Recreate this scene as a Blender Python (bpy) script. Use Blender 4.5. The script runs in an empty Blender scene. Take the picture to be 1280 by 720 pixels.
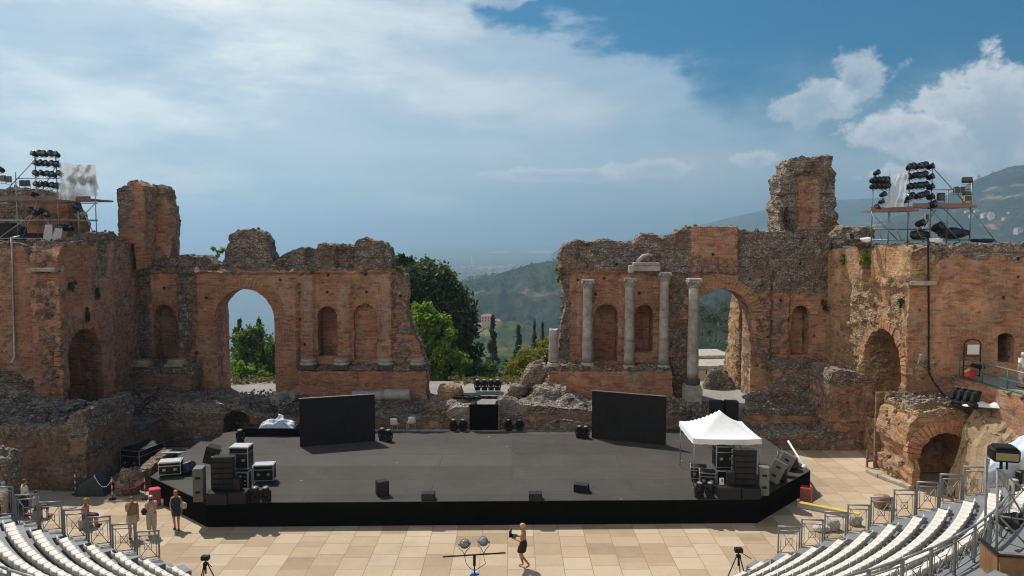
HAZE_D, SKY_S, SUN_E, EXPO = 2.4e-4, .15, 4.45, .05
import bpy, bmesh, math, random
import numpy as np
from mathutils import Vector, Matrix, noise, geometry
R = math.radians
random.seed(7)
rng = np.random.default_rng(7)
S = bpy.context.scene
COL = S.collection
# ------------------------------------------------------------------ survey of the photograph
CAMZ, PITCH, F = 12.4, R(4.0), 930.0
CP, SP = math.cos(PITCH), math.sin(PITCH)
def ray(px, py):
    a = (px - 640) / F; b = (360 - py) / F
    return Vector((a, CP + b * SP, -SP + b * CP))
def P(px, py, Y):
    d = ray(px, py); t = Y / d.y
    return Vector((d.x * t, Y, CAMZ + d.z * t))
def PX(px, py, X):
    d = ray(px, py); t = X / d.x
    return Vector((X, d.y * t, CAMZ + d.z * t))
def G(px, py, z):
    d = ray(px, py); t = (z - CAMZ) / d.z
    return Vector((d.x * t, d.y * t, z))
def proj(p):
    y = p[1] * CP - (p[2] - CAMZ) * SP
    w = (p[2] - CAMZ) * CP + p[1] * SP
    return 640 + F * p[0] / y, 360 - F * w / y
# ------------------------------------------------------------------ helpers
def tag(o, label=None, cat=None, group=None, kind=None):
    if label: o['label'] = label
    if cat: o['category'] = cat
    if group: o['group'] = group
    if kind: o['kind'] = kind
    return o
def thing(name, label, cat, loc=(0, 0, 0), rz=0.0, group=None):
    o = bpy.data.objects.new(name, None); COL.objects.link(o)
    o.empty_display_size = .2
    o.location = loc; o.rotation_euler = (0, 0, rz)
    return tag(o, label, cat, group)
def copy_tree(o, parent=None):
    c = o.copy(); COL.objects.link(c); c.parent = parent
    for ch in list(o.children): copy_tree(ch, c)
    return c
def dup(o, loc, rz=0.0, label=None, group=None, scale=None):
    c = copy_tree(o)
    c.location = loc; c.rotation_euler = (0, 0, rz)
    if label: c['label'] = label
    if group: c['group'] = group
    if scale: c.scale = (scale,) * 3
    return c
def frame_z(d):
    d = Vector(d).normalized()
    return d.to_track_quat('Z', 'Y').to_matrix()
class MB:
    def __init__(s): s.v = []; s.f = []; s.m = []; s.sm = []
    def add(s, vs, fs, mi=0, smooth=False, M=None):
        o = len(s.v)
        for v in vs:
            v = Vector(v)
            s.v.append(M @ v if M is not None else v)
        for f in fs:
            s.f.append([i + o for i in f]); s.m.append(mi); s.sm.append(smooth)
        return s
    def box(s, c, d, rz=0, mi=0, b=0.0, M=None):
        hx, hy, hz = d[0] / 2, d[1] / 2, d[2] / 2
        T = Matrix.Translation(Vector(c)) @ Matrix.Rotation(rz, 4, 'Z')
        if M is not None: T = M @ T
        if b <= 0:
            vs = [(x * hx, y * hy, z * hz) for z in (-1, 1) for y in (-1, 1) for x in (-1, 1)]
            fs = [(0, 2, 3, 1), (4, 5, 7, 6), (0, 1, 5, 4), (2, 6, 7, 3), (0, 4, 6, 2), (1, 3, 7, 5)]
            return s.add(vs, fs, mi, False, T)
        b = min(b, hx * .9, hy * .9, hz * .9)
        vs = []; ix = {}
        for sx in (-1, 1):
            for sy in (-1, 1):
                for sz in (-1, 1):
                    for k in range(3):
                        p = [sx * (hx - b), sy * (hy - b), sz * (hz - b)]
                        p[k] = (sx * hx, sy * hy, sz * hz)[k]
                        ix[(sx, sy, sz, k)] = len(vs); vs.append(p)
        fs = []
        for k, (i, j) in enumerate(((1, 2), (0, 2), (0, 1))):
            for sg in (-1, 1):
                q = []
                for (a, c2) in ((-1, -1), (1, -1), (1, 1), (-1, 1)):
                    t = [0, 0, 0]; t[k] = sg; t[i] = a; t[j] = c2
                    q.append(ix[(t[0], t[1], t[2], k)])
                fs.append(q)
            for a in (-1, 1):
                for c2 in (-1, 1):
                    t = [0, 0, 0]; t[i] = a; t[j] = c2
                    t1 = list(t); t1[k] = -1; t2 = list(t); t2[k] = 1
                    fs.append((ix[(*t1, i)], ix[(*t2, i)], ix[(*t2, j)], ix[(*t1, j)]))
        for sx in (-1, 1):
            for sy in (-1, 1):
                for sz in (-1, 1): fs.append([ix[(sx, sy, sz, k)] for k in range(3)])
        return s.add(vs, fs, mi, False, T)
    def tube(s, p, q, r, n=8, mi=0, r2=None, smooth=True, M=None):
        p, q = Vector(p), Vector(q)
        if (q - p).length < 1e-6: return s
        A = frame_z(q - p); r2 = r if r2 is None else r2
        vs = []
        for c, rr in ((p, r), (q, r2)):
            for i in range(n):
                a = 2 * math.pi * i / n
                vs.append(c + A @ Vector((math.cos(a) * rr, math.sin(a) * rr, 0)))
        fs = [(i, (i + 1) % n, n + (i + 1) % n, n + i) for i in range(n)]
        s.add(vs, fs, mi, smooth, M)
        s.add(vs, [list(range(n - 1, -1, -1)), list(range(n, 2 * n))], mi, False, M)
        return s
    def path(s, pts, r, n=6, mi=0, rads=None):
        pts = [Vector(p) for p in pts]; vs = []
        for k, p in enumerate(pts):
            d = pts[min(k + 1, len(pts) - 1)] - pts[max(k - 1, 0)]
            A = frame_z(d if d.length > 1e-6 else (0, 0, 1)); rr = rads[k] if rads else r
            for i in range(n):
                a = 2 * math.pi * i / n
                vs.append(p + A @ Vector((math.cos(a) * rr, math.sin(a) * rr, 0)))
        fs = []
        for k in range(len(pts) - 1):
            for i in range(n):
                fs.append((k * n + i, k * n + (i + 1) % n, (k + 1) * n + (i + 1) % n, (k + 1) * n + i))
        fs.append(list(range(n - 1, -1, -1))); e = (len(pts) - 1) * n
        fs.append([e + i for i in range(n)])
        return s.add(vs, fs, mi, True)
    def lathe(s, prof, n=16, mi=0, M=None, smooth=True):
        vs = []
        for r, z in prof:
            for i in range(n):
                a = 2 * math.pi * i / n
                vs.append((math.cos(a) * max(r, 1e-4), math.sin(a) * max(r, 1e-4), z))
        fs = []
        for k in range(len(prof) - 1):
            for i in range(n):
                fs.append((k * n + i, k * n + (i + 1) % n, (k + 1) * n + (i + 1) % n, (k + 1) * n + i))
        s.add(vs, fs, mi, smooth, M)
        e = (len(prof) - 1) * n
        return s.add([vs[i] for i in range(n)] + [vs[e + i] for i in range(n)], [list(range(n - 1, -1, -1)), [n + i for i in range(n)]], mi, False, M)
    def ball(s, c, r, n=10, m=7, mi=0, M=None):
        r = (r, r, r) if isinstance(r, (int, float)) else r
        prof = [(math.sin(math.pi * k / m), -math.cos(math.pi * k / m)) for k in range(m + 1)]
        T = Matrix.Translation(Vector(c)) @ Matrix.Diagonal((r[0], r[1], r[2], 1))
        return s.lathe(prof, n, mi, M @ T if M is not None else T)
    def prism(s, poly, z0, z1, mi=0, mside=None):
        n = len(poly)
        vs = [(x, y, z0) for x, y in poly] + [(x, y, z1) for x, y in poly]
        s.add(vs, [list(range(n - 1, -1, -1)), list(range(n, 2 * n))], mi)
        return s.add(vs, [(i, (i + 1) % n, n + (i + 1) % n, n + i) for i in range(n)], mi if mside is None else mside)
    def build(s, name, mats, parent=None, recalc=True):
        me = bpy.data.meshes.new(name)
        me.from_pydata([tuple(v) for v in s.v], [], s.f)
        if not isinstance(mats, (list, tuple)): mats = [mats]
        for m in mats: me.materials.append(m)
        if len(mats) > 1: me.polygons.foreach_set('material_index', s.m)
        me.polygons.foreach_set('use_smooth', s.sm)
        if recalc:
            bm = bmesh.new(); bm.from_mesh(me)
            bmesh.ops.remove_doubles(bm, verts=bm.verts, dist=1e-5)
            bmesh.ops.recalc_face_normals(bm, faces=bm.faces)
            bm.to_mesh(me); bm.free()
        me.update()
        o = bpy.data.objects.new(name, me); COL.objects.link(o)
        if parent: o.parent = parent
        return o
ORD = 'first second third fourth fifth sixth seventh eighth ninth tenth eleventh twelfth thirteenth fourteenth fifteenth sixteenth seventeenth eighteenth nineteenth twentieth'.split()
ORD += ['twenty-' + k for k in ORD[:9]] + ['thirtieth']
# ------------------------------------------------------------------ materials
class NB:
    def __init__(s, nt): s.nt = nt
    def n(s, t, ins=None, **at):
        nd = s.nt.nodes.new('ShaderNode' + t)
        for k, v in at.items(): setattr(nd, k, v)
        for k, v in (ins or {}).items():
            sk = nd.inputs[k]
            if hasattr(v, 'is_output'): s.nt.links.new(v, sk)
            elif hasattr(v, 'outputs'): s.nt.links.new(v.outputs[0], sk)
            else:
                if isinstance(v, tuple) and len(v) == 3 and sk.type == 'RGBA': v = (*v, 1)
                sk.default_value = v
        return nd
    def math(s, op, a, b=0.0, clamp=False):
        return s.n('Math', {0: a, 1: b}, operation=op, use_clamp=clamp).outputs[0]
    def mix(s, f, a, b, blend='MIX'):
        nd = s.nt.nodes.new('ShaderNodeMix'); nd.data_type = 'RGBA'; nd.blend_type = blend
        for i, v in ((0, f), (6, a), (7, b)):
            if hasattr(v, 'is_output'): s.nt.links.new(v, nd.inputs[i])
            else: nd.inputs[i].default_value = (*v, 1) if isinstance(v, tuple) and len(v) == 3 else v
        return nd.outputs[2]
    def step(s, x, lo, hi):
        return s.n('MapRange', {0: x, 1: lo, 2: hi, 3: 0.0, 4: 1.0}, interpolation_type='SMOOTHSTEP').outputs[0]
    def noise(s, vec, scale, detail=4.0, rough=.55, dist=0.0):
        return s.n('TexNoise', {'Vector': vec, 'Scale': scale, 'Detail': detail, 'Roughness': rough, 'Distortion': dist}).outputs[0]
    def ramp(s, f, stops):
        nd = s.n('ValToRGB', {0: f}); cr = nd.color_ramp
        while len(cr.elements) < len(stops): cr.elements.new(.5)
        for e, (p, c) in zip(cr.elements, stops): e.position = p; e.color = (*c, 1)
        return nd.outputs[0]
def newmat(name):
    m = bpy.data.materials.new(name); m.use_nodes = True
    nt = m.node_tree
    return m, NB(nt), nt.nodes['Principled BSDF']
def link(b, sock, pr, key): b.nt.links.new(sock, pr.inputs[key])
def pm(name, col, rough=.6, metal=0.0, var=.18, scale=3.0, bump=0.0, bscale=20.0, spec=.5):
    m, b, pr = newmat(name)
    pos = b.n('TexCoord').outputs['Object']
    f = b.noise(pos, scale, 5.0, .6)
    lo = tuple(c * (1 - var) for c in col); hi = tuple(min(1, c * (1 + var)) for c in col)
    link(b, b.ramp(f, [(.3, lo), (.7, hi)]), pr, 'Base Color')
    pr.inputs['Roughness'].default_value = rough; pr.inputs['Metallic'].default_value = metal
    pr.inputs['Specular IOR Level'].default_value = spec
    if bump:
        bn = b.n('Bump', {'Height': b.noise(pos, bscale, 4.0), 'Strength': bump, 'Distance': .02})
        link(b, bn.outputs[0], pr, 'Normal')
    return m
def masonry(name, c1, c2, mort, stone=((.11, .09, .075), (.34, .28, .235), (.68, .60, .52)), seed=0.0, dark=.5):
    m, b, pr = newmat(name)
    pos = b.n('NewGeometry').outputs['Position']
    pos = b.n('VectorMath', {0: pos, 1: (seed, seed * .7, 0)}, operation='ADD').outputs[0]
    xyz = b.n('SeparateXYZ', {0: pos})
    n2 = b.noise(pos, 2.6, 7.0, .65)
    n1 = b.noise(pos, .42, 4.0, .6)
    u = b.math('ADD', xyz.outputs[0], xyz.outputs[1])
    zz = b.math('ADD', xyz.outputs[2], b.math('MULTIPLY', n1, .12))
    vec = b.n('CombineXYZ', {0: u, 1: zz, 2: 0.0}).outputs[0]
    br = b.n('TexBrick', {'Vector': vec, 'Color1': c1, 'Color2': c2, 'Mortar': mort, 'Scale': 1.0, 'Mortar Size': .012, 'Mortar Smooth': .4, 'Bias': 0.0, 'Brick Width': .36, 'Row Height': .1}, offset=.5)
    streak = b.noise(b.n('CombineXYZ', {0: b.math('MULTIPLY', u, .5), 1: b.math('MULTIPLY', zz, 5.0), 2: 0.0}).outputs[0], 1.6, 5.0, .6)
    cb = b.mix(b.step(streak, .32, .72), b.mix(.55, br.outputs[0], (.42, .42, .42), 'MULTIPLY'), br.outputs[0])
    cb = b.mix(b.math('MULTIPLY', b.step(n1, .45, .7), .75), cb, tuple(min(1, k * w) for k, w in zip(c1, (1.25, 1.55, 1.7))))
    cb = b.mix(b.math('MULTIPLY', b.step(b.noise(pos, .9, 6.0, .65, .6), .52, .66), .65), cb, (.47, .37, .29))
    cb = b.mix(b.math('MULTIPLY', b.step(b.noise(pos, 1.3, 6.0, .72, .4), .52, .66), .65), cb, (.2, .125, .085))
    cb = b.mix(b.math('MULTIPLY', b.step(b.noise(pos, .55, 5.0, .7, .5), .5, .62), .5), cb, (.34, .235, .16))
    vs_ = b.n('TexVoronoi', {'Vector': b.n('CombineXYZ', {0: b.math('MULTIPLY', u, 2.6), 1: b.math('MULTIPLY', zz, 7.0), 2: 0.0}).outputs[0], 'Scale': 1.0})
    cb = b.mix(b.math('MULTIPLY', b.step(b.n('SeparateColor', {0: vs_.outputs['Color']}).outputs[0], .86, .93), .55), cb, (.46, .37, .28))
    cb = b.mix(b.math('MULTIPLY', b.step(b.n('SeparateColor', {0: vs_.outputs['Color']}).outputs[1], .9, .95), .45), cb, (.13, .075, .05))
    # rubble core: stones set in pale mortar
    vo = b.n('TexVoronoi', {'Vector': b.n('VectorMath', {0: pos, 1: (1, 1, 1.35)}, operation='MULTIPLY').outputs[0], 'Scale': 7.5, 'Randomness': 1.0})
    vo2 = b.n('TexVoronoi', {'Vector': pos, 'Scale': 2.9, 'Randomness': 1.0})
    sc1 = b.n('SeparateColor', {0: vo.outputs['Color']}); sc2 = b.n('SeparateColor', {0: vo2.outputs['Color']})
    n3 = b.noise(pos, 5.5, 6.0, .7)
    mort_ = b.ramp(b.math('ADD', b.math('MULTIPLY', n2, .5), b.math('MULTIPLY', n3, .5)), [(.34, tuple(.38 * k for k in stone[1])), (.5, tuple(.75 * k for k in stone[1])), (.68, tuple(1.05 * k for k in stone[1]))])
    cs = b.mix(b.math('MULTIPLY', b.math('MULTIPLY', b.step(sc1.outputs[0], .42, .5), b.step(vo.outputs['Distance'], .56, .40)), .85), mort_, b.ramp(sc1.outputs[1], [(.1, stone[1]), (.45, tuple(.5 * (k + j) for k, j in zip(stone[1], stone[2]))), (.85, stone[2])]))
    big = b.math('MULTIPLY', b.step(sc2.outputs[1], .55, .6), b.step(vo2.outputs['Distance'], .47, .36))
    cs = b.mix(b.math('MULTIPLY', big, .75), cs, b.mix(.35, b.ramp(sc2.outputs[0], [(.1, stone[1]), (.9, stone[2])]), mort_))
    crk = b.math('FRACT', b.math('ADD', b.math('MULTIPLY', xyz.outputs[2], 1.7), b.math('MULTIPLY', n1, 1.6)))
    cs = b.mix(b.math('MULTIPLY', b.math('MULTIPLY', b.step(b.math('ABSOLUTE', b.math('SUBTRACT', crk, .5)), .07, .02), b.step(n3, .4, .55)), .7), cs, (.05, .042, .035))
    cs = b.mix(b.math('MULTIPLY', b.step(n1, .48, .66), .6), cs, (.31, .18, .11))
    cs = b.mix(.85, cs, b.ramp(b.noise(pos, 1.4, 6.0, .7), [(.33, (.42, .39, .36)), (.6, (1.0, 1.0, 1.0))]), 'MULTIPLY')
    at = b.n('Attribute', attribute_name='rub').outputs['Fac']
    rm = b.step(b.math('ADD', at, b.math('ADD', b.math('MULTIPLY', b.math('SUBTRACT', n2, .5), 2.0), b.math('MULTIPLY', b.math('SUBTRACT', n1, .5), 1.1))), .34, .66)
    col = b.mix(rm, cb, cs)
    ap = b.n('Attribute', attribute_name='pale').outputs['Fac']
    pmk = b.step(b.math('ADD', ap, b.math('MULTIPLY', b.math('SUBTRACT', b.noise(pos, 5.0, 5.0, .7), .5), 2.0)), .55, .9)
    col = b.mix(b.math('MULTIPLY', pmk, .75), col, (.43, .39, .335))
    # damp and lichen stains that run down the face
    drip = b.noise(b.n('CombineXYZ', {0: b.math('MULTIPLY', u, 1.3), 1: b.math('MULTIPLY', xyz.outputs[2], .28), 2: xyz.outputs[1]}).outputs[0], 1.0, 6.0, .7)
    col = b.mix(b.math('MULTIPLY', b.step(drip, .53, .72), dark), col, (.055, .045, .035))
    fine = b.noise(pos, 11.0, 5.0, .7)
    col = b.mix(.6, col, b.ramp(fine, [(.3, (.5, .48, .46)), (.6, (1.0, 1.0, 1.0))]), 'MULTIPLY')
    link(b, col, pr, 'Base Color')
    pr.inputs['Roughness'].default_value = .95; pr.inputs['Specular IOR Level'].default_value = .15
    hs = b.math('SUBTRACT', 1.0, vo.outputs['Distance'])
    hb = b.math('ADD', b.math('MULTIPLY', br.outputs['Fac'], -.35), b.math('MULTIPLY', fine, .5))
    h = b.math('ADD', b.math('MULTIPLY', rm, b.math('MULTIPLY', hs, .9)), hb)
    h = b.math('ADD', h, b.math('MULTIPLY', n2, .8))
    link(b, b.n('Bump', {'Height': h, 'Strength': 1.0, 'Distance': .1}).outputs[0], pr, 'Normal')
    return m
M = {}
M['brick'] = masonry('weathered_brick', (.67, .315, .172), (.46, .195, .11), (.6, .43, .3), dark=.45)
M['brick_red'] = masonry('red_brick', (.69, .295, .168), (.49, .19, .108), (.6, .41, .28), seed=31.0, dark=.5)
M['brick_tan'] = masonry('sunburnt_brick', (.68, .37, .18), (.54, .27, .13), (.6, .42, .26), ((.36, .24, .14), (.58, .41, .25), (.70, .55, .38)), seed=77.0, dark=.25)
M['rubble'] = masonry('rubble_masonry', (.40, .235, .15), (.30, .165, .105), (.42, .32, .24), ((.12, .1, .085), (.36, .31, .26), (.72, .66, .58)), seed=13.0, dark=.45)
M['voussoir'] = masonry('arch_brick', (.74, .34, .17), (.56, .24, .12), (.5, .34, .22), seed=51.0, dark=.05)
M['marble'] = pm('grey_marble', (.30, .28, .25), .7, var=.4, scale=2.2, bump=.3, bscale=14)
M['darkstone'] = pm('dark_stone', (.06, .055, .05), .8, var=.3)
M['limestone'] = pm('limestone_block', (.36, .31, .25), .9, var=.35, scale=2.5, bump=.5, bscale=9)
M['black'] = pm('black_cloth', (.004, .004, .004), .95, var=.2, spec=.05)
M['blackmetal'] = pm('black_metal', (.009, .009, .01), .5, var=.2, spec=.3)
M['plastic'] = pm('black_plastic', (.010, .010, .011), .6, var=.25, spec=.25)
M['case'] = pm('black_case_panel', (.013, .013, .013), .5, var=.3, spec=.3)
M['alu'] = pm('aluminium_edge', (.5, .5, .5), .4, .8, var=.12)
M['greycab'] = pm('grey_cabinet', (.13, .135, .13), .55, var=.15)
M['olive'] = pm('olive_grey_cabinet', (.17, .175, .15), .6, var=.15)
M['grille'] = pm('dark_grille', (.014, .014, .014), .75, var=.5, scale=60)
M['lid'] = pm('pale_grey_lid', (.45, .45, .46), .5, var=.1)
M['steel'] = pm('galvanised_steel', (.32, .33, .34), .45, .7, var=.2)
M['rail'] = pm('grey_painted_rail', (.27, .275, .285), .5, .3, var=.15)
M['scaf'] = pm('scaffold_tube', (.2, .21, .22), .5, .6, var=.25)
M['seat'] = pm('white_seat_plastic', (.66, .61, .54), .55, var=.08, scale=1.2)
M['deckgrey'] = pm('grey_step_panel', (.19, .2, .2), .7, var=.15, scale=1.5)
M['white'] = pm('white_fabric', (.8, .8, .8), .75, var=.04)
M['plank'] = pm('scaffold_plank', (.2, .13, .1), .8, var=.3)
M['wood'] = pm('brown_plywood', (.25, .13, .055), .6, var=.25, scale=1.2)
M['red'] = pm('red_paint', (.55, .03, .04), .5, var=.1)
M['blue'] = pm('blue_plastic', (.02, .12, .5), .5, var=.1)
M['yellow'] = pm('yellow_paint', (.65, .48, .1), .5, var=.1)
M['green'] = pm('green_tag', (.03, .45, .15), .6, var=.1)
M['greenpaint'] = pm('green_painted_rail', (.02, .14, .1), .5, var=.15)
M['darkgreen'] = pm('dark_green_canvas', (.045, .06, .05), .85, var=.25)
M['lens'] = pm('lamp_glass', (.25, .26, .27), .08, var=.1, spec=1.0)
M['amber'] = pm('lamp_reflector', (.22, .19, .1), .25, .4, var=.1)
M['navy'] = pm('navy_bag', (.012, .014, .022), .45, var=.4, scale=9, bump=.6, bscale=9)
M['bluegrey'] = pm('blue_white_sheet', (.5, .56, .66), .5, var=.2, scale=6)
M['cushion'] = pm('pale_stone_panel', (.5, .48, .44), .8, var=.1)
M['winglass'] = pm('window_glass', (.03, .04, .05), .15, var=.1)
M['roof'] = pm('terracotta_roof', (.33, .15, .09), .9, var=.25, scale=1.0)
M['stucco'] = pm('ochre_stucco', (.5, .36, .22), .9, var=.12, scale=.5)
M['stuccow'] = pm('white_stucco', (.62, .58, .52), .9, var=.1, scale=.5)
M['stuccop'] = pm('pink_stucco', (.52, .33, .28), .9, var=.12, scale=.5)
M['bark'] = pm('tree_bark', (.1, .07, .045), .95, var=.4, scale=4, bump=.6)
# translucent film
m, b, pr = newmat('clear_plastic_film')
pr.inputs['Base Color'].default_value = (.72, .75, .76, 1); pr.inputs['Roughness'].default_value = .35
tr = b.n('BsdfTransparent', {0: (.9, .92, .93, 1)})
tl = b.n('BsdfTranslucent', {0: (.8, .82, .84, 1)})
mx1 = b.n('MixShader', {0: .5, 1: pr.outputs[0], 2: tl.outputs[0]})
fac = b.math('MULTIPLY', b.step(b.noise(b.n('NewGeometry').outputs['Position'], 1.8, 4.0), .25, .75), .6)
mx = b.n('MixShader', {0: fac, 1: mx1.outputs[0], 2: tr.outputs[0]})
b.nt.links.new(mx.outputs[0], b.nt.nodes['Material Output'].inputs[0]); M['film'] = m
# stage floor: dark vinyl strips
m, b, pr = newmat('stage_vinyl')
pos = b.n('NewGeometry').outputs['Position']; xyz = b.n('SeparateXYZ', {0: pos})
br = b.n('TexBrick', {'Vector': pos, 'Color1': (0.0, 0.0, 0.0), 'Color2': (1.0, 1.0, 1.0), 'Mortar': (.15, .15, .15), 'Scale': 1.0, 'Mortar Size': .012, 'Brick Width': 60.0, 'Row Height': 2.0}, offset=0.0)
f = b.math('ADD', b.math('MULTIPLY', b.n('SeparateColor', {0: br.outputs[0]}).outputs[0], .3), b.math('MULTIPLY', b.noise(pos, .5, 6.0, .65), .7))
c = b.ramp(f, [(.2, (.046, .039, .034)), (.55, (.075, .066, .058)), (.9, (.102, .09, .08))])
sc = b.noise(b.n('VectorMath', {0: pos, 1: (.6, 6.0, 1)}, operation='MULTIPLY').outputs[0], 1.1, 6.0, .7)
c = b.mix(b.math('MULTIPLY', b.step(sc, .55, .75), .45), c, (.14, .128, .115))
br2 = b.n('TexBrick', {'Vector': pos, 'Color1': (0.0, 0.0, 0.0), 'Color2': (0.0, 0.0, 0.0), 'Mortar': (1.0, 1.0, 1.0), 'Scale': 1.0, 'Mortar Size': .02, 'Brick Width': 9.0, 'Row Height': 2.0}, offset=.4)
c = b.mix(b.math('MULTIPLY', b.n('SeparateColor', {0: br2.outputs[0]}).outputs[0], .6), c, (.03, .026, .023))
sp_ = b.n('TexVoronoi', {'Vector': pos, 'Scale': .9})
c = b.mix(b.step(sp_.outputs['Distance'], .045, .03), c, (.4, .38, .35))
link(b, c, pr, 'Base Color'); pr.inputs['Roughness'].default_value = .8; pr.inputs['Specular IOR Level'].default_value = .2; M['stage'] = m
# orchestra paving
m, b, pr = newmat('orchestra_paving')
pos = b.n('NewGeometry').outputs['Position']
xy_ = b.n('SeparateXYZ', {0: pos})
wp = b.n('CombineXYZ', {0: b.math('ADD', xy_.outputs[1], .31), 1: b.math('ADD', xy_.outputs[0], .17), 2: 0.0}).outputs[0]
def slab(w, h, off):
    return b.n('TexBrick', {'Vector': wp, 'Color1': (0.0, 0.0, 0.0), 'Color2': (1.0, 1.0, 1.0), 'Mortar': (.5, .5, .5), 'Scale': 1.0, 'Mortar Size': .014, 'Mortar Smooth': .2, 'Brick Width': w, 'Row Height': h}, offset=off, offset_frequency=2)
b1 = slab(1.02, 1.06, .28); v1 = b.n('SeparateColor', {0: b1.outputs[0]}).outputs[0]
b2 = slab(2.04, 2.12, .37); v2 = b.n('SeparateColor', {0: b2.outputs[0]}).outputs[0]
f = b.math('ADD', b.math('ADD', b.math('MULTIPLY', v1, .6), b.math('MULTIPLY', v2, .18)), b.math('MULTIPLY', b.noise(pos, 1.3, 6.0, .65), .3))
c = b.ramp(f, [(.12, (.27, .195, .125)), (.28, (.38, .275, .175)), (.42, (.445, .33, .215)), (.6, (.475, .36, .24)), (.9, (.54, .43, .305))])
st = b.noise(b.n('VectorMath', {0: pos, 1: (.5, 2.2, 1)}, operation='MULTIPLY').outputs[0], 1.7, 7.0, .7)
c = b.mix(b.math('MULTIPLY', b.step(st, .55, .72), .4), c, (.38, .27, .155))
c = b.mix(b.math('MULTIPLY', b.step(b.noise(pos, .35, 5.0, .6), .5, .72), .45), c, (.36, .28, .2))
c = b.mix(b.math('MULTIPLY', b.step(b.noise(pos, 5.0, 6.0, .7), .6, .72), .4), c, (.27, .2, .13))
c = b.mix(b.math('MULTIPLY', b1.outputs['Fac'], .65), c, (.17, .125, .08))
link(b, c, pr, 'Base Color'); pr.inputs['Roughness'].default_value = .85; pr.inputs['Specular IOR Level'].default_value = .2
link(b, b.n('Bump', {'Height': b.math('ADD', b.math('MULTIPLY', b1.outputs['Fac'], -1.0), b.math('MULTIPLY', b.noise(pos, 14.0, 4.0), .25)), 'Strength': .5, 'Distance': .02}).outputs[0], pr, 'Normal')
M['paving'] = m
# dry earth / terrace
def earth(name, a, c2, d, sc=1.0):
    m, b, pr = newmat(name)
    pos = b.n('NewGeometry').outputs['Position']
    f = b.math('ADD', b.math('MULTIPLY', b.noise(pos, .8 * sc, 6.0, .65), .6), b.math('MULTIPLY', b.noise(pos, 7.0 * sc, 5.0, .7), .4))
    link(b, b.ramp(f, [(.3, a), (.5, c2), (.7, d)]), pr, 'Base Color')
    pr.inputs['Roughness'].default_value = .95; pr.inputs['Specular IOR Level'].default_value = .1
    link(b, b.n('Bump', {'Height': b.noise(pos, 6.0 * sc, 6.0, .7), 'Strength': .8, 'Distance': .08}).outputs[0], pr, 'Normal')
    return m
M['earth'] = earth('dry_earth', (.22, .15, .09), (.33, .24, .15), (.43, .33, .22))
M['terrace'] = earth('grey_gravel', (.2, .18, .16), (.29, .27, .245), (.38, .35, .31), .6)
def landmat(name, cols, sc, pale=None, pth=(.56, .66)):
    m, b, pr = newmat(name)
    pos = b.n('NewGeometry').outputs['Position']
    f = b.math('ADD', b.math('MULTIPLY', b.noise(pos, .006 * sc, 6.0, .6), .55), b.math('MULTIPLY', b.noise(pos, .05 * sc, 5.0, .7), .45))
    c = b.ramp(f, [(.34, cols[0]), (.5, cols[1]), (.64, cols[2])])
    if pale:
        st = b.noise(b.n('VectorMath', {0: pos, 1: (.6, 1.0, 3.0)}, operation='MULTIPLY').outputs[0], .006 * sc, 5.0, .6, .4)
        c = b.mix(b.math('MULTIPLY', b.step(st, *pth), .85), c, pale)
    vo = b.n('TexVoronoi', {'Vector': pos, 'Scale': .06 * sc})
    c = b.mix(.55, c, b.ramp(vo.outputs['Distance'], [(.0, (.3, .33, .3)), (.6, (1.0, 1.0, 1.0))]), 'MULTIPLY')
    link(b, c, pr, 'Base Color'); pr.inputs['Roughness'].default_value = 1.0; pr.inputs['Specular IOR Level'].default_value = .05
    return m
M['hill'] = landmat('scrub_hillside', ((.008, .018, .012), (.024, .036, .022), (.075, .075, .05)), 1.0, (.28, .21, .13), (.6, .68))
M['hillgreen'] = landmat('grassy_hillside', ((.015, .028, .014), (.05, .065, .03), (.13, .12, .06)), 2.5, (.2, .18, .1))
M['plain'] = landmat('coastal_plain', ((.03, .05, .025), (.07, .085, .045), (.13, .13, .08)), .16, (.3, .27, .22), (.6, .68))
m, b, pr = newmat('sea_water')
pos = b.n('NewGeometry').outputs['Position']
link(b, b.ramp(b.noise(pos, .0012, 4.0), [(.3, (.012, .05, .085)), (.7, (.018, .07, .11))]), pr, 'Base Color')
pr.inputs['Roughness'].default_value = .28
link(b, b.n('Bump', {'Height': b.noise(pos, .08, 4.0), 'Strength': .3, 'Distance': 1.0}).outputs[0], pr, 'Normal'); M['sea'] = m
def leafmat(name, a, c2, d):
    m, b, pr = newmat(name)
    rnd = b.n('NewGeometry').outputs['Random Per Island']
    pos = b.n('NewGeometry').outputs['Position']
    f = b.math('ADD', b.math('MULTIPLY', rnd, .55), b.math('MULTIPLY', b.noise(pos, .8, 3.0), .45))
    c = b.ramp(f, [(.2, a), (.5, c2), (.8, d)])
    link(b, c, pr, 'Base Color'); pr.inputs['Roughness'].default_value = .6; pr.inputs['Specular IOR Level'].default_value = .3
    tl = b.n('BsdfTranslucent', {0: c})
    mx = b.n('MixShader', {0: .4, 1: pr.outputs[0], 2: tl.outputs[0]})
    b.nt.links.new(mx.outputs[0], b.nt.nodes['Material Output'].inputs[0])
    return m
M['leafdark'] = leafmat('dark_leaves', (.022, .045, .016), (.055, .095, .028), (.13, .18, .055))
M['leafbright'] = leafmat('bright_leaves', (.09, .19, .02), (.2, .34, .035), (.33, .46, .06))
M['leafyellow'] = leafmat('yellow_green_leaves', (.13, .15, .02), (.23, .23, .03), (.34, .3, .05))
M['leafconif'] = leafmat('conifer_needles', (.045, .09, .02), (.1, .18, .03), (.17, .26, .05))
M['leafblue'] = leafmat('haze_tinted_needles', (.025, .045, .03), (.045, .07, .04), (.07, .095, .05))  # distance haze put into the needle colour as a blue tint
M['leafpine'] = leafmat('pine_needles', (.045, .075, .03), (.09, .12, .05), (.14, .16, .065))
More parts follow.
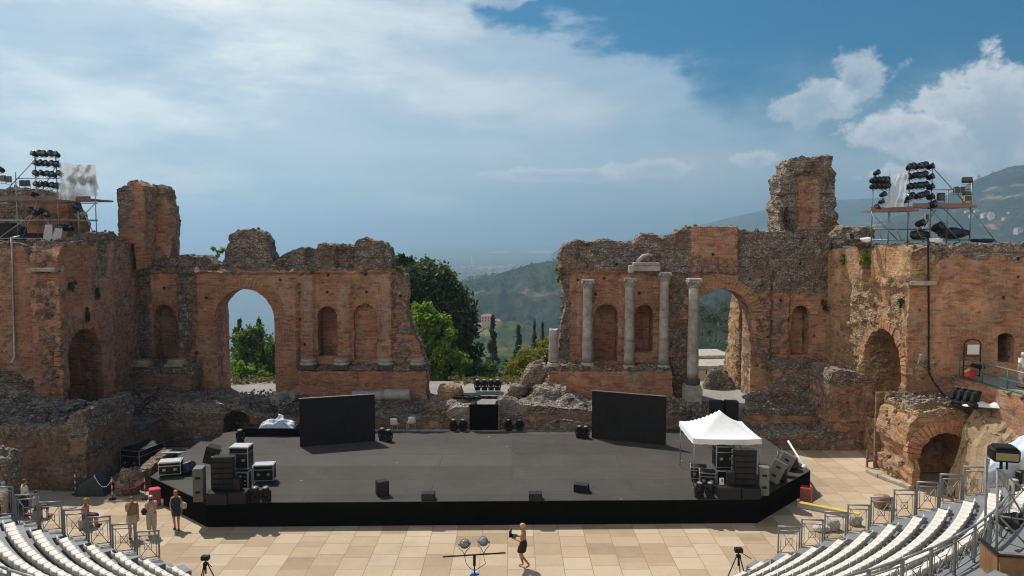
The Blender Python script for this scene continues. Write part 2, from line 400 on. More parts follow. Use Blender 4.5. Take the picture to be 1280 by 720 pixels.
M['drygrass'] = leafmat('dry_grass', (.13, .12, .045), (.22, .19, .075), (.33, .27, .12))
# ------------------------------------------------------------------ masonry geometry
def in_poly(pts, poly):
    x, y = pts[:, 0], pts[:, 1]; r = np.zeros(len(pts), bool); n = len(poly); j = n - 1
    for i in range(n):
        xi, yi = poly[i]; xj, yj = poly[j]
        if yi != yj:
            c = ((yi > y) != (yj > y)) & (x < (xj - xi) * (y - yi) / (yj - yi) + xi)
            r ^= c
        j = i
    return r
def densify(poly, step, rough=0.0, seed=0.0, keep=None):
    out = []; n = len(poly)
    for i in range(n):
        a = Vector(poly[i]).to_2d(); c = Vector(poly[(i + 1) % n]).to_2d(); L = (c - a).length
        k = max(1, int(round(L / step)))
        for q in range(k):
            p = a.lerp(c, q / k)
            if rough and not (keep and keep(p)):
                v = noise.noise_vector(Vector((p.x * 1.1 + seed, p.y * 1.1, 3.3))) * rough + noise.noise_vector(Vector((p.x * 3.7 + seed, p.y * 3.7, 9.1))) * rough * .6
                p = p + v.to_2d()
            out.append((p.x, p.y))
    return out
def cdt(outer, holes, step):
    bd = np.array([p for L in [outer] + holes for p in L])
    lo = np.array(outer).min(0); hi = np.array(outer).max(0)
    gx = np.arange(lo[0], hi[0], step); gy = np.arange(lo[1], hi[1], step)
    g = np.stack(np.meshgrid(gx, gy), -1).reshape(-1, 2)
    g = g + rng.uniform(-.28, .28, g.shape) * step
    ok = in_poly(g, outer)
    for h in holes: ok &= ~in_poly(g, h)
    g = g[ok]
    if len(g):
        dm = np.full(len(g), 1e9)
        for k in range(0, len(bd), 64):
            dm = np.minimum(dm, ((g[:, None, :] - bd[None, k:k + 64, :]) ** 2).sum(-1).min(1))
        g = g[dm > (.55 * step) ** 2]
    verts = [Vector(p) for L in [outer] + holes for p in L]; edges = []; o = 0
    for L in [outer] + holes:
        edges += [(o + i, o + (i + 1) % len(L)) for i in range(len(L))]; o += len(L)
    verts += [Vector(p) for p in g]
    V, E_, T, _, _, _ = geometry.delaunay_2d_cdt(verts, edges, [], 0, 1e-6)
    V = np.array([(v.x, v.y) for v in V]); T = np.array([t for t in T if len(t) == 3])
    c = V[T].mean(1); ok = in_poly(c, outer)
    for h in holes: ok &= ~in_poly(c, h)
    T = T[ok]
    cnt = {}
    for t in T:
        for k in range(3):
            a, d = int(t[k]), int(t[(k + 1) % 3])
            cnt.setdefault((min(a, d), max(a, d)), []).append((a, d))
    return V, T, [e[0] for e in cnt.values() if len(e) == 1]
def mapY(Y): return lambda u, z, d: Vector((u, Y + d, z))
def mapX(X, s): return lambda u, z, d: Vector((X + s * d, u, z))
def rough_vec(p, r, a0, a1):
    a = a0 + a1 * r
    q = math.floor(p.z * 1.9 + noise.noise(p * .5) * 1.6)
    led = noise.noise_vector(Vector((p.x * 1.1, p.y * 1.1, q * 7.31))) * a * (1.3 if r > .3 else .3)
    led.z *= .3
    return led + noise.noise_vector(p * .9) * a * .7 + noise.noise_vector(p * 2.3) * a * .7 + noise.noise_vector(p * 5.1) * a * .75
def finish(name, V, Fc, att, mat, parent, smooth=False):
    me = bpy.data.meshes.new(name); me.from_pydata([tuple(v) for v in V], [], Fc); me.materials.append(mat)
    bm = bmesh.new(); bm.from_mesh(me); bmesh.ops.recalc_face_normals(bm, faces=bm.faces); bm.to_mesh(me); bm.free()
    for k, vals in att.items():
        at = me.attributes.new(k, 'FLOAT', 'POINT'); at.data.foreach_set('value', np.array(vals, dtype=np.float32))
    if smooth: me.polygons.foreach_set('use_smooth', [True] * len(me.polygons))
    o = bpy.data.objects.new(name, me); COL.objects.link(o)
    if parent: o.parent = parent
    return o
zero = lambda u, z: 0.0
def wall(name, outer, holes, mapf, thick, mat, parent=None, step=.18, rub=zero, pale=zero, relief=zero, a0=.022, a1=.075, jag=.10, hjag=.03, bottom=None, seed=0.0, back=True, rim=.45, crest=.55):
    bz = min(p[1] for p in outer) + .05 if bottom is None else bottom
    outer = densify(outer, step, jag, seed, keep=lambda p: p.y < bz)
    holes = [densify(h, min(step * .8, abs(h[0][0] - h[1][0]) if len(h) == 4 else 9), hjag if len(h) > 4 else 0, seed) for h in holes]
    V2, T, BE = cdt(outer, holes, step)
    n = len(V2); V = []; Rb = []; Pl = []
    for u, z in V2:
        V.append(mapf(u, z, -relief(u, z))); Rb.append(rub(u, z)); Pl.append(pale(u, z))
    Fc = [tuple(int(i) for i in t) for t in T]
    K = max(1, int(round(thick / .35)))
    bvs = sorted({i for e in BE for i in e}); lay = [{i: i for i in bvs}]
    for k in range(1, K):
        d = {}
        for i in bvs:
            u, z = V2[i]; d[i] = len(V); rl = -relief(u, z)
            V.append(mapf(u, z, rl + (thick - rl) * k / K)); Rb.append(max(Rb[i], rim)); Pl.append(Pl[i] * .5)
        lay.append(d)
    d = {}
    if back:
        for i in range(n):
            u, z = V2[i]; d[i] = len(V); V.append(mapf(u, z, thick)); Rb.append(Rb[i]); Pl.append(0)
        Fc += [(d[int(t[2])], d[int(t[1])], d[int(t[0])]) for t in T]
    else:
        for i in bvs:
            u, z = V2[i]; d[i] = len(V); V.append(mapf(u, z, thick)); Rb.append(Rb[i]); Pl.append(0)
    lay.append(d)
    for k in range(K):
        for a, c in BE: Fc.append((lay[k][c], lay[k][a], lay[k + 1][a], lay[k + 1][c]))
    V = [p + rough_vec(p, r, a0, a1) for p, r in zip(V, Rb)]
    o = finish(name, V, Fc, {'rub': Rb, 'pale': Pl}, mat, parent)
    if crest:
        g = random.Random(int(seed * 10) + 3); sp_ = []; oa = np.array(outer)
        mids = np.array([((V2[x][0] + V2[y][0]) / 2, (V2[x][1] + V2[y][1]) / 2 + .06) for x, y in BE])
        okk = ~in_poly(mids, outer)
        for h in holes: okk &= ~in_poly(mids, h)
        for (x, y), m2, k in zip(BE, mids, okk):
            if not k or m2[1] < bz + .3: continue
            for q in range(int(crest * thick / .5 + g.random())):
                f = g.random(); pa, pb = V[lay[int(g.random() * K)][x]], V[lay[int(g.random() * (K + 1))][y]]
                p = pa.lerp(pb, f); sp_.append((p.x, p.y, p.z - .02, .05 + .19 * g.random() ** 3))
        if sp_:
            c = stones('coping_rubble', sp_, mat, None, .25); c.parent = parent or o; del c['category']
    return o
def arch(u0, u1, z0, zs, n=14, rise=None):
    c = (u0 + u1) / 2; h = (u1 - u0) / 2; rise = h if rise is None else rise
    return [(u0, z0)] + [(c - math.cos(math.pi * k / n) * h, zs + math.sin(math.pi * k / n) * rise) for k in range(n + 1)] + [(u1, z0)]
def niche(outline, mapf, depth, mat, parent, off=0.0, apse=True, step=.2, name='niche', rub=.1):
    o = densify(outline, step * .8, .02)
    V2, T, BE = cdt(o, [], step)
    us = [p[0] for p in outline]; uc = (min(us) + max(us)) / 2; hw = (max(us) - min(us)) / 2 + .02
    def dep(u, z): return depth * (math.sqrt(max(0, 1 - ((u - uc) / hw) ** 2)) * .6 + .4) if apse else depth
    V = [mapf(u, z, dep(u, z)) for u, z in V2]; n = len(V)
    Fc = [tuple(int(i) for i in t) for t in T]
    bvs = sorted({i for e in BE for i in e}); d0 = {}
    for i in bvs: d0[i] = len(V); V.append(mapf(*V2[i], off))
    for a, c in BE: Fc.append((a, c, d0[c], d0[a]))
    V = [p + rough_vec(p, rub, .02, .06) for p in V]
    return finish(name, V, Fc, {'rub': [rub] * len(V), 'pale': [0.0] * len(V)}, mat, parent)
def arch_ring(u0, u1, zs, mapf, parent, w=.5, d=.06, rise=None, n=None, off=0.0, a_from=0.0, a_to=1.0, name='arch_ring', depth=.3):
    c = (u0 + u1) / 2; h = (u1 - u0) / 2; rise = h if rise is None else rise
    n = n or max(9, int(math.pi * (h + .3) / .22)); mb = MB()
    for k in range(n):
        t0, t1 = k / n, (k + .86) / n
        if t0 < a_from or t1 > a_to: continue
        j = random.uniform(-.03, .03); ww = w * random.uniform(.9, 1.06)
        pts = []
        for t, q in ((t0, 0), (t1, 0), (t1, 1), (t0, 1)):
            a = math.pi * t
            pts.append((c - math.cos(a) * (h + .01 + q * ww), zs + math.sin(a) * (rise + .01 + q * ww)))
        vs = [mapf(u, z, off - d - j) for u, z in pts] + [mapf(u, z, off + depth) for u, z in pts]
        mb.add(vs, [(0, 1, 2, 3), (7, 6, 5, 4), (0, 4, 5, 1), (1, 5, 6, 2), (2, 6, 7, 3), (3, 7, 4, 0)])
    return mb.build(name, M['voussoir'], parent)
def mound(name, x0, x1, y0, y1, hf, mat, step=.25, amp=.12, rub=1.0, skirt=None, pale=0.0, parent=None):
    nx = max(2, int((x1 - x0) / step)); ny = max(2, int((y1 - y0) / step)); V = []
    for j in range(ny + 1):
        for i in range(nx + 1):
            x = x0 + (x1 - x0) * i / nx; y = y0 + (y1 - y0) * j / ny
            p = Vector((x, y, hf(x, y)))
            V.append(p + rough_vec(p, 1.0, 0, amp))
    Fc = []
    for j in range(ny):
        for i in range(nx):
            a = j * (nx + 1) + i; Fc.append((a, a + 1, a + nx + 2, a + nx + 1))
    if skirt is not None:
        ring = [i for i in range(nx + 1)] + [j * (nx + 1) + nx for j in range(1, ny + 1)] + [ny * (nx + 1) + i for i in range(nx - 1, -1, -1)] + [j * (nx + 1) for j in range(ny - 1, 0, -1)]
        K = 5; prev = ring
        for k in range(1, K + 1):
            cur = []
            for i in ring:
                p = V[i]; q = Vector((p.x, p.y, p.z + (skirt - p.z) * k / K)); q += rough_vec(q, 1.0, 0, amp)
                cur.append(len(V)); V.append(q)
            for q in range(len(ring)):
                r = (q + 1) % len(ring); Fc.append((prev[q], prev[r], cur[r], cur[q]))
            prev = cur
    return finish(name, V, Fc, {'rub': [rub] * len(V), 'pale': [pale] * len(V)}, mat, parent)
def boulder(name, label, cat, c, r, mat, seed, rot=(0, 0, 0), amp=.28, rub=1.0, pale=.35, group=None, sub=4, squash=1.0):
    bm = bmesh.new(); bmesh.ops.create_icosphere(bm, subdivisions=sub, radius=1.0)
    E_ = Matrix.Rotation(rot[2], 3, 'Z') @ Matrix.Rotation(rot[1], 3, 'Y') @ Matrix.Rotation(rot[0], 3, 'X'); V = []
    for v in bm.verts:
        p = v.co.copy(); q = p + Vector((seed, seed * .3, 0))
        k = 1 + noise.noise(q * 1.1) * amp + noise.noise(q * 2.7) * amp * .5 + noise.noise(q * 6.5) * amp * .25
        m_ = max(abs(p.x), abs(p.y), abs(p.z)); p = p * (k * (1 + .35 * (1 / m_ - 1)) * .85)
        V.append(Vector(c) + E_ @ Vector((p.x * r[0], p.y * r[1], p.z * r[2])))
    Fc = [[v.index for v in f.verts] for f in bm.faces]; bm.free()
    o = finish(name, V, Fc, {'rub': [rub] * len(V), 'pale': [pale] * len(V)}, mat, None)
    return tag(o, label, cat, group)
ICO = None
def stones(name, spots, mat, label=None, pale=.5):
    """loose stones: one stuff object; spots are (x, y, z, size)"""
    global ICO
    if ICO is None:
        bm = bmesh.new(); bmesh.ops.create_icosphere(bm, subdivisions=1, radius=1.0)
        ICO = ([v.co.copy() for v in bm.verts], [[v.index for v in f.verts] for f in bm.faces]); bm.free()
    V = []; Fc = []
    for x, y, z, s in spots:
        A = Matrix.Rotation(random.uniform(0, 6.28), 3, Vector((random.gauss(0, 1), random.gauss(0, 1), random.gauss(0, 1))).normalized())
        D = (s * random.uniform(.7, 1.3), s * random.uniform(.6, 1.1), s * random.uniform(.45, .8)); o = len(V)
        for v in ICO[0]:
            w = v * random.uniform(.8, 1.15)
            V.append(Vector((x, y, z)) + A @ Vector((w.x * D[0], w.y * D[1], w.z * D[2])))
        Fc += [[i + o for i in f] for f in ICO[1]]
    o = finish(name, V, Fc, {'rub': [1.0] * len(V), 'pale': [pale] * len(V)}, mat, None)
    return tag(o, label, 'rubble', kind='stuff')
def pxpoly(pts, Y): return [(p.x, p.z) for p in (P(x, y, Y) for x, y in pts)]
def pypoly(pts, X): return [(p.y, p.z) for p in (PX(x, y, X) for x, y in pts)]
def pxf(fn, Y):      # a function of photo coordinates measured on a wall face that stands at depth Y
    return lambda u, z: fn(*proj((u, Y, z)))
def band(x, a, c, s=2.0): return max(0.0, min(1.0, (x - a) / s + .5)) * max(0.0, min(1.0, (c - x) / s + .5))
# ------------------------------------------------------------------ the scaena: back walls
YB = 48.0
mB = mapY(YB)
def zpx(py, Y=YB): return P(640, py, Y).z
def upx(px, py=400, Y=YB): return P(px, py, Y).x
ZG = 1.3     # wall feet go below the gravel terrace (z 1.9)
# left half of the scene wall
oL = pxpoly([(168, 515), (168, 345), (172, 322), (184, 327), (197, 324), (206, 320), (221, 319), (232, 318), (240, 320), (256, 320), (270, 330),
             (276, 330), (281, 312), (287, 302), (286, 293), (296, 288), (318, 288), (329, 292), (334, 301), (339, 320), (343, 330), (352, 318), (366, 312), (380, 310), (396, 312), (397, 306.5), (418, 306), (442, 306),
             (446, 300), (455, 297.5), (463, 302), (479, 304), (486, 310), (489, 318), (491, 334), (500, 338), (507, 345), (510, 360), (508, 384), (511, 398), (513, 410), (519, 420), (524, 428), (530, 446), (532, 470), (532, 515)], YB)
def archhole(x0, x1, ytop, ybot, Y=YB):
    u0, u1 = upx(x0, ytop + 20, Y), upx(x1, ytop + 20, Y); zt = zpx(ytop, Y); h = (u1 - u0) / 2
    return arch(u0, u1, zpx(ybot, Y), zt - h), u0, u1, zt - h
aL, aL0, aL1, aLs = archhole(270, 344, 361, 514)
nL = [archhole(191, 220, 381, 450), archhole(397, 421.5, 383, 446), archhole(442, 471, 380, 449)]
def rubL(x, y):
    r = max(0, min(1, (338 - y) / 5 + .5))
    r = max(r, .9 * band(x, 222, 243, 6) * band(y, 335, 440, 20), .75 * band(x, 172, 190, 6), .5 * band(x, 488, 520, 10) * band(y, 340, 450), .5 * band(y, 440, 520, 20) * band(x, 160, 260, 20))
    return r
def paleL(x, y):
    return max(.75 * max(band(x, 379, 391, 3), band(x, 424, 434, 3), band(x, 476, 487, 3)) * band(y, 345, 418, 10), .55 * band(x, 275, 343, 4) * band(y, 286, 336, 6), .45 * band(x, 397, 490, 4) * band(y, 297, 336, 5),
               .35 * band(x, 172, 192, 4) * band(y, 340, 440, 20), .6 * band(x, 494, 512, 6) * band(y, 345, 450, 8))
def reliefL(u, z):
    x, y = proj((u, YB, z)); r = 0
    r += .28 * band(x, 246, 374, 1.2) * band(y, 337, 520, 2)
    r += .22 * max(band(x, 377, 394, 1.2), band(x, 422.5, 440, 1.2), band(x, 473, 491, 1.2), band(x, 222, 243, 1.2), band(x, 173, 189, 1.2)) * band(y, 345, 460, 3)
    r += .18 * band(y, 334, 341, 1.5)
    r -= .35 * (band(x, 421, 443, 1.5) * band(y, 312, 334, 2)) + .3 * (band(x, 352, 362, 3) + band(x, 382, 394, 3) + band(x, 222, 244, 3)) * band(y, 310, 333, 3)
    return r
def putlog(pts, Y, e=.085):
    return [[(p.x - e, p.z - e), (p.x + e, p.z - e), (p.x + e, p.z + e), (p.x - e, p.z + e)] for p in (P(x, y, Y) for x, y in pts)]
phL = putlog([(409, 365), (458, 365), (410, 344), (457.5, 343), (260, 372), (352, 350), (376, 399), (248, 440), (382, 430), (500, 370), (205, 360), (460, 398)], YB)
phR = putlog([(755, 348), (799, 367), (744, 368), (836, 372), (936, 349), (975, 375), (1000, 330), (890, 318), (722, 350), (958, 420), (985, 400), (772, 330), (1018, 420), (812, 320)], YB)
t = thing('ruined_wall', 'ruined brick stage wall left of the gap with one tall open arch and three niches', 'wall')
scL = t
wall('masonry', oL, [aL] + [k[0] for k in nL] + phL, mB, 1.5, M['brick'], t, rub=pxf(rubL, YB), pale=pxf(paleL, YB), relief=reliefL, seed=1.0)
for k, (o, a, c, s) in enumerate(nL): niche(o, mB, (1.25, 1.2, .28)[k], M['brick_red' if k else 'brick'], t, off=-.02, apse=False)
arch_ring(aL0, aL1, aLs, mB, t, .75, .33, off=0)
for o, a, c, s in nL: arch_ring(a, c, s, mB, t, .45, .05)
t = thing('brick_pier', 'orange brick pier standing behind the left jamb of the left arch', 'ruin')
wall('masonry', [(49.55, ZG - .2), (49.55, 8.9), (50.4, 8.9), (50.9, 8.7), (51.0, ZG - .2)], [], mapX(upx(270) - .28, -1), 2.0, M['brick_red'], t, rub=lambda u, z: .1, seed=3.9, crest=0)
# right half
oR = pxpoly([(686, 515), (692, 470), (699, 436), (701, 410), (706, 380), (703, 357), (699.5, 338), (701, 315), (706, 306), (714, 303), (722, 300), (731, 303), (744, 302), (757, 300), (774, 303), (793, 303), (799, 297), (804, 292), (812, 293), (820, 293), (826, 298), (838, 294), (848, 291), (858, 288), (863, 283.5), (880, 283), (900, 283), (921, 282.5), (924, 287), (945, 289), (971, 289.5), (990, 289), (1010, 287), (1037, 284), (1039, 515)], YB)
aR, aR0, aR1, aRs = archhole(863, 938, 361, 514)
nR = [archhole(743, 772, 380, 451), archhole(794, 816, 381, 440), archhole(989.5, 1011.5, 382, 444)]
def rubR(x, y):
    r = max(0, min(1, (338 - y) / 6 + .5)) * (x < 862 or x > 922)
    r = max(r, .7 * band(x, 836, 866, 8) * band(y, 330, 520), .85 * band(x, 921, 1040, 8) * band(y, 280, 368, 14), .5 * band(x, 940, 985, 10) * band(y, 340, 460), .5 * band(x, 863, 922) * band(y, 320, 345, 8), .9 * band(x, 695, 712, 5) * band(y, 300, 450))
    return r
def paleR(x, y):
    return max(.45 * band(x, 921, 1040, 6) * band(y, 290, 370, 12), .35 * band(x, 700, 862, 6) * band(y, 285, 336, 6), .4 * band(x, 968, 985, 6) * band(y, 360, 460, 10), .3 * band(x, 836, 860, 5) * band(y, 345, 420, 8))
def reliefR(u, z):
    x, y = proj((u, YB, z)); r = 0
    r += .28 * band(x, 838, 962, 1.2) * band(y, 337, 520, 2)
    r += .2 * max(band(x, 722, 739, 1.2), band(x, 775, 791, 1.2), band(x, 819, 836, 1.2), band(x, 966, 986, 1.2)) * band(y, 345, 455, 3)
    r += .18 * band(y, 333, 341, 1.5) * (x < 862)
    r += .25 * band(x, 863, 921, 1.5) * band(y, 280, 340, 2)
    r -= .35 * band(x, 723, 738, 3) * band(y, 305, 328, 3)
    return r
t = thing('ruined_wall', 'ruined brick stage wall behind the standing columns, with one tall open arch', 'wall')
scR = t
wall('masonry', oR, [aR] + [k[0] for k in nR] + phR, mB, 1.6, M['brick'], t, rub=pxf(rubR, YB), pale=pxf(paleR, YB), relief=reliefR, seed=2.0)
for k, (o, a, c, s) in enumerate(nR): niche(o, mB, (1.2, 1.2, 1.1)[k], M['brick_red' if k < 2 else 'brick'], t, off=-.02, apse=False)
arch_ring(aR0, aR1, aRs, mB, t, .75, .33)
for o, a, c, s in nR: arch_ring(a, c, s, mB, t, .45, .05)
o = pxpoly([(699, 470), (700, 400), (704, 388), (712, 381), (720, 384), (721, 470)], YB)     # broken niche at the edge of the gap
# pier that carries on behind the right arch (its sunlit flank shows through the opening)
t = thing('brick_pier', 'sunlit brick pier standing behind the right hand arch', 'ruin', (0, 0, 0))
xw = upx(938, 450) - .05
wall('masonry', [(50.4, ZG - .2), (50.45, 4.0), (50.4, 6.2), (50.5, 7.6), (50.6, 9.3), (51.6, 9.2), (52.3, 8.6), (52.7, 7.0), (53.0, 5.2), (53.6, 3.4), (53.9, ZG - .2)], [], mapX(xw, 1), 2.4, M['brick_tan'], t, rub=lambda u, z: .75 if (u < 51.2 and z < 6) else .25, a0=.07, jag=.12, seed=3.3)
# ------------------------------------------------------------------ towers above the wall ends
def towerwall(parent, pts, Y, thick, mat, **k): return wall('masonry', pxpoly(pts, Y), [], mapY(Y), thick, mat, parent, **k)
t = thing('ruined_tower', 'tall orange brick tower stub rising above the left end of the stage wall', 'ruin')
towerwall(t, [(168, 306), (147.5, 306), (148, 295), (147.5, 262), (146.5, 238), (152, 233), (160, 231), (161, 226), (168, 225), (173, 227), (179, 232), (181, 260), (180, 300), (179, 334), (170, 338)], 46.6, 1.6, M['brick'], rub=pxf(lambda x, y: .7 if (x < 168 and y < 285) else .15, 46.6), seed=4.0, step=.15)
towerwall(t, [(179, 325), (180, 234), (188, 231), (192, 236), (200, 231.5), (206, 236), (208, 242), (209, 255), (212, 258), (212.5, 290), (213, 326)], 48.12, 1.4, M['brick_red'], rub=pxf(lambda x, y: .2 + .4 * (y < 245), 47.6), seed=5.0, step=.15)
t = thing('ruined_tower', 'tall rugged grey and orange tower stub above the right end of the stage wall', 'ruin')
def rubT(x, y): return 1.0 if (y < 222 or x < 985 or x > 1026) else .42 + .4 * (x < 997)
nt_ = pxpoly([(979, 287), (978, 270), (980, 260), (984, 257.5), (988, 261), (989, 287)], 48.6)
t1 = wall('masonry', pxpoly([(971, 300), (974, 275), (975, 250), (974.5, 223), (980, 217), (985, 213), (987, 203), (994, 199), (1002, 197), (1010, 199), (1020, 196), (1032, 195), (1040, 197), (1043, 210), (1045.5, 223), (1043, 235), (1041.5, 245), (1043, 262), (1047, 275), (1051, 290), (1053, 302), (1053, 312), (1040, 312), (1036, 300)], 48.6), [nt_], mapY(48.6), 2.0, M['brick'], t, rub=pxf(rubT, 48.6), a0=.05, a1=.12, jag=.2, seed=6.0, step=.15,
          relief=lambda u, z: -.25 * band(proj((u, 48.6, z))[0], 997, 1020, 3) * band(proj((u, 48.6, z))[1], 215, 285, 4))
niche(nt_, mapY(48.6), .7, M['rubble'], t, off=-.05, rub=.9)
# ------------------------------------------------------------------ side wings (versurae)
XL, XR = -24.1, 20.4
ZT = 12.15
mL = mapX(XL, -1); mR = mapX(XR, 1)
def archhX(x0, x1, ytop, ybot, X):
    a, c = PX(x0, ytop + 25, X).y, PX(x1, ytop + 25, X).y; u0, u1 = min(a, c), max(a, c)
    zt = PX((x0 + x1) / 2, ytop, X).z; h = (u1 - u0) / 2
    zb = PX((x0 + x1) / 2, ybot, X).z
    return arch(u0, u1, zb, zt - h), u0, u1, zt - h
def yL(px): return PX(px, 400, XL).y
def yR(px): return PX(px, 400, XR).y
def pyf(fn, X): return lambda u, z: fn(*proj((X, u, z)))
aSL, a0, a1, as_ = archhX(82, 126, 411, 520, XL)
t = thing('ruined_wall', 'high brick side wall at the left with an arched doorway at its foot', 'wall')
y0, y1 = yL(75), 48.6
wall('masonry', [(y0, .2), (y0, 7), (y0, 11.2), (y0 + .6, ZT - .2), (y0 + 2, ZT), (42.8, ZT + .1), (43.6, ZT + .35), (44.9, ZT + .45), (46, ZT - .1), (47.2, ZT), (y1, ZT - .2), (y1, .2)], [aSL], mL, 1.5, M['brick_red'], t,
     rub=pyf(lambda x, y: max(.95 * (y < 305 + 4 * math.sin(x * .4)), .9 * band(x, 119, 131, 3) * band(y, 290, 346, 4), .45 * (x > 140), .55 * band(y, 500, 640, 20)), XL),
     pale=pyf(lambda x, y: max(.62 * band(x, 100, 172, 24) * band(y, 300, 470, 30), .55 * band(x, 80, 130, 8) * band(y, 380, 415, 10)), XL),
     relief=lambda u, z: .12 * band(u, 43.2, 47.5, .4) - .3 * band(u, 43.3, 43.9, .1) * band(z, 10, 13, .2), seed=7.0)
arch_ring(a0, a1, as_, mL, t, .6, .04)
niche(aSL, mL, 2.6, M['brick'], t, off=1.2, apse=False, name='passage_back')
t = thing('ruined_wall', 'sunlit high brick side wall at the right with a tall arched doorway', 'wall')
aSR, a0r, a1r, asr = archhX(1081, 1128, 411, 530, XR)
y0r = yR(1135)
wall('masonry', [(y0r, .1), (y0r, 8), (y0r + .02, 11.6), (y0r + .5, 11.9), (41, 11.85), (41.6, 11.9), (41.8, 11.6), (42.6, 11.7), (43.5, 11.75), (44.5, 11.7), (45.5, 11.6), (46.8, 11.6), (48.3, 11.4), (48.3, .1)], [aSR], mR, 1.5, M['brick_tan'], t,
     rub=pyf(lambda x, y: max(.75 * band(x, 1055, 1100, 14) * band(y, 345, 520, 20), .6 * band(x, 1110, 1132, 6) * band(y, 345, 440, 12), .9 * (y < 300), .4 * (y > 450)), XR),
     relief=lambda u, z: (.14 * band(u, 38.3, 42.2, .3) * band(z, 9.6, 13, .2)) - .4 * band(u, 42.2, 43.1, .1) * band(z, 9.2, 13, .2), seed=8.0, a0=.045, a1=.15)
arch_ring(a0r, a1r, asr, mR, t, .55, .05)
niche(aSR, mR, 3.4, M['brick_tan'], t, off=1.2, apse=False, name='passage_back', rub=.4)
# front faces of the wings
YFL, YFR = yL(75), yR(1135)
t = thing('ruined_wall', 'brick front wall of the left wing under the lighting scaffold', 'wall')
xl = XL + .02
wall('masonry', [(-36, .2), (-36, 12.1), (-33, 12.3), (-30.5, 11.9), (-29, 12.25), (-27.5, 12.0), (-26.6, 12.1), (-25.9, 11.9), (-25.6, 11.1), (-25.5, 10.8), (xl - .35, 10.7), (xl - .02, 10.75), (xl, 8), (xl, .2)], [], mapY(YFL + .02), .5, M['brick'], t,
     rub=pxf(lambda x, y: max(.95 * (y < 322 and x > 42) , .8 * (y < 309), .3 * band(x, 0, 20, 8), .9 * (y > 458 + x * .4)), YFL), pale=pxf(lambda x, y: .35 * band(y, 320, 450, 30) * band(x, -60, 45, 20), YFL), seed=9.0)
mb = MB(); mb.box((xl - .72, YFL - .1, 10.62), (1.5, .5, .22), b=.04); mb.build('ledge_stone', M['limestone'], t)
t2 = thing('ruined_wall', 'brick front wall of the right wing with a small dark doorway', 'wall')
dr = pxpoly([(1246.5, 453), (1246.5, 421), (1250, 417.5), (1257, 416), (1263, 417.5), (1267, 421), (1267, 453)], YFR)
h1 = [pxpoly([(x - 2, y + 2), (x + 2, y + 2), (x + 2, y - 2), (x - 2, y - 2)], YFR) for x, y in ((1273, 324), (1272.5, 346), (1254, 372))]
xr_ = XR - .02
wall('masonry', [(xr_, .1), (xr_, 8), (xr_, 11.4), (xr_ + .3, 11.7), (21.5, 11.9), (22.3, 11.8), (23.2, 12.0), (24.4, 11.9), (25.6, 12.05), (27, 11.9), (29, 12.05), (36, 11.8), (36, .1)], [dr] + h1, mapY(YFR - .02), .5, M['brick'], t2,
     rub=pxf(lambda x, y: max(.95 * (y < 322 + 6 * math.sin(x * .13)) * (x > 1158 or y < 304), .9 * band(x, 1129, 1160, 3) * band(y, 310, 345, 4)), YFR),
     pale=pxf(lambda x, y: .4 * band(y, 300, 318, 6), YFR), relief=lambda u, z: -.3 * band(u, xr_, 21.6, .1) * band(z, 10.2, 11.6, .1) + .05 * (u < 21.6), seed=10.0)
niche(dr, mapY(YFR), 2.2, M['rubble'], t2, off=.2, apse=False, name='doorway_recess', rub=.3)
for h in h1: niche(h, mapY(YFR), .9, M['rubble'], t2, off=.1, apse=False, name='putlog_hole')
mb = MB(); mb.box((21.0, YFR - .12, 10.0), (1.35, .4, .24), b=.04); mb.build('ledge_stone', M['limestone'], t2)
# rubble tops between the wing walls
mound('rubble_roof', -37, XL - .6, YFL + .5, 50, lambda x, y: 11.75 + .35 * noise.noise(Vector((x * .6, y * .6, 0))) + .3 * max(0, 1 - abs(y - YFL - 1.2)), M['rubble'], .4, .12, skirt=9.5, pale=.3, parent=t)
mound('rubble_roof', XR + .6, 37, YFR + .5, 50, lambda x, y: 11.5 + .3 * noise.noise(Vector((x * .6, y * .6, 4))) + .3 * max(0, 1 - abs(y - YFR - 1.2)), M['rubble'], .4, .12, skirt=9.5, pale=.5, parent=t2)
# ruin behind the left scaffold, heap on the right wing
t = thing('ruined_wall', 'low broken brick ruin behind the left lighting scaffold', 'ruin')
towerwall(t, [(-60, 305), (-60, 240), (-20, 236), (3, 238), (12, 234), (35, 236), (60, 238), (80, 241), (84, 255), (90, 268), (95, 282), (97, 305)], 46.0, 1.5, M['brick_red'], rub=pxf(lambda x, y: max(.9 * (y < 252), .7 * (x < 30), .6 * (x > 84)), 46.0), jag=.2, seed=11.0)
boulder('rubble_heap', 'brown heap of rubble on the right wing roof beside the tower', 'rubble', P(1066, 297, 43.5) + Vector((0, 0, .1)), (1.3, 1.0, .75), M['rubble'], 5.1, pale=.1)
# ------------------------------------------------------------------ podiums and column bases
def podium(label, pts, Y, thick, mat, rub=zero, pale=zero, seed=0.0, name='brick_podium', cat='podium', **k):
    o = wall(name, pxpoly(pts, Y), [], mapY(Y), thick, mat, None, rub=rub, pale=pale, seed=seed, **k)
    return tag(o, label, cat)
YP = 46.4
topy = lambda y0: (lambda x, y: max(.9 * (y < y0), .15))
podium('long brick podium carrying four stone column bases in front of the left stage wall', [(371, 515), (371, 458), (400, 460), (440, 460), (480, 459), (533, 457), (533.5, 515)], YP, 1.7, M['brick_red'], pxf(topy(464), YP), pxf(lambda x, y: .6 * (y < 462), YP), 12)
podium('long brick podium under the standing columns', [(685, 515), (686, 458), (720, 457), (760, 461), (800, 459), (840, 461), (841, 515)], YP, 1.7, M['brick_red'], pxf(topy(463), YP), pxf(lambda x, y: max(.6 * (y < 462), .7 * band(x, 778, 803, 8) * (y < 485)), YP), 13)
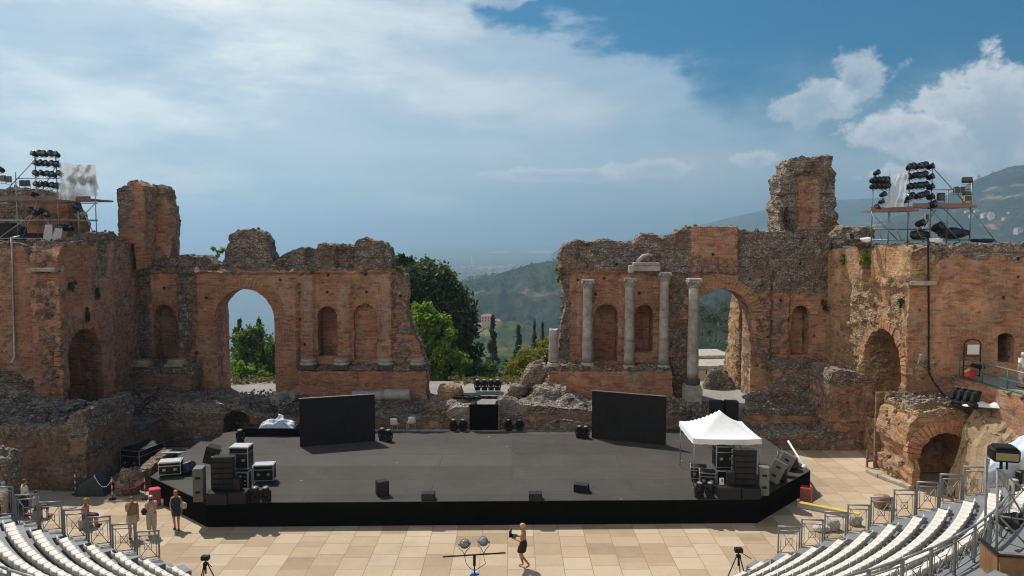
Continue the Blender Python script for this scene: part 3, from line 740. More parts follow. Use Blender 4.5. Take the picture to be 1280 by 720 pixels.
podium('weathered podium block between the left side wall and the open arch', [(152, 530), (156, 470), (160, 460), (182, 458), (184, 462), (204, 460), (232, 457), (238, 462), (243, 515), (243, 530)], YP, 1.7, M['rubble'], pxf(lambda x, y: .25 + .6 * (y < 466), YP), pxf(lambda x, y: .4 * band(x, 195, 235, 8) * (y > 466), YP), 14)
podium('weathered brick podium block right of the open right arch', [(968, 515), (968, 456), (980, 453), (1010, 453), (1034, 455), (1040, 515)], YP, 1.7, M['brick'], pxf(lambda x, y: .35 + .5 * (y < 460), YP), pxf(lambda x, y: .5 * (y < 458), YP), 15)
def base_block(px, pyt, pyb, w, label, dark=True, Y=YP):
    a = P(px, pyb, Y - .08); ct = P(px, pyt, Y - .08); hgt = ct.z - a.z
    t = thing('stone_pedestal', label, 'column base', (a.x, Y + .42, a.z), random.uniform(-.04, .04), 'stone column bases on the podiums')
    m_ = MB()
    m_.box((0, 0, hgt * .22), (w, w, hgt * .44), b=.03); m_.build('plinth', M['darkstone'] if dark else M['limestone'], t)
    m_ = MB(); m_.lathe([(w * .5, hgt * .442), (w * .53, hgt * .5), (w * .53, hgt * .6), (w * .46, hgt * .66), (w * .44, hgt * .76), (w * .48, hgt * .8), (w * .48, hgt * .93), (w * .42, hgt)], 20); m_.build('torus', M['limestone'], t)
bl = 'on the long left podium'
for px, w, q in ((383, 1.05, 'leftmost stone column base ' + bl), (425, 1.0, 'stone column base under the first pier ' + bl), (481, 1.0, 'stone column base below the third niche ' + bl), (521, .95, 'rightmost stone column base ' + bl)):
    base_block(px, 450, 463, w, q)
base_block(172, 451, 459, 1.15, 'stone column base in the left corner by the side wall', False)
base_block(217, 450, 459, 1.15, 'stone column base right of the first small niche', False)
# standing columns
def column(px, ptop, pbot, label, cap=True, pedestal=0.0, Y=YP + .55, r=.33, stub=False):
    a = P(px, pbot, Y); zt = P(px, ptop, Y).z
    t = thing('stone_column', label, 'column', (a.x, Y, a.z), 0, 'standing columns')
    z = 0.0
    if pedestal:
        m_ = MB(); m_.box((0, 0, pedestal * .44), (1.05, 1.05, pedestal * .88), b=.05); m_.box((0, 0, pedestal * .94), (.92, .92, pedestal * .118), b=.03); m_.build('pedestal', M['marble'], t); z = pedestal + .001
        m_ = MB(); m_.lathe([(r * 1.25, z), (r * 1.3, z + .1), (r * 1.3, z + .28), (r * 1.15, z + .4)], 24); m_.build('base', M['darkstone'], t); z += .402
    else:
        m_ = MB(); m_.lathe([(r * 1.4, 0), (r * 1.45, .06), (r * 1.42, .14), (r * 1.2, .2), (r * 1.24, .27), (r * 1.05, .32)], 24); m_.build('base', M['limestone'], t); z = .322
    H = zt - a.z; caph = .55 if cap else 0.0
    m_ = MB(); prof = []; n = 14
    for k in range(n + 1):
        f = k / n; rr = r * (1 - .14 * f) * (1 + .012 * math.sin(k * 5.1 + px))
        prof.append((rr, z + (H - caph - z) * f))
        if k in (4, 9): prof += [(rr, z + (H - caph - z) * (f + .004)), (rr * .95, z + (H - caph - z) * (f + .006)), (rr, z + (H - caph - z) * (f + .009))]
    prof.sort(key=lambda q: q[1])
    sh = m_.lathe(prof, 28).build('shaft', M['marble'], t)
    if stub:
        for v in sh.data.vertices:
            if v.co.z > H - .1: v.co.z += .12 * noise.noise(v.co * 3)
    if cap:
        m_ = MB(); z0 = H - caph
        m_.lathe([(r * .9, z0), (r * .98, z0 + .03), (r * .9, z0 + .07), (r * 1.0, z0 + .2), (r * 1.25, z0 + .36), (r * 1.3, z0 + .42)], 20)
        for ring, (zz, rr, k) in enumerate(((z0 + .16, r * 1.02, 8), (z0 + .29, r * 1.16, 8))):
            for i in range(k):
                an = 2 * math.pi * (i + ring * .5) / k
                m_.ball((math.cos(an) * rr, math.sin(an) * rr, zz), (.07, .07, .1), 6, 4)
        for sx in (-1, 1):
            for sy in (-1, 1): m_.ball((sx * r * 1.05, sy * r * 1.05, z0 + .37), (.09, .09, .08), 6, 4)
        m_.box((0, 0, z0 + .485), (r * 2.35, r * 2.35, .13), b=.03)
        m_.build('capital', M['marble'], t)
    return t
column(734, 349, 459, 'slender grey column with carved capital, leftmost of the tall ones on the podium')
column(786, 347, 462, 'slender grey column under the left end of the marble lintel')
column(829, 340, 462, 'slender grey column under the right end of the marble lintel')
column(865, 348, 507, 'tallest grey column, on its own square pedestal before the right arch', pedestal=1.35, Y=46.0, r=.36)
column(692, 411, 459, 'short broken column stub without capital at the gap', cap=False, stub=True)
pa, pb = P(786, 346, YP + .55), P(829, 339, YP + .55)
zc = max(pa.z, pb.z) + .01
t = thing('marble_lintel', 'pale marble lintel lying across two columns with a broken cornice piece on top', 'lintel', ((pa.x + pb.x) / 2, YP + .55, zc))
m_ = MB(); L = pb.x - pa.x
m_.box((0, 0, .17), (L * .78, .62, .34), b=.03); m_.box((-.03, -.02, .45), (L * .74, .66, .2), b=.03)
m_.build('beam', M['marble'], t)
m_ = MB(); m_.box((-L * .44, 0, .12), (.3, .5, .5), b=.04); m_.build('end_block', M['marble'], t)
m_ = MB(); m_.path([(-.55, 0, .56), (-.4, 0, .75), (-.2, 0, .95), (.1, 0, 1.02), (.4, 0, .98)], .13, 7, rads=[.14, .13, .12, .1, .07]); m_.build('cornice_fragment', M['marble'], t)
# fallen drums and slabs
def drum(label, p, ang, L, r, name='column_drum'):
    m_ = MB(); A = Matrix.Translation(p) @ Matrix.Rotation(ang, 4, 'Z') @ Matrix.Rotation(R(90), 4, 'X')
    m_.lathe([(r * .97, -L / 2), (r, -L / 2 + .03), (r * .98, 0), (r, L / 2 - .03), (r * .97, L / 2)], 22, 0, A)
    tag(m_.build(name, M['marble']), label, 'column drum', 'fallen column drums')
drum('fallen column drum lying at the foot of the left arch, nearer the opening', G(352, 503, 2.1) + Vector((0, 0, .3)), R(-14), 1.5, .36)
drum('fallen column drum lying at the foot of the left arch, against the podium', G(366, 499, 2.1) + Vector((0.1, 0, .3)), R(-8), 1.3, .34)
drum('fallen column drum lying behind the left black screen', P(461, 495, 45.6), R(90), 2.0, .34)
drum('fallen column drum lying right of the left screen before the podium', P(497, 494, 45.6), R(88), 1.6, .38)
# ------------------------------------------------------------------ low walls and rubble round the stage
ZD = 1.06
YS = 43.2
def low(name, label, pts, Y, thick, mat=M['rubble'], rub=.8, pale=.3, seed=0.0, cat='low wall', holes=[], **k):
    fr = rub if callable(rub) else (lambda x, y: rub); fp = pale if callable(pale) else (lambda x, y: pale)
    return tag(wall(name, pxpoly(pts, Y), holes, mapY(Y), thick, mat, None, rub=pxf(fr, Y), pale=pxf(fp, Y), seed=seed, **k), label, cat)
low('low_wall', 'low rubble wall behind the stage between the left screen and the black door', [(372, 560), (372, 523), (400, 521), (430, 520), (470, 519), (510, 520), (540, 521), (556, 514), (570, 508), (588, 508), (588, 560)], YS, 1.2, rub=lambda x, y: max(.9 * (y < 523), .35 + .5 * (x > 550)), pale=lambda x, y: .6 * (y < 524) + .4 * (x > 560), seed=20)
low('low_wall', 'low sloping rubble wall behind the stage right of the black door', [(622, 560), (622, 500), (632, 497), (650, 505), (680, 508), (700, 509), (742, 513), (800, 518), (850, 522), (850, 560)], YS, 1.2, rub=lambda x, y: .95 if x < 655 or y < 516 else .25, pale=lambda x, y: .55 * (x < 660) + .3 * (y < 516), seed=21)
low('low_wall', 'small broken ledge of stone at the right end of the stage back', [(668, 560), (668, 533), (690, 528), (700, 525), (715, 526), (740, 530), (850, 536), (850, 560)], 42.75, .4, rub=.5, pale=.4, seed=22, step=.15)
low('low_wall', 'long grey foundation wall under the right podium', [(690, 540), (690, 505), (720, 502), (760, 503), (800, 501), (850, 502), (905, 512), (905, 540)], 44.9, 1.4, rub=.9, pale=.4, seed=23)
low('low_wall', 'long grey foundation wall under the left podium', [(348, 545), (348, 508), (380, 505), (420, 503), (470, 503), (520, 504), (550, 506), (556, 545)], 44.9, 1.4, rub=.9, pale=.45, seed=24)
pas = archhole(280, 312, 512, 566, 43.4)
low('low_wall', 'rough stone wall with a small dark arched passage left of the stage', [(150, 590), (150, 540), (165, 520), (186, 506), (220, 505), (250, 503), (290, 506), (312, 512), (330, 518), (352, 522), (374, 524), (374, 590)], 43.4, 1.6, rub=lambda x, y: .95 if y < 518 else .45, pale=lambda x, y: .5 * (y < 518) + .35 * band(x, 222, 275, 10), holes=[pas[0]], seed=25)
low('low_wall', 'upper rubble shelf left of the arch foot', [(150, 590), (156, 500), (200, 494), (262, 493), (300, 497), (346, 502), (348, 590)], 45.05, 1.3, rub=.95, pale=.5, seed=26)
# right of the stage
low('low_wall', 'long brown stepped foundation right of the stage, upper step', [(932, 560), (932, 514), (980, 511), (1036, 512), (1080, 512), (1080, 560)], 44.4, 1.8, M['brick'], rub=lambda x, y: .9 if y < 518 else .25, pale=lambda x, y: .5 * (y < 517), seed=27)
low('low_wall', 'long grey stepped foundation right of the stage, lower step', [(915, 585), (915, 543), (960, 541), (1000, 540), (1040, 541), (1072, 545), (1080, 585)], 42.4, 2.2, M['rubble'], rub=lambda x, y: .9 if y < 548 else .4, pale=lambda x, y: .6 * (y < 550), seed=28)
low('low_wall', 'tall brown block of masonry in the right corner below the side wall', [(1036, 590), (1036, 475), (1040, 466), (1052, 462), (1070, 464), (1084, 472), (1092, 492), (1094, 590)], 42.6, 3.0, M['brick'], rub=lambda x, y: .45 + .4 * (y < 480), pale=lambda x, y: .45 * band(y, 530, 560, 10), seed=29)
low('low_wall', 'rough shelf below the podium right of the right arch', [(938, 530), (938, 500), (944, 494), (962, 492), (985, 470), (1034, 470), (1036, 530)], 45.4, 1.0, M['rubble'], rub=.7, pale=.3, seed=30)
# black door of the stage back
t = thing('stage_door', 'square black doorway in the middle of the stage back', 'doorway', P(605, 540, 43.0))
a, c = P(587, 505, 43.0), P(623, 540, 43.0); w = c.x - a.x; h = a.z - ZD
t.location = ((a.x + c.x) / 2, 43.0, ZD)
m_ = MB(); m_.box((-w / 2 - .03, -.02, h / 2), (.05, .3, h)); m_.box((w / 2 + .03, -.02, h / 2), (.05, .3, h)); m_.build('frame', M['wood'], t)
m_ = MB(); m_.box((0, -.1, h / 2), (w, .04, h)); m_.build('curtain', M['black'], t)
# gap rubble: mounds and boulders
mound('rubble_mound', G(530, 520, 2.0).x, G(590, 520, 2.0).x, 43.6, 47.5, lambda x, y: 2.1 + .5 * math.exp(-((x + 3.3) ** 2) / 1.5 - (y - 45.6) ** 2 / 3) + .25 * noise.noise(Vector((x * 1.4, y * 1.4, 1))), M['rubble'], .22, .16, skirt=.9, pale=.55)
tag(bpy.data.objects['rubble_mound'], 'sunlit mound of rubble left of the black door', 'rubble')
o = mound('rubble_mound', G(620, 520, 2).x, G(745, 520, 2).x, 43.8, 48.5, lambda x, y: 2.1 + 1.0 * math.exp(-((x - 2.6) ** 2) / 3.0 - (y - 45.8) ** 2 / 3.5) + .3 * noise.noise(Vector((x * 1.3, y * 1.3, 7))), M['rubble'], .2, .18, skirt=.9, pale=.55)
tag(o, 'sunlit mound of rubble between the black door and the right podium', 'rubble')
boulder('boulder', 'large leaning slab of old masonry at the left end of the right podium', 'boulder', P(668, 470, 46.4), (.75, .7, 1.25), M['rubble'], 1.3, (0, R(28), 0), pale=.6)
boulder('boulder', 'big rounded lump of masonry below the leaning slab', 'boulder', P(684, 494, 45.2), (1.0, .8, .75), M['rubble'], 4.7, (0, R(10), 0), pale=.6)
boulder('boulder', 'squat lump of masonry with brick core left of the four stage lamps', 'boulder', P(563, 492, 45.6), (.95, .7, .75), M['brick_tan'], 8.2, rub=.6, pale=.4, amp=.15)
boulder('boulder', 'rough lump of rubble right of the four stage lamps', 'boulder', P(648, 488, 46.0), (.7, .6, .5), M['rubble'], 9.9, pale=.6)
# ------------------------------------------------------------------ left foreground: terrace block, passage wall, stumps
YK = 35.6
blk = pxpoly([(-90, 640), (-90, 520), (-40, 517), (0, 528), (30, 531), (60, 532), (80, 530), (98, 512), (107, 514), (109, 540), (107, 570), (104, 600), (104, 640)], YK)
o = wall('terrace_block', blk, [], mapY(YK), 4.3, M['rubble'], None, rub=pxf(lambda x, y: .9 if y < 545 else (.35 if x < 80 else .2), YK), pale=pxf(lambda x, y: .6 * (y < 548), YK), seed=31)
tag(o, 'massive stone terrace block with a pale rubble rim left of the stage', 'ruin')
o = tag(mound('gravel_heap', XL - 12, XL + 1.2, 37.0, YFL, lambda x, y: 3.6 + .4 * noise.noise(Vector((x * .7, y * .7, 2))) + max(0, (XL - x) * .5) * .6 * (y - 36.5) / 3, M['rubble'], .3, .16, skirt=2.5, pale=.2), 'dark heap of rubble at the foot of the left wing wall', 'rubble')
XW = -20.7
pw = [(35.5, -.2), (35.5, 1.7), (37, 1.72), (38.5, 1.7), (40, 1.75), (42, 1.72), (43.6, 1.75), (43.6, -.2)]
o = wall('passage_wall', pw, [], mapX(XW, -1), 1.3, M['rubble'], None, rub=lambda u, z: .9 if z > 1.5 else .3, pale=lambda u, z: .4 * (z > 1.5), seed=32)
tag(o, 'long low stone wall running back beside the left passage', 'low wall')
o = mound('rubble_slope', XL + .3, XW - 1.0, 39.3, 47, lambda x, y: 1.75 + (y - 39.3) * .06 + .3 * noise.noise(Vector((x, y, 5))) + .5 * max(0, XW - 2.4 - x), M['rubble'], .25, .2, skirt=-.1, pale=.45)
tag(o, 'slope of loose rubble at the foot of the left side wall', 'rubble')
boulder('stone_block', 'upright squared stone block on the rubble left of the passage', 'stone block', P(123, 524, 39.0), (.62, .5, .55), M['limestone'], 2.2, amp=.08, sub=3)
boulder('stone_pillar', 'stump of a rubble pillar with a sunlit top at the left edge', 'ruin', ((8 - 640) / F * 33.4 - .35, 32.8, 1.2), (1.0, .8, 2.0), M['rubble'], 3.9, amp=.3, pale=.5)
boulder('stone_stump', 'rounded stump of coursed stones before the chain posts', 'ruin', G(160, 620, 0) + Vector((0, .3, .62)), (.62, .5, .85), M['rubble'], 6.6, (R(8), R(10), .5), amp=.38, pale=.6)
o = wall('low_wall', [(35.9, -.1), (35.9, .95), (36.3, 1.1), (37.2, 1.15), (38.3, 1.2), (38.9, 1.0), (38.9, -.1)], [], mapX(-18.4, 1), .6, M['rubble'], None, rub=.6 if False else (lambda u, z: .9 if z > 1.3 else .45), pale=lambda u, z: .5, seed=33)
tag(o, 'thin sunlit stone wall standing close to the left side of the stage', 'low wall')
# ------------------------------------------------------------------ right foreground: vaulted ruin, bank, walkway
YV = 35.8
va = archhole(1150, 1213, 541, 640, YV)
o = thing('vaulted_ruin', 'brick ruin with a dark low vault beside the right seats', 'ruin')
blk = pxpoly([(1139, 640), (1137, 605), (1138, 570), (1137, 545), (1142, 525), (1150, 513), (1165, 516), (1180, 511), (1200, 516), (1215, 523), (1240, 528), (1300, 538), (1300, 640)], YV)
def rubV(x, y): return .85 if y < 522 else .35
wall('masonry', blk, [va[0]], mapY(YV), 3.2, M['brick_tan'], o, rub=pxf(rubV, YV), pale=pxf(lambda x, y: .3 * (y < 520) + .2 * (x < 1145), YV), seed=34, jag=.22, rim=.3, a0=.06)
arch_ring(va[1], va[2], va[3], mapY(YV), o, .7, .06)
m_ = MB(); m_.box(((va[1] + va[2]) / 2, YV + 3.4, 1.9), (3.6, .12, 4.4)); m_.build('vault_back', M['rubble'], o)
def bank(x, y):
    e = max(0.0, min(1.0, (x - 20.9) / 1.3)); b = 4.15 - max(0, 35.7 - y) * .42
    return (max(-.05, b) + .3 * noise.noise(Vector((x * .9, y * .9, 2)))) * e
o = mound('earth_bank', 20.6, 32, 26.5, 35.4, bank, M['earth'], .16, .2, skirt=-.2)
tag(o, 'bank of dry earth and stones running down beside the right seats', 'earth bank')
o = mound('earth_ledge', 19.9, 25, 36.35, YFR, lambda x, y: 4.15 + .15 * noise.noise(Vector((x * 1.5, y * 1.5, 8))), M['earth'], .25, .1, skirt=3.0)
tag(o, 'dry earth top of the vaulted ruin below the right wing wall', 'earth bank')
# walkway with retaining wall and rail
WX0, WX1 = 22.75, 23.1
mW = lambda u, z, d: Vector((WX0 + (YFR - u) * (WX1 - WX0) / 6 + d, u, z))
zw = 5.15
o = wall('retaining_wall', [(29.5, 2.6), (29.5, zw), (32.5, zw), (36, zw), (YFR, zw), (YFR, 3.6)], [], mW, .5, M['brick_red'], None, rub=lambda u, z: .1 + .8 * (u < 32.6), step=.2, jag=.03, seed=35)
tag(o, 'red brick retaining wall under the right walkway', 'wall')
m_ = MB(); m_.box((27.6, 33.5, zw - .1), (9.0, 2 * (YFR - 33.5 - .03), .3)); o = tag(m_.build('walkway', M['terrace']), kind='structure')
t = thing('walkway_railing', 'dark green metal railing along the edge of the right walkway', 'railing', (0, 0, 0))
def wy(f): return YFR - .4 - f * 8.5
def wp_(f, z): u = wy(f); return Vector((WX0 + (YFR - u) * (WX1 - WX0) / 6 + .15, u, zw + z))
for k in range(6):
    m_ = MB(); m_.tube(wp_(k / 5, .05), wp_(k / 5, 1.05), .03); m_.build('post', M['greenpaint'], t)
for z, q, r, mt in ((1.05, 'handrail', .035, 'steel'), (.55, 'mid_rail', .028, 'greenpaint'), (.1, 'toe_rail', .035, 'greenpaint')):
    m_ = MB(); m_.tube(wp_(0, z), wp_(1, z), r); m_.build(q, M[mt], t)
t = thing('walkway_gate', 'dark metal gate with a white notice at the end of the walkway', 'gate', wp_(0, 0) + Vector((.25, .1, 0)))
m_ = MB()
for x in (0, .85): m_.tube((x, 0, 0), (x, 0, 1.75), .03)
m_.path([(0, 0, 1.75), (.15, 0, 1.92), (.42, 0, 1.98), (.7, 0, 1.92), (.85, 0, 1.75)], .03)
for z in (.1, .6, 1.1): m_.tube((0, 0, z), (.85, 0, z), .022)
m_.build('frame', M['blackmetal'], t)
m_ = MB(); m_.box((.45, -.03, 1.45), (.6, .02, .5)); m_.build('notice', M['white'], t)
t = thing('warning_lamp', 'red folding machine with black top leaning behind the walkway rail', 'equipment', P(1213, 466, 36.6))
t.location = (P(1212, 466, 36.9).x, 36.9, zw + .05)
m_ = MB(); m_.box((-.1, 0, .3), (.4, .3, .5), b=.05, M=Matrix.Rotation(R(25), 4, 'Y')); m_.build('body', M['red'], t)
m_ = MB(); m_.box((.25, 0, .75), (.6, .3, .2), b=.05, M=Matrix.Rotation(R(12), 4, 'Y')); m_.build('top', M['plastic'], t)
m_ = MB(); m_.box((.05, -.16, .55), (.3, .02, .12), M=Matrix.Rotation(R(-30), 4, 'Y')); m_.build('stripe', M['yellow'], t)
m_ = MB(); kp = [G(1085, 590, 0), G(1100, 597, 0), G(1140, 612, 0)]
for a, c in zip(kp, kp[1:]):
    d = c - a; m_.box((a + c) / 2 + Vector((0, 0, .09)), (d.length - .02, .35, .18), rz=math.atan2(d.y, d.x), b=.02)
tag(m_.build('kerb', M['limestone']), 'pale stone kerb along the foot of the vaulted ruin', 'kerb')
t = thing('wooden_barrier', 'small brown wooden barrier at the left foot of the vaulted ruin', 'barrier', G(1087, 586, 0) + Vector((0, .3, 0)), .35)
for x in (0, .75): m_ = MB(); m_.box((x, 0, .45), (.09, .09, .9)); m_.build('post', M['plank'], t)
for z in (.35, .78): m_ = MB(); m_.box((.375, -.06, z), (.9, .03, .12)); m_.build('board', M['plank'], t)
boulder('rubble_lump', 'lump of broken masonry seen through the right arch', 'rubble', P(897, 480, 51.0) + Vector((0, 0, -.2)), (1.15, .7, 1.45), M['rubble'], 12.2, amp=.35, pale=.5)
M['cavea'] = pm('pale_limestone_tiers', (.52, .45, .36), .9, var=.2, scale=.6)
# stone cavea that rises round and behind the viewer
V = []; Fc = []; n = 60; prof = []
r_ = 24.6; z_ = 3.0
while r_ < 50: prof += [(r_, z_), (r_ + .72, z_ + .02)]; r_ += .74; z_ += .40 if r_ < 36 else (.28 if r_ < 39.5 else .42)
prof += [(r_ + .1, z_), (r_ + .2, z_ + 7.0), (r_ + 2.2, z_ + 7.0), (r_ + 2.4, 0)]
for r_, z_ in prof:
    for k in range(n + 1):
        a = math.pi * (.56 + .88 * k / n); V.append((-1.7 + math.sin(a) * r_, 37 + math.cos(a) * r_, min(z_, 10.9 + max(0, (r_ - 38.5) * .5)) if r_ < 50 else z_))
for j in range(len(prof) - 1):
    for k in range(n): a = j * (n + 1) + k; Fc.append((a, a + 1, a + n + 2, a + n + 1))
tag(finish('cavea', V, Fc, {}, M['cavea'], None), 'stone tiers of the theatre rising behind the white seats', 'seating tiers')
# ------------------------------------------------------------------ loose stones
sp = []
def scat(n, x0, x1, y0, y1, z, s0=.05, s1=.16, dz=.1):
    for _ in range(n):
        k = random.random()
        sp.append((random.uniform(x0, x1), random.uniform(y0, y1), z + random.uniform(-dz, dz), s0 + (s1 - s0) * k * k))
scat(700, G(150, 560, 1.5).x, G(372, 540, 2).x, 43.5, 47.6, 2.25, .06, .2, .25)
scat(260, G(345, 540, 2).x, -2.6, 43.3, 46.3, 2.0, .05, .16, .12)
scat(300, .8, 13.5, 43.4, 46.3, 2.0, .05, .17, .15)
scat(420, XL + .3, XW - .9, 39.3, 46.5, 2.7, .06, .22, .3)
scat(160, XL - 1, XW + .2, 35.6, 39.5, 3.45, .06, .18, .12)
scat(260, 19.3, 23, 35.6, 38.2, 4.25, .05, .16, .1)
sp2 = []
for _ in range(1500):
    x = random.uniform(21, 29); y = random.uniform(27, 35.4); sp2.append((x, y, bank(x, y) + .02, .025 + .12 * random.random() ** 3))
scat(140, 14.5, 20.2, 42.3, 46.5, 2.6, .05, .15, .25)
scat(150, -8.9, -6.0, 46.6, 48, 4.1, .04, .12, .05)
scat(140, 2.7, 10.3, 46.6, 48, 4.1, .04, .12, .05)
scat(180, XR, 29, YFR, 44, 11.85, .05, .2, .12)
scat(120, -30, XL, YFL, 44, 12.1, .05, .18, .12)
stones('loose_stones', sp, M['rubble'], 'loose stones scattered over the ruins')
stones('loose_stones', sp2, M['brick_tan'], 'loose stones on the earth bank by the right seats', .6)
# ------------------------------------------------------------------ ground, terrace, sea, hills
def sstep(x, a, c):
    t = max(0.0, min(1.0, (x - a) / (c - a))); return t * t * (3 - 2 * t)
def ground_h(x, y):
    d = max(0.0, y - 53.8) + .55 * max(0.0, abs(x + 2) - 70) * (1 if x < 0 else .25)
    r = math.hypot(x, y)
    h = -.06 - 2.2 * sstep(d, 0, 4) - 148 * (1 - math.exp(-max(0, d - 2) / 330))
    if r > 300: h += noise.noise(Vector((x * .002, y * .002, 0))) * min(40, (r - 300) * .05) * (1 - sstep(r, 2500, 5000))
    far = sstep(r, 1800, 5200)
    plain = -190 + noise.noise(Vector((x * .0004, y * .0004, 3))) * 5
    h = h * (1 - far) + plain * far
    cst = sstep(-x - .15 * y, -250, 500) * sstep(r, 500, 1100)
    return h * (1 - cst) + (-230) * cst
V = []; Fc = []; NA = 260
rad = [0, 4, 8, 14, 22, 30, 33.5, 36, 39, 43, 48, 54, 60, 68, 76, 88, 98, 112, 130, 155, 190, 240, 310, 400, 520, 680, 880, 1150, 1500, 2000, 2700, 3600, 5000, 7000, 10000, 14000, 20000, 24000]
for r in rad:
    for k in range(NA):
        a = 2 * math.pi * k / NA; x, y = math.sin(a) * r, 20 + math.cos(a) * r
        V.append((x, y, ground_h(x, y)))
for i in range(len(rad) - 1):
    for k in range(NA):
        q = (k + 1) % NA; Fc.append((i * NA + k, i * NA + q, (i + 1) * NA + q, (i + 1) * NA + k))
me = bpy.data.meshes.new('ground'); me.from_pydata(V, [], Fc); me.materials.append(M['plain'])
me.polygons.foreach_set('use_smooth', [True] * len(Fc)); me.update()
o = bpy.data.objects.new('ground', me); COL.objects.link(o); tag(o, kind='structure')
for r_, zz, nm, mt in ((24000, -196.0, 'sea', 'sea'),):
    m_ = MB(); ring = []
    for k in range(96):
        a = 2 * math.pi * k / 96; ring.append((math.sin(a) * r_, math.cos(a) * r_, zz))
    m_.add(ring + [(0, 0, zz)], [(k, (k + 1) % 96, 96) for k in range(96)])
    tag(m_.build(nm, M[mt]), kind='structure')
m_ = MB(); m_.prism([(-34, 20), (24.5, 20), (24.5, 43), (-34, 43)], -.03, .0); tag(m_.build('orchestra_floor', M['paving']), kind='structure')
m_ = MB(); m_.prism([(-40, 45.2), (36, 45.2), (36, 53.2), (-40, 53.4)], -.5, 1.9); tag(m_.build('terrace', M['terrace']), kind='structure')
def hill(name, sil, Y, foot_y, foot_z, mat, back=None, n=70, nv=26, gully=.16, dens=6, pw=1.15):
    pts = [P(x, y, Y) for x, y in sil]
    xs = [p.x for p in pts]; zs = [p.z for p in pts]; V = []; Fc = []
    back = back or Y * 1.3; rows = []
    sc = 3.2 / (Y - foot_y)
    for j in range(nv + 1):
        v = j / nv
        for i in range(n + 1):
            x = xs[0] + (xs[-1] - xs[0]) * i / n; zt = float(np.interp(x, xs, zs))
            if v < .7: f = v / .7; y = foot_y + (Y - foot_y) * f; k = f ** pw
            else: f = (v - .7) / .3; y = Y + (back - Y) * f; k = 1 - f
            z = foot_z + (zt - foot_z) * k
            am = gully * (zt - foot_z) * max(0.0, math.sin(math.pi * min(1, k))) ** .8 if k < 1 else 0
            z += am * (noise.noise(Vector((x * sc * 2.2, y * sc * .8, Y * .01))) + .5 * noise.noise(Vector((x * sc * 5, y * sc * 2.5, 7))) + .25 * noise.noise(Vector((x * sc * 12, y * sc * 8, 2))))
            z += .012 * (zt - foot_z) * noise.noise(Vector((x * sc * 14, y * sc * 3, 3)))
            V.append((x, y, z))
    for j in range(nv):
        for i in range(n):
            a = j * (n + 1) + i; Fc.append((a, a + 1, a + n + 2, a + n + 1))
    me = bpy.data.meshes.new(name); me.from_pydata(V, [], Fc); me.materials.append(mat)
    me.polygons.foreach_set('use_smooth', [True] * len(Fc)); me.update()
    o = bpy.data.objects.new(name, me); COL.objects.link(o); tag(o, kind='structure')
    return np.array(V).reshape(nv + 1, n + 1, 3)
HG = hill('hill', [(540, 375), (565, 360), (585, 352), (605, 347), (620, 343), (640, 337), (660, 331), (680, 327), (700, 326), (740, 322), (780, 325), (840, 335), (880, 338), (930, 330), (1000, 335), (1060, 350)], 1350, 820, -150, M['hill'], n=240, nv=120, gully=.42, pw=1.0)
HL = hill('hill', [(560, 452), (585, 425), (605, 410), (625, 402), (642, 400), (660, 406), (680, 416), (700, 426), (730, 436), (760, 444)], 620, 330, -105, M['hillgreen'], n=50, nv=24, gully=.1)
HR = hill('mountain', [(980, 310), (1030, 298), (1060, 290), (1090, 281), (1120, 270), (1150, 262), (1180, 251), (1200, 239), (1220, 225), (1240, 216), (1260, 210), (1280, 206), (1330, 196), (1400, 190), (1480, 200)], 2600, 900, -120, M['hill'], n=220, nv=100, gully=.24)
hill('mountain', [(700, 309), (760, 304), (830, 293), (870, 283), (900, 275), (940, 266), (975, 258), (1010, 252), (1045, 250), (1100, 247), (1160, 250), (1300, 262), (1500, 280)], 5400, 3800, -190, M['hill'], n=60, nv=20)
# slope seen through the right arch
HA = hill('hill', [(800, 360), (850, 372), (880, 380), (905, 388), (930, 392), (960, 396), (1000, 400)], 420, 210, -62, M['hill'], n=40, nv=20, gully=.12)
# ------------------------------------------------------------------ trees
def leafcloud(clumps, n, size, seed=0, flat=1.0, gap=.0):
    """clumps: (cx,cy,cz, rx,ry,rz, share). returns verts/faces of separate little leaf faces"""
    g = np.random.default_rng(seed); tot = sum(c[6] for c in clumps); C = []
    for c in clumps:
        k = max(3, int(n * c[6] / tot)); ns = max(4, int(k / 55))
        d = g.normal(size=(ns, 3)); d /= np.linalg.norm(d, axis=1, keepdims=True)
        rr = g.uniform(.25, 1.0, (ns, 1)) ** .45
        sub = d * rr * np.array(c[3:6]) * .88
        own = g.integers(0, ns, k); off = g.normal(size=(k, 3)) * np.array(c[3:6]) * g.uniform(.1, .2, (ns, 1))[own]
        off[:, 2] *= flat
        C.append(np.array(c[0:3]) + sub[own] + off)
    C = np.concatenate(C); k = len(C)
    a = g.normal(size=(k, 3)); a /= np.linalg.norm(a, axis=1, keepdims=True)
    h = g.normal(size=(k, 3)); bb = np.cross(a, h); bb /= np.linalg.norm(bb, axis=1, keepdims=True) + 1e-9
    s = size * g.uniform(.6, 1.35, (k, 1)); a = a * s; bb = bb * s * .55
    Vv = np.stack([C - a, C + bb * .9, C + a, C - bb * .9], 1).reshape(-1, 3)
    return Vv, np.arange(4 * k).reshape(-1, 4)
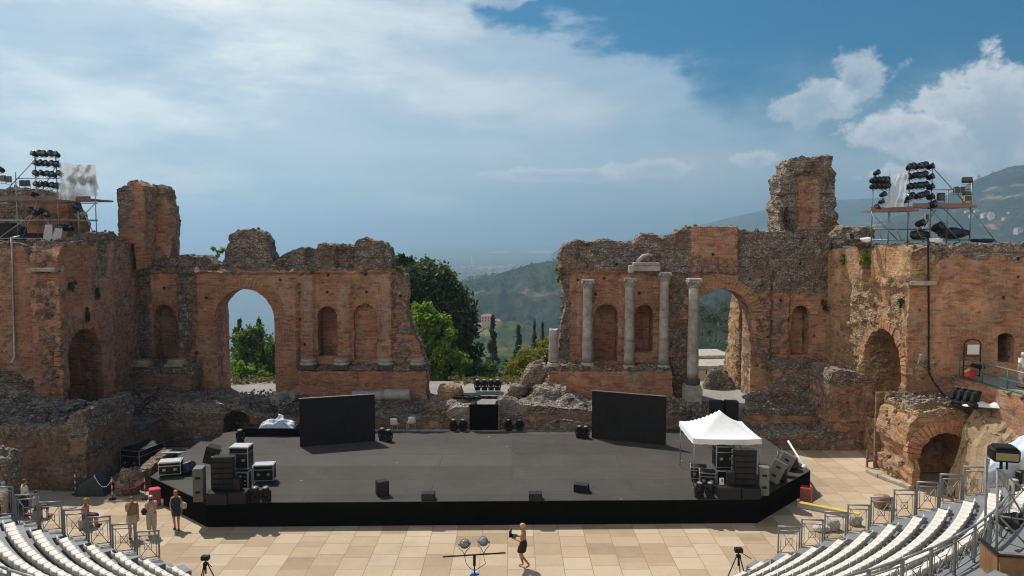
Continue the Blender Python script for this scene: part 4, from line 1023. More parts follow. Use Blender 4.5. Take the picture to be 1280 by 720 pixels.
def mesh_np(name, V, Q, mat, parent=None):
    me = bpy.data.meshes.new(name); nq = len(Q)
    me.vertices.add(len(V)); me.vertices.foreach_set('co', np.asarray(V, dtype=np.float32).ravel())
    me.loops.add(nq * 4); me.loops.foreach_set('vertex_index', np.asarray(Q, dtype=np.int32).ravel())
    me.polygons.add(nq); me.polygons.foreach_set('loop_start', np.arange(0, nq * 4, 4, dtype=np.int32))
    me.update(calc_edges=True); me.validate()
    me.materials.append(mat); o = bpy.data.objects.new(name, me); COL.objects.link(o)
    if parent: o.parent = parent
    return o
def trunkmesh(H, r, limbs, seed):
    g = random.Random(seed); m_ = MB()
    pts = [(g.uniform(-.03, .03) * H * k / 6, g.uniform(-.03, .03) * H * k / 6, H * k / 6) for k in range(7)]
    m_.path(pts, r, 8, rads=[r * (1.25 - .85 * k / 6) for k in range(7)])
    for (tx, ty, tz) in limbs:
        z0 = H * g.uniform(.35, .75); p0 = Vector((0, 0, z0)); q = Vector((tx, ty, tz)); mid = p0.lerp(q, .5) + Vector((0, 0, .1 * H))
        m_.path([p0, p0.lerp(mid, .6), mid, q], r * .4, 6, rads=[r * .5, r * .4, r * .3, r * .12])
    return m_
def tree(name, label, loc, H, clumps, mat, n, size, seed, r=.25, group=None, trunk_h=.75, flat=1.0):
    t = thing(name, label, 'tree', loc, 0, group)
    H = max(c[2] + c[5] for c in clumps)
    trunkmesh(H * trunk_h, r, [(c[0] * .8, c[1] * .8, c[2]) for c in clumps[:7]], seed).build('trunk', M['bark'], t)
    V, Q = leafcloud(clumps, n, size, seed, flat); mesh_np('crown', V, Q, mat, t)
    return t
def gz(p): return Vector((p.x, p.y, ground_h(p.x, p.y) - .1))
# dark tree by the gap
b0 = gz(P(545, 480, 71))
def cl(px, py, Y, rpx, rz=None, sh=None, ry=None):      # a crown clump measured off the photo at depth Y, relative to tree base
    p = P(px, py, Y); k = Y / F; r = rpx * k; rz_ = (rz or rpx) * k
    return (p.x, p.y, p.z, r, ry or r, rz_, sh or r * rz_)
def rel(base, cs): return [(c[0] - base.x, c[1] - base.y, c[2] - base.z, *c[3:]) for c in cs]
tree('broadleaf_tree', 'large dark green tree standing behind the gap in the stage wall', b0, 11, rel(b0, [cl(520, 350, 71, 30, 26), cl(540, 348, 71, 30, 26), cl(556, 372, 71, 30, 28), cl(575, 400, 71, 26, 32), cl(548, 400, 72, 42, 40), cl(582, 436, 71, 24, 32), cl(560, 450, 72, 42, 32), cl(508, 338, 71, 20, 18), cl(594, 460, 71, 14, 20), cl(515, 400, 72.5, 40, 50), cl(500, 326, 71.5, 14, 10)]), M['leafdark'], 27000, .24, 11, .4)
b1_ = gz(P(535, 480, 66))
tree('broadleaf_tree', 'bright green leafy tree right beside the left stage wall', b1_, 7, rel(b1_, [cl(530, 396, 66, 18, 18), cl(548, 405, 66, 16, 14), cl(562, 415, 65.5, 14, 10), cl(525, 425, 66, 22, 22), cl(555, 440, 65.5, 24, 18), cl(575, 448, 65, 16, 12), cl(535, 460, 66, 26, 16), cl(580, 462, 65.5, 16, 12), cl(520, 385, 66, 10, 10)]), M['leafbright'], 9500, .19, 12, .2)
b2_ = gz(P(650, 472, 62))
tree('shrub', 'rounded yellow-green bush behind the broken column stub', b2_, 4, rel(b2_, [cl(664, 452, 62, 22, 20), cl(680, 440, 62.5, 18, 16), cl(645, 462, 62, 18, 14), cl(690, 452, 62, 14, 20), cl(655, 470, 61.5, 24, 10)]), M['leafyellow'], 7000, .14, 13, .12, trunk_h=.5)
bpy.data.objects['shrub']['category'] = 'bush'
b3_ = gz(P(618, 472, 66))
o = tree('shrub', 'low mid green bush between the dark tree and the yellow-green bush', b3_, 3, rel(b3_, [cl(612, 462, 66, 16, 12), cl(628, 466, 66, 14, 9), cl(600, 470, 66, 14, 8), cl(640, 455, 67, 12, 10)]), M['leafconif'], 1800, .16, 14, .1, trunk_h=.5); o['category'] = 'bush'
def conifer(name, label, base, H, W, mat, seed, n=2600, size=.16, layers=15, droop=.12, group='conifers behind the stage wall', taper=1.0):
    t = thing(name, label, 'tree', base, 0, group); g = random.Random(seed)
    m_ = MB(); m_.path([(0, 0, 0), (0, 0, H * .5), (g.uniform(-.02, .02) * H, 0, H)], .2, 7, rads=[H * .022, H * .014, .02]); cs = []
    for k in range(layers):
        f = k / (layers - 1); z = H * (.08 + .9 * f); rr = W * ((1 - f) ** taper * .92 + .06); nb = max(4, int(8 - 3 * f))
        for i in range(nb):
            a = 2 * math.pi * (i + g.random() * .7) / nb + k; L = rr * g.uniform(.7, 1.1)
            e = Vector((math.cos(a) * L, math.sin(a) * L, z - droop * L + g.uniform(-.02, .02) * H))
            m_.path([(0, 0, z), Vector((0, 0, z)).lerp(e, .6) + Vector((0, 0, .04 * L)), e], .03, 4, rads=[.05, .035, .012])
            for q in (.45, .75, 1.0):
                c = Vector((0, 0, z)).lerp(e, q); cs.append((c.x, c.y, c.z, L * .3 + .06, L * .3 + .06, H / layers * .5, .4 + q))
    m_.build('trunk', M['bark'], t)
    V, Q = leafcloud(cs, n, size, seed); mesh_np('crown', V, Q, mat, t)
    return t
def px_conifer(px, ptop, pbot_, wpx, Y, label, mat, seed, **k):
    base = P(px, pbot_, Y); top = P(px, ptop, Y); zb = max(ground_h(base.x, Y) - .2, base.z - 6)
    base.z = min(base.z, zb if ground_h(base.x, Y) > base.z else base.z)
    base.z = ground_h(base.x, Y) - .2
    return conifer('conifer', label, base, top.z - base.z, wpx * Y / F / 2, mat, seed, **k)
px_conifer(301, 400, 475, 44, 78, 'mid green conifer at the left inside the left arch', M['leafconif'], 21, n=11000, taper=.6, size=.15)
px_conifer(325, 401, 475, 46, 76, 'mid green conifer in the middle of the left arch', M['leafconif'], 22, n=11000, taper=.6, size=.15)
px_conifer(339, 424, 475, 44, 72, 'dark bushy conifer against the right jamb of the left arch', M['leafconif'], 23, n=9000, taper=.5, size=.15)
b5_ = gz(P(318, 478, 70))
tree('broadleaf_tree', 'dense mid green tree filling the lower half of the left arch', b5_, 6, rel(b5_, [cl(300, 432, 71, 14, 20), cl(318, 425, 71.5, 16, 22), cl(334, 436, 71, 14, 20), cl(310, 452, 70, 20, 18), cl(332, 458, 70, 16, 16), cl(296, 455, 70.5, 12, 16), cl(345, 445, 70, 12, 18)]), M['leafconif'], 9000, .16, 33, .2)
b4_ = gz(P(300, 470, 66))
o = tree('shrub', 'low bright green bush at the foot of the conifers in the left arch', b4_, 3, rel(b4_, [cl(300, 458, 66, 12, 10), cl(315, 465, 66, 12, 9), cl(292, 466, 66, 12, 10), cl(326, 470, 66, 12, 6)]), M['leafbright'], 1300, .15, 24, .1, trunk_h=.5); o['category'] = 'bush'
px_conifer(616, 398, 475, 34, 135, 'tall blue-green conifer with level branches beyond the gap', M['leafblue'], 25, layers=13, size=.36, n=8000, taper=.75)
px_conifer(648, 410, 475, 32, 150, 'second blue-green conifer beyond the yellow-green bush', M['leafblue'], 26, layers=13, size=.38, n=8000, taper=.75)
px_conifer(668, 404, 475, 18, 160, 'slim conifer right of the two blue-green ones', M['leafblue'], 27, size=.36, n=5000, taper=.6)
px_conifer(678, 408, 475, 14, 165, 'narrow cypress just left of the broken column stub', M['leafblue'], 28, size=.36, n=5000, taper=.6)
px_conifer(1274, 262, 320, 12, 110, 'dark cypress beyond the far right end of the right wing', M['leafdark'], 29, size=.2, n=1000) if False else None
k = 0
for px, py, Y, w, lab in ((895, 398, 230, 30, 'pale green pine with a wide crown beyond the right arch, upper left'), (915, 405, 200, 30, 'olive green pine at the right edge of the right arch opening'), (878, 392, 260, 28, 'grey-green pine beside the tallest column in the right arch'), (925, 385, 240, 26, 'upper right pine in the right arch'), (888, 415, 190, 14, 'palm-like pale tree low in the right arch'), (905, 384, 290, 26, 'small pine high on the slope in the right arch')):
    p = P(px, py, Y); gr = Vector((p.x, Y, p.z - w * 1.0 * Y / F)); r = w * .5 * Y / F
    tree('pine_tree', lab, gr, p.z - gr.z, [(g_.gauss(0, .5) * r, g_.gauss(0, .4) * r, p.z - gr.z + g_.gauss(0, .3) * r, r * .6, r * .6, r * .42, 1) for g_ in [random.Random(40 + k)] for _ in range(7)], M['leafpine'], 2600, r * .07, 50 + k, .3, 'pines beyond the right arch', .95); k += 1
for px, Y, h in ((882, 150, 3.5), (889, 152, 4.5)):
    p = P(px, 452, Y); q = P(px, 436 if px > 885 else 440, Y)
    conifer('cypress', 'tiny dark cypress by the ochre house in the right arch' if px < 885 else 'second tiny dark cypress by the ochre house', Vector((p.x, Y, p.z - 2)), q.z - p.z + 2, .75, M['leafdark'], 60 + px, n=500, size=.16, layers=9, group='cypresses by the house')
# woods: far masses nobody can count
def woods(name, spots, mat, n_each, seed):
    cs = [(x, y, z + r * .45, r, r, r * .7, 1) for x, y, z, r in spots]
    V, Q = leafcloud(cs, n_each * len(cs), 1.0, seed)
    g = np.random.default_rng(seed)
    c = V.reshape(-1, 4, 3).mean(1, keepdims=True); rr = np.repeat(np.array([s[3] for s in spots]) * .2, n_each)[:len(c)]
    V = (c + (V.reshape(-1, 4, 3) - c) * rr[:, None, None]).reshape(-1, 3)
    return tag(mesh_np(name, V, Q, mat), kind='stuff')
g = random.Random(5); sp = []
for _ in range(420):
    px = g.uniform(560, 720); Y = g.uniform(110, 260); x = P(px, 460, Y).x; sp.append((x, Y, ground_h(x, Y), g.uniform(2.0, 5.5)))
for _ in range(260):
    px = g.uniform(200, 1000); Y = g.uniform(95, 300); x = P(px, 460, Y).x
    if 560 < px < 720: continue
    sp.append((x, Y, ground_h(x, Y), g.uniform(1.2, 3.5)))
woods('valley_woods', sp, M['leafblue'], 55, 71)
sp = []
for A, cnt, lo, hi in ((HG, 5200, 3, 8), (HL, 300, 2, 4.5), (HR, 2200, 6, 14), (HA, 420, 1.8, 4.5)):
    for _ in range(cnt):
        j, i = g.randrange(2, int(A.shape[0] * .72)), g.randrange(A.shape[1]); p = A[j, i]
        q = p + np.array([g.uniform(-12, 12), g.uniform(-12, 12), -1]) * (.3 if A is HL or A is HA else 1)
        if noise.noise(Vector(q) * .006) + .5 * noise.noise(Vector(q) * .02) < (-.2 if A is not HL else .05): continue
        sp.append((*q, g.uniform(lo, hi)))
woods('hillside_woods', sp, M['leafdark'], 22, 72)
# plants on the ruins
def plant(label, p, r, mat, n, seed, size=.09, name='wall_plant', squash=1.0):
    t = thing(name, label, 'plant', p); V, Q = leafcloud([(0, 0, r * squash, r, r * .5, r * squash, 1), (0, -.05, r * squash * .5, r * .6, r * .4, r * squash * .8, .6)], n, size, seed)
    mesh_np('foliage', V, Q, mat, t)
    m_ = MB(); m_.path([(0, .1, 0), (0, 0, r * squash * .6), (0.05, 0, r * squash * 1.2)], .015, 5); m_.build('stem', M['bark'], t)
for a in (('dark green caper bush hanging at the foot of the left tower', P(184, 305, 47.3), .35, 'leafdark', 260, 1.5), ('green tuft on the wall top between left tower and arch block', P(272, 322, 47.6), .45, 'leafbright', 240, .9), ('dry yellow tuft right of the block over the left arch', P(351, 335, 47.5), .4, 'drygrass', 200, .8), ('dry yellow tuft left of the block over the left arch', P(266, 337, 47.5), .35, 'drygrass', 160, .6),
          ('dry ochre grass on the broken right end of the left stage wall', P(500, 341, 47.8), .5, 'drygrass', 300, .7), ('green plant on the broken edge of the right stage wall', P(698, 352, 47.9), .32, 'leafyellow', 200, 1.5), ('green tuft over the third niche cornice', P(389, 341, 47.5), .3, 'leafyellow', 140, .6)):
    plant(a[0], a[1], a[2], M[a[3]], a[4], hash(a[0]) % 1000 if False else len(a[0]), squash=a[5])
for lab, px, py, r, X, sq in (('long dark green plant hanging over the arch of the left side wall', 107, 403, .22, XL, 2.0), ('dry green tuft high on the left side wall', 86, 365, .3, XL, 1.2), ('small grey-green tuft right of the hanging plant on the left side wall', 120, 372, .22, XL, 1.4), ('tall bright green plant at the top of the right side wall', 1081, 335, .45, XR, 1.9), ('small bright green plant left of the tall one on the right side wall', 1055, 331, .28, XR, 1.1), ('small dry green tuft above the arch of the right side wall', 1130, 385, .25, XR, 1.2), ('dark bush in the inner corner of the right side wall', 1031, 385, .3, XR, 1.2)):
    p = PX(px, py, X); p.x += .12 if X < 0 else -.12
    if px == 1031: p = P(1031, 388, 47.6)
    plant(lab, p, r, M['leafbright' if 'bright' in lab else ('leafdark' if 'dark' in lab else 'leafpine')], 240, px, squash=sq)
V = []; cs = []
for _ in range(90):
    px = random.uniform(560, 700); p = G(px, random.uniform(474, 480), 1.95); cs.append((p.x, p.y, 2.05, .3, .3, .18, 1))
for _ in range(40):
    p = G(random.uniform(288, 345), random.uniform(472, 480), 1.95); cs.append((p.x, p.y, 2.05, .3, .3, .14, 1))
Vv, Q = leafcloud(cs, 3800, .1, 99); tag(mesh_np('dry_grass', Vv, Q, M['drygrass']), kind='stuff')
# ------------------------------------------------------------------ far houses
def house(label, p, w, d, h, mat, rz=0.0, roof='hip', nwx=3, nst=2, group=None, name='house'):
    t = thing(name, label, 'house', p, rz, group)
    m_ = MB(); m_.box((0, 0, h / 2 - 4), (w, d, h + 8)); m_.build('wall', mat, t)
    m_ = MB(); e = .5
    if roof == 'hip': m_.add([(-w / 2 - e, -d / 2 - e, h + .01), (w / 2 + e, -d / 2 - e, h + .01), (w / 2 + e, d / 2 + e, h + .01), (-w / 2 - e, d / 2 + e, h + .01), (-w / 4, 0, h + .3 * d), (w / 4, 0, h + .3 * d)], [(0, 1, 5, 4), (1, 2, 5), (2, 3, 4, 5), (3, 0, 4), (3, 2, 1, 0)])
    elif roof == 'vault':
        pr_ = [(-w / 2 - e + (w + 2 * e) * k / 10, h + .01 + .12 * w * math.sin(math.pi * k / 10)) for k in range(11)]
        vs = [(x, -d / 2 - e, z) for x, z in pr_] + [(x, d / 2 + e, z) for x, z in pr_]
        m_.add(vs, [(k, k + 1, 12 + k, 11 + k) for k in range(10)] + [list(range(10, -1, -1)), list(range(11, 22)), (0, 11, 21, 10)])
    else: m_.box((0, 0, h + .2), (w + .6, d + .6, .4))
    m_.build('roof', M['roof'] if roof == 'hip' else M['limestone'], t)
    for s in range(nst):
        for k in range(nwx):
            m_ = MB(); m_.box((-w / 2 + w * (k + .5) / nwx, -d / 2 - .03, h * (s + .5) / nst), (w / nwx * .4, .1, h / nst * .5)); m_.build('window', M['winglass'], t)
    return t
house('ochre flat-roofed house low in the right arch', P(878, 462, 118) + Vector((0, 0, 0)), 6.5, 6, 2.4, M['stucco'], .1, 'flat', 2, 1)
house('white shed with a pale vaulted roof at the right in the right arch', P(912, 452, 135), 4.5, 5, .9, M['stucco'], -.3, 'vault', 2, 1)
house('small ochre house below the white vaulted shed', P(905, 470, 112), 5, 5, 1.8, M['stucco'], .2, 'flat', 2, 1)
house('dark windowed house behind the tallest column', P(871, 476, 104), 4, 5, 2.2, M['stucco'], 0, 'flat', 2, 2)
for k, (px, py, w, h, lab, mt) in enumerate(((609, 402, 16, 7, 'long pink house with terracotta roof below the ridge beyond the gap', 'stuccop'), (590, 404, 9, 6, 'pinkish house at the left edge of the dark tree beyond the gap', 'stuccop'), (622, 406, 8, 5, 'small pale house right of the long pink house', 'stuccow'), (600, 412, 12, 6, 'pale house just below the long pink house', 'stuccow'))):
    Y = 760; p = P(px, py, Y); house(lab, p, w * Y / F * .9, 8, h * Y / F, M[mt], .1 * k, nwx=4, nst=2)
p = P(592, 329, 5200); house('distant white tower block on the coastal plain', p, 28, 28, 62, M['stuccow'], .2, 'flat', 3, 5, name='tower_block')
for k, (px, py, w, lab) in enumerate(((624, 312, 26, 'longest bright greenhouse roof on the far plain'), (672, 312.5, 20, 'shorter bright greenhouse roof right of the longest one'), (687, 308, 9, 'smallest bright greenhouse roof nearest the ruined wall'))):
    p = P(px, py, 9000); t = thing('greenhouse', lab, 'greenhouse', (p.x, 9000, -188), 0, 'greenhouses on the far plain')
    W = w * 9000 / F
    m_ = MB(); m_.box((0, 0, 2), (W, 330, 8)); m_.build('wall', M['white'], t)
    m_ = MB(); n_ = 12
    for q in range(n_):
        m_.add([(-W / 2 + W * q / n_, -165, 6.1), (-W / 2 + W * (q + .5) / n_, -165, 10), (-W / 2 + W * (q + 1) / n_, -165, 6.1), (-W / 2 + W * q / n_, 165, 6.1), (-W / 2 + W * (q + .5) / n_, 165, 10), (-W / 2 + W * (q + 1) / n_, 165, 6.1)], [(0, 1, 4, 3), (1, 2, 5, 4), (0, 2, 1), (3, 4, 5)])
    m_.build('roof', M['white'], t)
vill = []
g = random.Random(3)
hl = 'clustered pale houses with terracotta roofs on the right mountainside'
def on_hill(A, px, py):
    best = min(((abs(proj(A[j, i])[0] - px) + abs(proj(A[j, i])[1] - py)), j, i) for j in range(0, int(A.shape[0] * .7)) for i in range(A.shape[1]))
    return Vector(A[best[1], best[2]])
h0 = None
for k in range(13):
    px, py = (g.uniform(1195, 1275), g.uniform(264, 275)) if k < 9 else ((g.uniform(1140, 1200), g.uniform(280, 290)) if k < 11 else (g.uniform(1225, 1275), g.uniform(284, 296)))
    p = on_hill(HR, px, py) + Vector((g.uniform(-9, 9), 0, 0))
    if h0 is None: h0 = house(hl, p, 13, 10, 7, M['stuccow'], .2, nwx=3, nst=2, group='houses on the right mountainside')
    else: dup(h0, p, g.uniform(-.5, .5), hl, scale=g.uniform(.7, 1.3))
hl2 = 'pale house in the distant town strung along the coastal plain'
h1_ = None
for k in range(26):
    px, py = g.uniform(575, 660), g.uniform(333, 343); p = G(px, py, -178); p.z = ground_h(p.x, p.y)
    if h1_ is None: h1_ = house(hl2, p, 22, 14, 13, M['stuccop'], .2, nwx=3, nst=3, group='houses of the distant coastal town')
    else: dup(h1_, p, g.uniform(-.5, .5), hl2, scale=g.uniform(.8, 1.8))
# ------------------------------------------------------------------ the stage
A_, B_, C_, D_ = G(188, 596, ZD), G(258, 628.5, ZD), G(947, 624, ZD), G(1013, 588, ZD)
poly = [(A_.x, A_.y), (B_.x, B_.y), (C_.x, C_.y), (D_.x, D_.y), (D_.x - .3, 41.6), (D_.x - 3.3, 42.6), (-16.2, 42.6), (-17.4, 41.6)]
t = thing('stage', 'large low black stage with a dark grey vinyl floor', 'stage')
m_ = MB(); m_.prism(poly, 0, ZD - .03); m_.build('skirt', M['black'], t)
m_ = MB(); m_.prism(poly, ZD - .026, ZD); m_.build('floor', M['stage'], t)
m_ = MB(); m_.box((-15.3 + 1.6, 42.0, ZD + .22), (3.3, .9, .44)); tag(m_.build('riser', M['black']), 'low dark riser at the back left of the stage', 'riser')
# crumpled plastic sheet on the riser
V = []; Fc = []; n = 26
for j in range(n + 1):
    for i in range(n + 1):
        u, v = i / n * 2 - 1, j / n * 2 - 1; p = Vector((u * 1.0, v * .42, 0))
        hh = max(0, 1 - u * u) * max(0, 1 - v * v); q = Vector((u * 2.2, v * 1.6, 3))
        z = hh ** .6 * (.38 + .45 * noise.noise(q) + .22 * abs(noise.noise(q * 2.6)) + .1 * noise.noise(q * 6)); p.x += .1 * noise.noise(q * 3); V.append(p + Vector((-13.4, 42.0, ZD + .45 + max(0, z))))
for j in range(n):
    for i in range(n): a = j * (n + 1) + i; Fc.append((a, a + 1, a + n + 2, a + n + 1))
tag(finish('plastic_sheet', V, Fc, {}, M['bluegrey'], None, True), 'crumpled bluish white plastic sheet heaped on the back left riser', 'sheet')
# black screens
def screen(label, xl, yl, xr, yr, h):
    a, c = G(xl, yl, ZD), G(xr, yr, ZD); d = (c - a); L = d.length; rz = math.atan2(d.y, d.x)
    t = thing('black_screen', label, 'screen', (a + c) / 2, rz)
    m_ = MB(); nx, nz_ = 5, 4
    for i in range(nx):
        for k in range(nz_):
            m_.box((-L / 2 + L * (i + .5) / nx, 0, .02 + (h - .02) * (k + .5) / nz_), (L / nx - .003, .12, (h - .02) / nz_ - .003), b=.002)
    m_.build('panels', M['plastic'], t)
    m_ = MB(); m_.box((0, .02, h + .012), (L, .08, .022)); m_.build('top_edge', M['alu'], t)
    m_ = MB()
    for i in range(4):
        x = -L / 2 + L * (i + .5) / 4; m_.tube((x, .1, .02), (x, .1, h - .1), .03); m_.tube((x, .1, h * .7), (x, 1.0, .04), .025); m_.box((x, .6, .03), (.1, 1.2, .05))
    m_.build('bracing', M['blackmetal'], t)
    return t
screen('left black screen wall standing angled on the stage', 375, 558.5, 469, 551, 2.62)
screen('right black screen wall standing angled on the stage', 740, 547, 832, 556.5, 2.68)
m_ = MB()
for x in (0, .86): m_.box((x, 0, .95), (.74, .5, 1.9), b=.02)
o = m_.build('speaker_cabinet', M['plastic']); p = P(894, 527, 43.2); o.location = (p.x, 43.0, p.z - .6)
tag(o, 'pair of tall black cabinets bolted together behind the white tent', 'cabinet')
# ------------------------------------------------------------------ stage gear kit
def flight_case(label, p, w, d, h, rz=0.0, lid='lid', body='case', group='flight cases on the stage', open_front=False):
    t = thing('flight_case', label, 'flight case', p, rz, group); c = .12; hb = h - c
    m_ = MB(); m_.box((0, 0, c + hb / 2), (w - .03, d - .03, hb - .03)); m_.build('body', M[body], t)
    m_ = MB(); e = .045
    for x in (-1, 1):
        for y in (-1, 1): m_.box((x * (w / 2 - e / 2), y * (d / 2 - e / 2), c + hb / 2), (e, e, hb), b=.008)
        for z in (c + e / 2, c + hb - e / 2, c + hb * .72): m_.box((x * (w / 2 - e * .3), 0, z), (e * .6, d - 2 * e, e * .9)); m_.box((0, x * (d / 2 - e * .3), z), (w - 2 * e, e * .6, e * .9))
    for x in (-1, 1):
        for y in (-1, 1):
            for z in (c + .03, c + hb - .03): m_.ball((x * (w / 2 - .02), y * (d / 2 - .02), z), .042, 6, 4)
    m_.build('edging', M['alu'], t)
    m_ = MB(); m_.box((0, 0, c + hb + .006), (w - .08, d - .08, .02)); m_.build('lid', M[lid], t)
    for x in (-1, 1):
        m_ = MB(); m_.box((x * w * .24, -d / 2 - .004, c + hb * .42), (.14, .02, .12), b=.006); m_.box((x * w * .24, -d / 2 - .02, c + hb * .42), (.09, .02, .03)); m_.build('handle', M['alu'], t)
    for x in (-1, 1):
        for y in (-1, 1):
            m_ = MB(); m_.tube((x * (w / 2 - .1) - .02, y * (d / 2 - .1), .055), (x * (w / 2 - .1) + .02, y * (d / 2 - .1), .055), .055, 10); m_.box((x * (w / 2 - .1), y * (d / 2 - .1), .1), (.07, .07, .03)); m_.build('castor', M['blackmetal'], t)
    return t
def cabinet(name, label, p, w, d, h, rz, mat, cat, group=None, tilt=0.0, rows=1, grille=True, handles=False):
    t = thing(name, label, cat, p, rz, group); t.rotation_euler = (tilt, 0, rz)
    m_ = MB(); m_.box((0, 0, h / 2), (w, d, h), b=.02); m_.build('body', M[mat], t)
    if grille:
        for k in range(rows):
            m_ = MB(); m_.box((0, -d / 2 - .008, h * (k + .5) / rows), (w - .07, .02, h / rows - .07)); m_.build('grille', M['grille'], t)
    if handles:
        for k in range(2):
            m_ = MB(); m_.box((0, -d / 2 - .012, h * (.3 + .42 * k)), (.2, .02, .1), b=.005); m_.box((0, -d / 2 - .03, h * (.3 + .42 * k)), (.14, .02, .03)); m_.build('handle', M['blackmetal'], t)
    return t
def line_array(label, p, w, rz, n=6, hb=.25, curve=0.0):
    t = thing('line_array', label, 'speaker array', p, rz, 'line array speakers on the stage')
    z = 0.0; y = 0.0; a = 0.0
    for k in range(n):
        T = Matrix.Translation((0, y, z)) @ Matrix.Rotation(a, 4, 'X'); d = .5
        m_ = MB()
        m_.add([T @ Vector(v) for v in ((-w / 2, -d / 2, 0), (w / 2, -d / 2, 0), (w / 2 - .06, d / 2, .03), (-w / 2 + .06, d / 2, .03), (-w / 2, -d / 2, hb - .012), (w / 2, -d / 2, hb - .012), (w / 2 - .06, d / 2, hb - .04), (-w / 2 + .06, d / 2, hb - .04))], [(3, 2, 1, 0), (4, 5, 6, 7), (0, 1, 5, 4), (1, 2, 6, 5), (2, 3, 7, 6), (3, 0, 4, 7)])
        bx = m_.build('speaker_box', M['plastic'], t)
        m_ = MB()
        for s in (-1, 1): m_.box((s * w * .26, -d / 2 - .008, hb / 2), (w * .38, .02, hb - .05), M=T)
        m_.box((0, -d / 2 - .012, hb / 2), (w * .1, .03, hb - .04), M=T); m_.build('grille', M['grille'], bx)
        for s in (-1, 1):
            m_ = MB(); m_.box((s * (w / 2 + .015), 0, hb / 2), (.03, .12, .16), M=T); m_.build('rigging_plate', M['scaf'], bx)
        z += math.cos(a) * hb; y -= -math.sin(-a) * hb; a += curve
    return t
def moving_head(label, p, rz=0.0, tilt=.2, group='moving head lamps on the stage', s=1.0):
    t = thing('moving_head_lamp', label, 'stage light', p, rz, group); t.scale = (s,) * 3
    m_ = MB(); m_.box((0, 0, .09), (.34, .28, .16), b=.03); m_.build('base', M['plastic'], t)
    m_ = MB()
    for x in (-1, 1): m_.box((x * .19, 0, .36), (.055, .15, .34), b=.02)
    m_.box((0, 0, .2), (.42, .15, .06), b=.015); m_.build('yoke', M['plastic'], t)
    T = Matrix.Translation((0, 0, .46)) @ Matrix.Rotation(tilt, 4, 'X')
    m_ = MB(); m_.lathe([(.08, -.2), (.145, -.17), (.16, -.05), (.15, .06), (.13, .13), (.145, .16), (.14, .22)], 16, 0, T); m_.build('head', M['blackmetal'], t)
    m_ = MB(); m_.lathe([(.125, .2205), (.06, .235), (.001, .24)], 16, 0, T); m_.build('lens', M['lens'], t)
    return t
MH = moving_head('black moving head lamp at the stage front left, next to the speaker stack', G(319.5, 628, ZD), .2)
def mh(px, py, label, z=ZD, rz=0.0, s=1.0, grp=None, dy=0.0):
    p = G(px, py, z); p.y += dy
    o = dup(MH, p, rz, label, grp); o.scale = (s,) * 3; return o
mh(333, 628, 'black moving head lamp at the stage front left, farther from the speaker stack', rz=-.3)
mh(874, 622, 'black moving head lamp at the stage front right, before the tent cases', rz=.3)
mh(887.5, 622, 'black moving head lamp at the stage front right, next to the black subwoofers', rz=-.1)
mh(300.5, 553, 'black moving head lamp at the back left corner of the stage beside the arched passage', s=1.05)
mh(478, 550, 'black moving head lamp touching the right end of the left screen'); mh(486, 552, 'black moving head lamp one step right of the left screen')
mh(724, 547, 'black moving head lamp left of the right screen, farther out'); mh(732, 547.5, 'black moving head lamp touching the left end of the right screen')
for px, lab in ((567, 'outer black lamp left of the stage door'), (578.5, 'black lamp just left of the stage door'), (635.5, 'black lamp just right of the stage door'), (649.5, 'outer black lamp right of the stage door')):
    mh(px, 538.5, lab, rz=random.uniform(-.4, .4), grp='lamps along the back edge of the stage')
zz = 2.75
m_ = MB(); a, c = P(580, 489, 45.4), P(630, 489, 45.4); m_.box(((a.x + c.x) / 2, 45.4, a.z - .1), (c.x - a.x, .7, .16)); tag(m_.build('lamp_shelf', M['deckgrey']), 'narrow pale platform carrying four lamps above the stage door', 'platform')
for px, lab in ((597, 'first of four lamps on the platform above the stage door'), (605.5, 'second of four lamps on the platform above the stage door'), (614, 'third of four lamps on the platform above the stage door'), (622, 'last of four lamps on the platform above the stage door, nearest the columns')):
    o = dup(MH, P(px, 488, 45.4) + Vector((0, 0, .0)), random.uniform(-.3, .3), lab, 'lamps above the stage door')
m_ = MB()
for k in range(60):
    x = random.uniform(a.x - .3, c.x + .5); m_.path([(x + random.uniform(-.5, .5), 44.9 + random.uniform(-.2, .2), a.z - .35 + random.uniform(0, .15)) for _ in range(4)], .03, 5)
tag(m_.build('cable_bundle', M['plastic']), 'tangle of black cables lying before the lamp platform', 'cables')
# left stack
fl = lambda px, py: G(px, py, ZD)
flight_case('black flight case with a pale lid ajar at the far left corner of the stage', fl(214, 594), 1.0, .7, .72, .25)
m_ = MB(); m_.box((-.1, .25, .88), (.95, .7, .06), b=.02, M=Matrix.Rotation(R(-14), 4, 'X')); o = m_.build('case_lid', M['lid']); o.location = fl(214, 590) + Vector((0, .1, .0)); tag(o, 'loose pale lid resting on the leftmost flight case', 'case lid')
def bag(label, p, r, seed):
    bm = bmesh.new(); bmesh.ops.create_icosphere(bm, subdivisions=4, radius=1); V = []
    for v in bm.verts:
        q = v.co + Vector((seed, 0, 0)); k = 1 + .22 * noise.noise(q * 1.4) + .12 * noise.noise(q * 3.5); V.append(Vector((v.co.x * r[0] * k, v.co.y * r[1] * k, max(-.02, r[2] * (v.co.z * k + .75)))))
    Fc = [[v.index for v in f.verts] for f in bm.faces]; bm.free(); o = finish('bag', V, Fc, {}, M['navy'], None, True); o.location = p; return tag(o, label, 'bag')
bag('dark bulging bag between the leftmost flight case and the speakers', fl(235, 592), (.42, .35, .36), 2)
cabinet('loudspeaker', 'tall grey loudspeaker cabinet at the left edge of the left stack, with pale lid', fl(250, 625), .42, .55, 1.45, .15, 'greycab', 'loudspeaker', 'loudspeakers on the stage', rows=1, grille=False, handles=True)
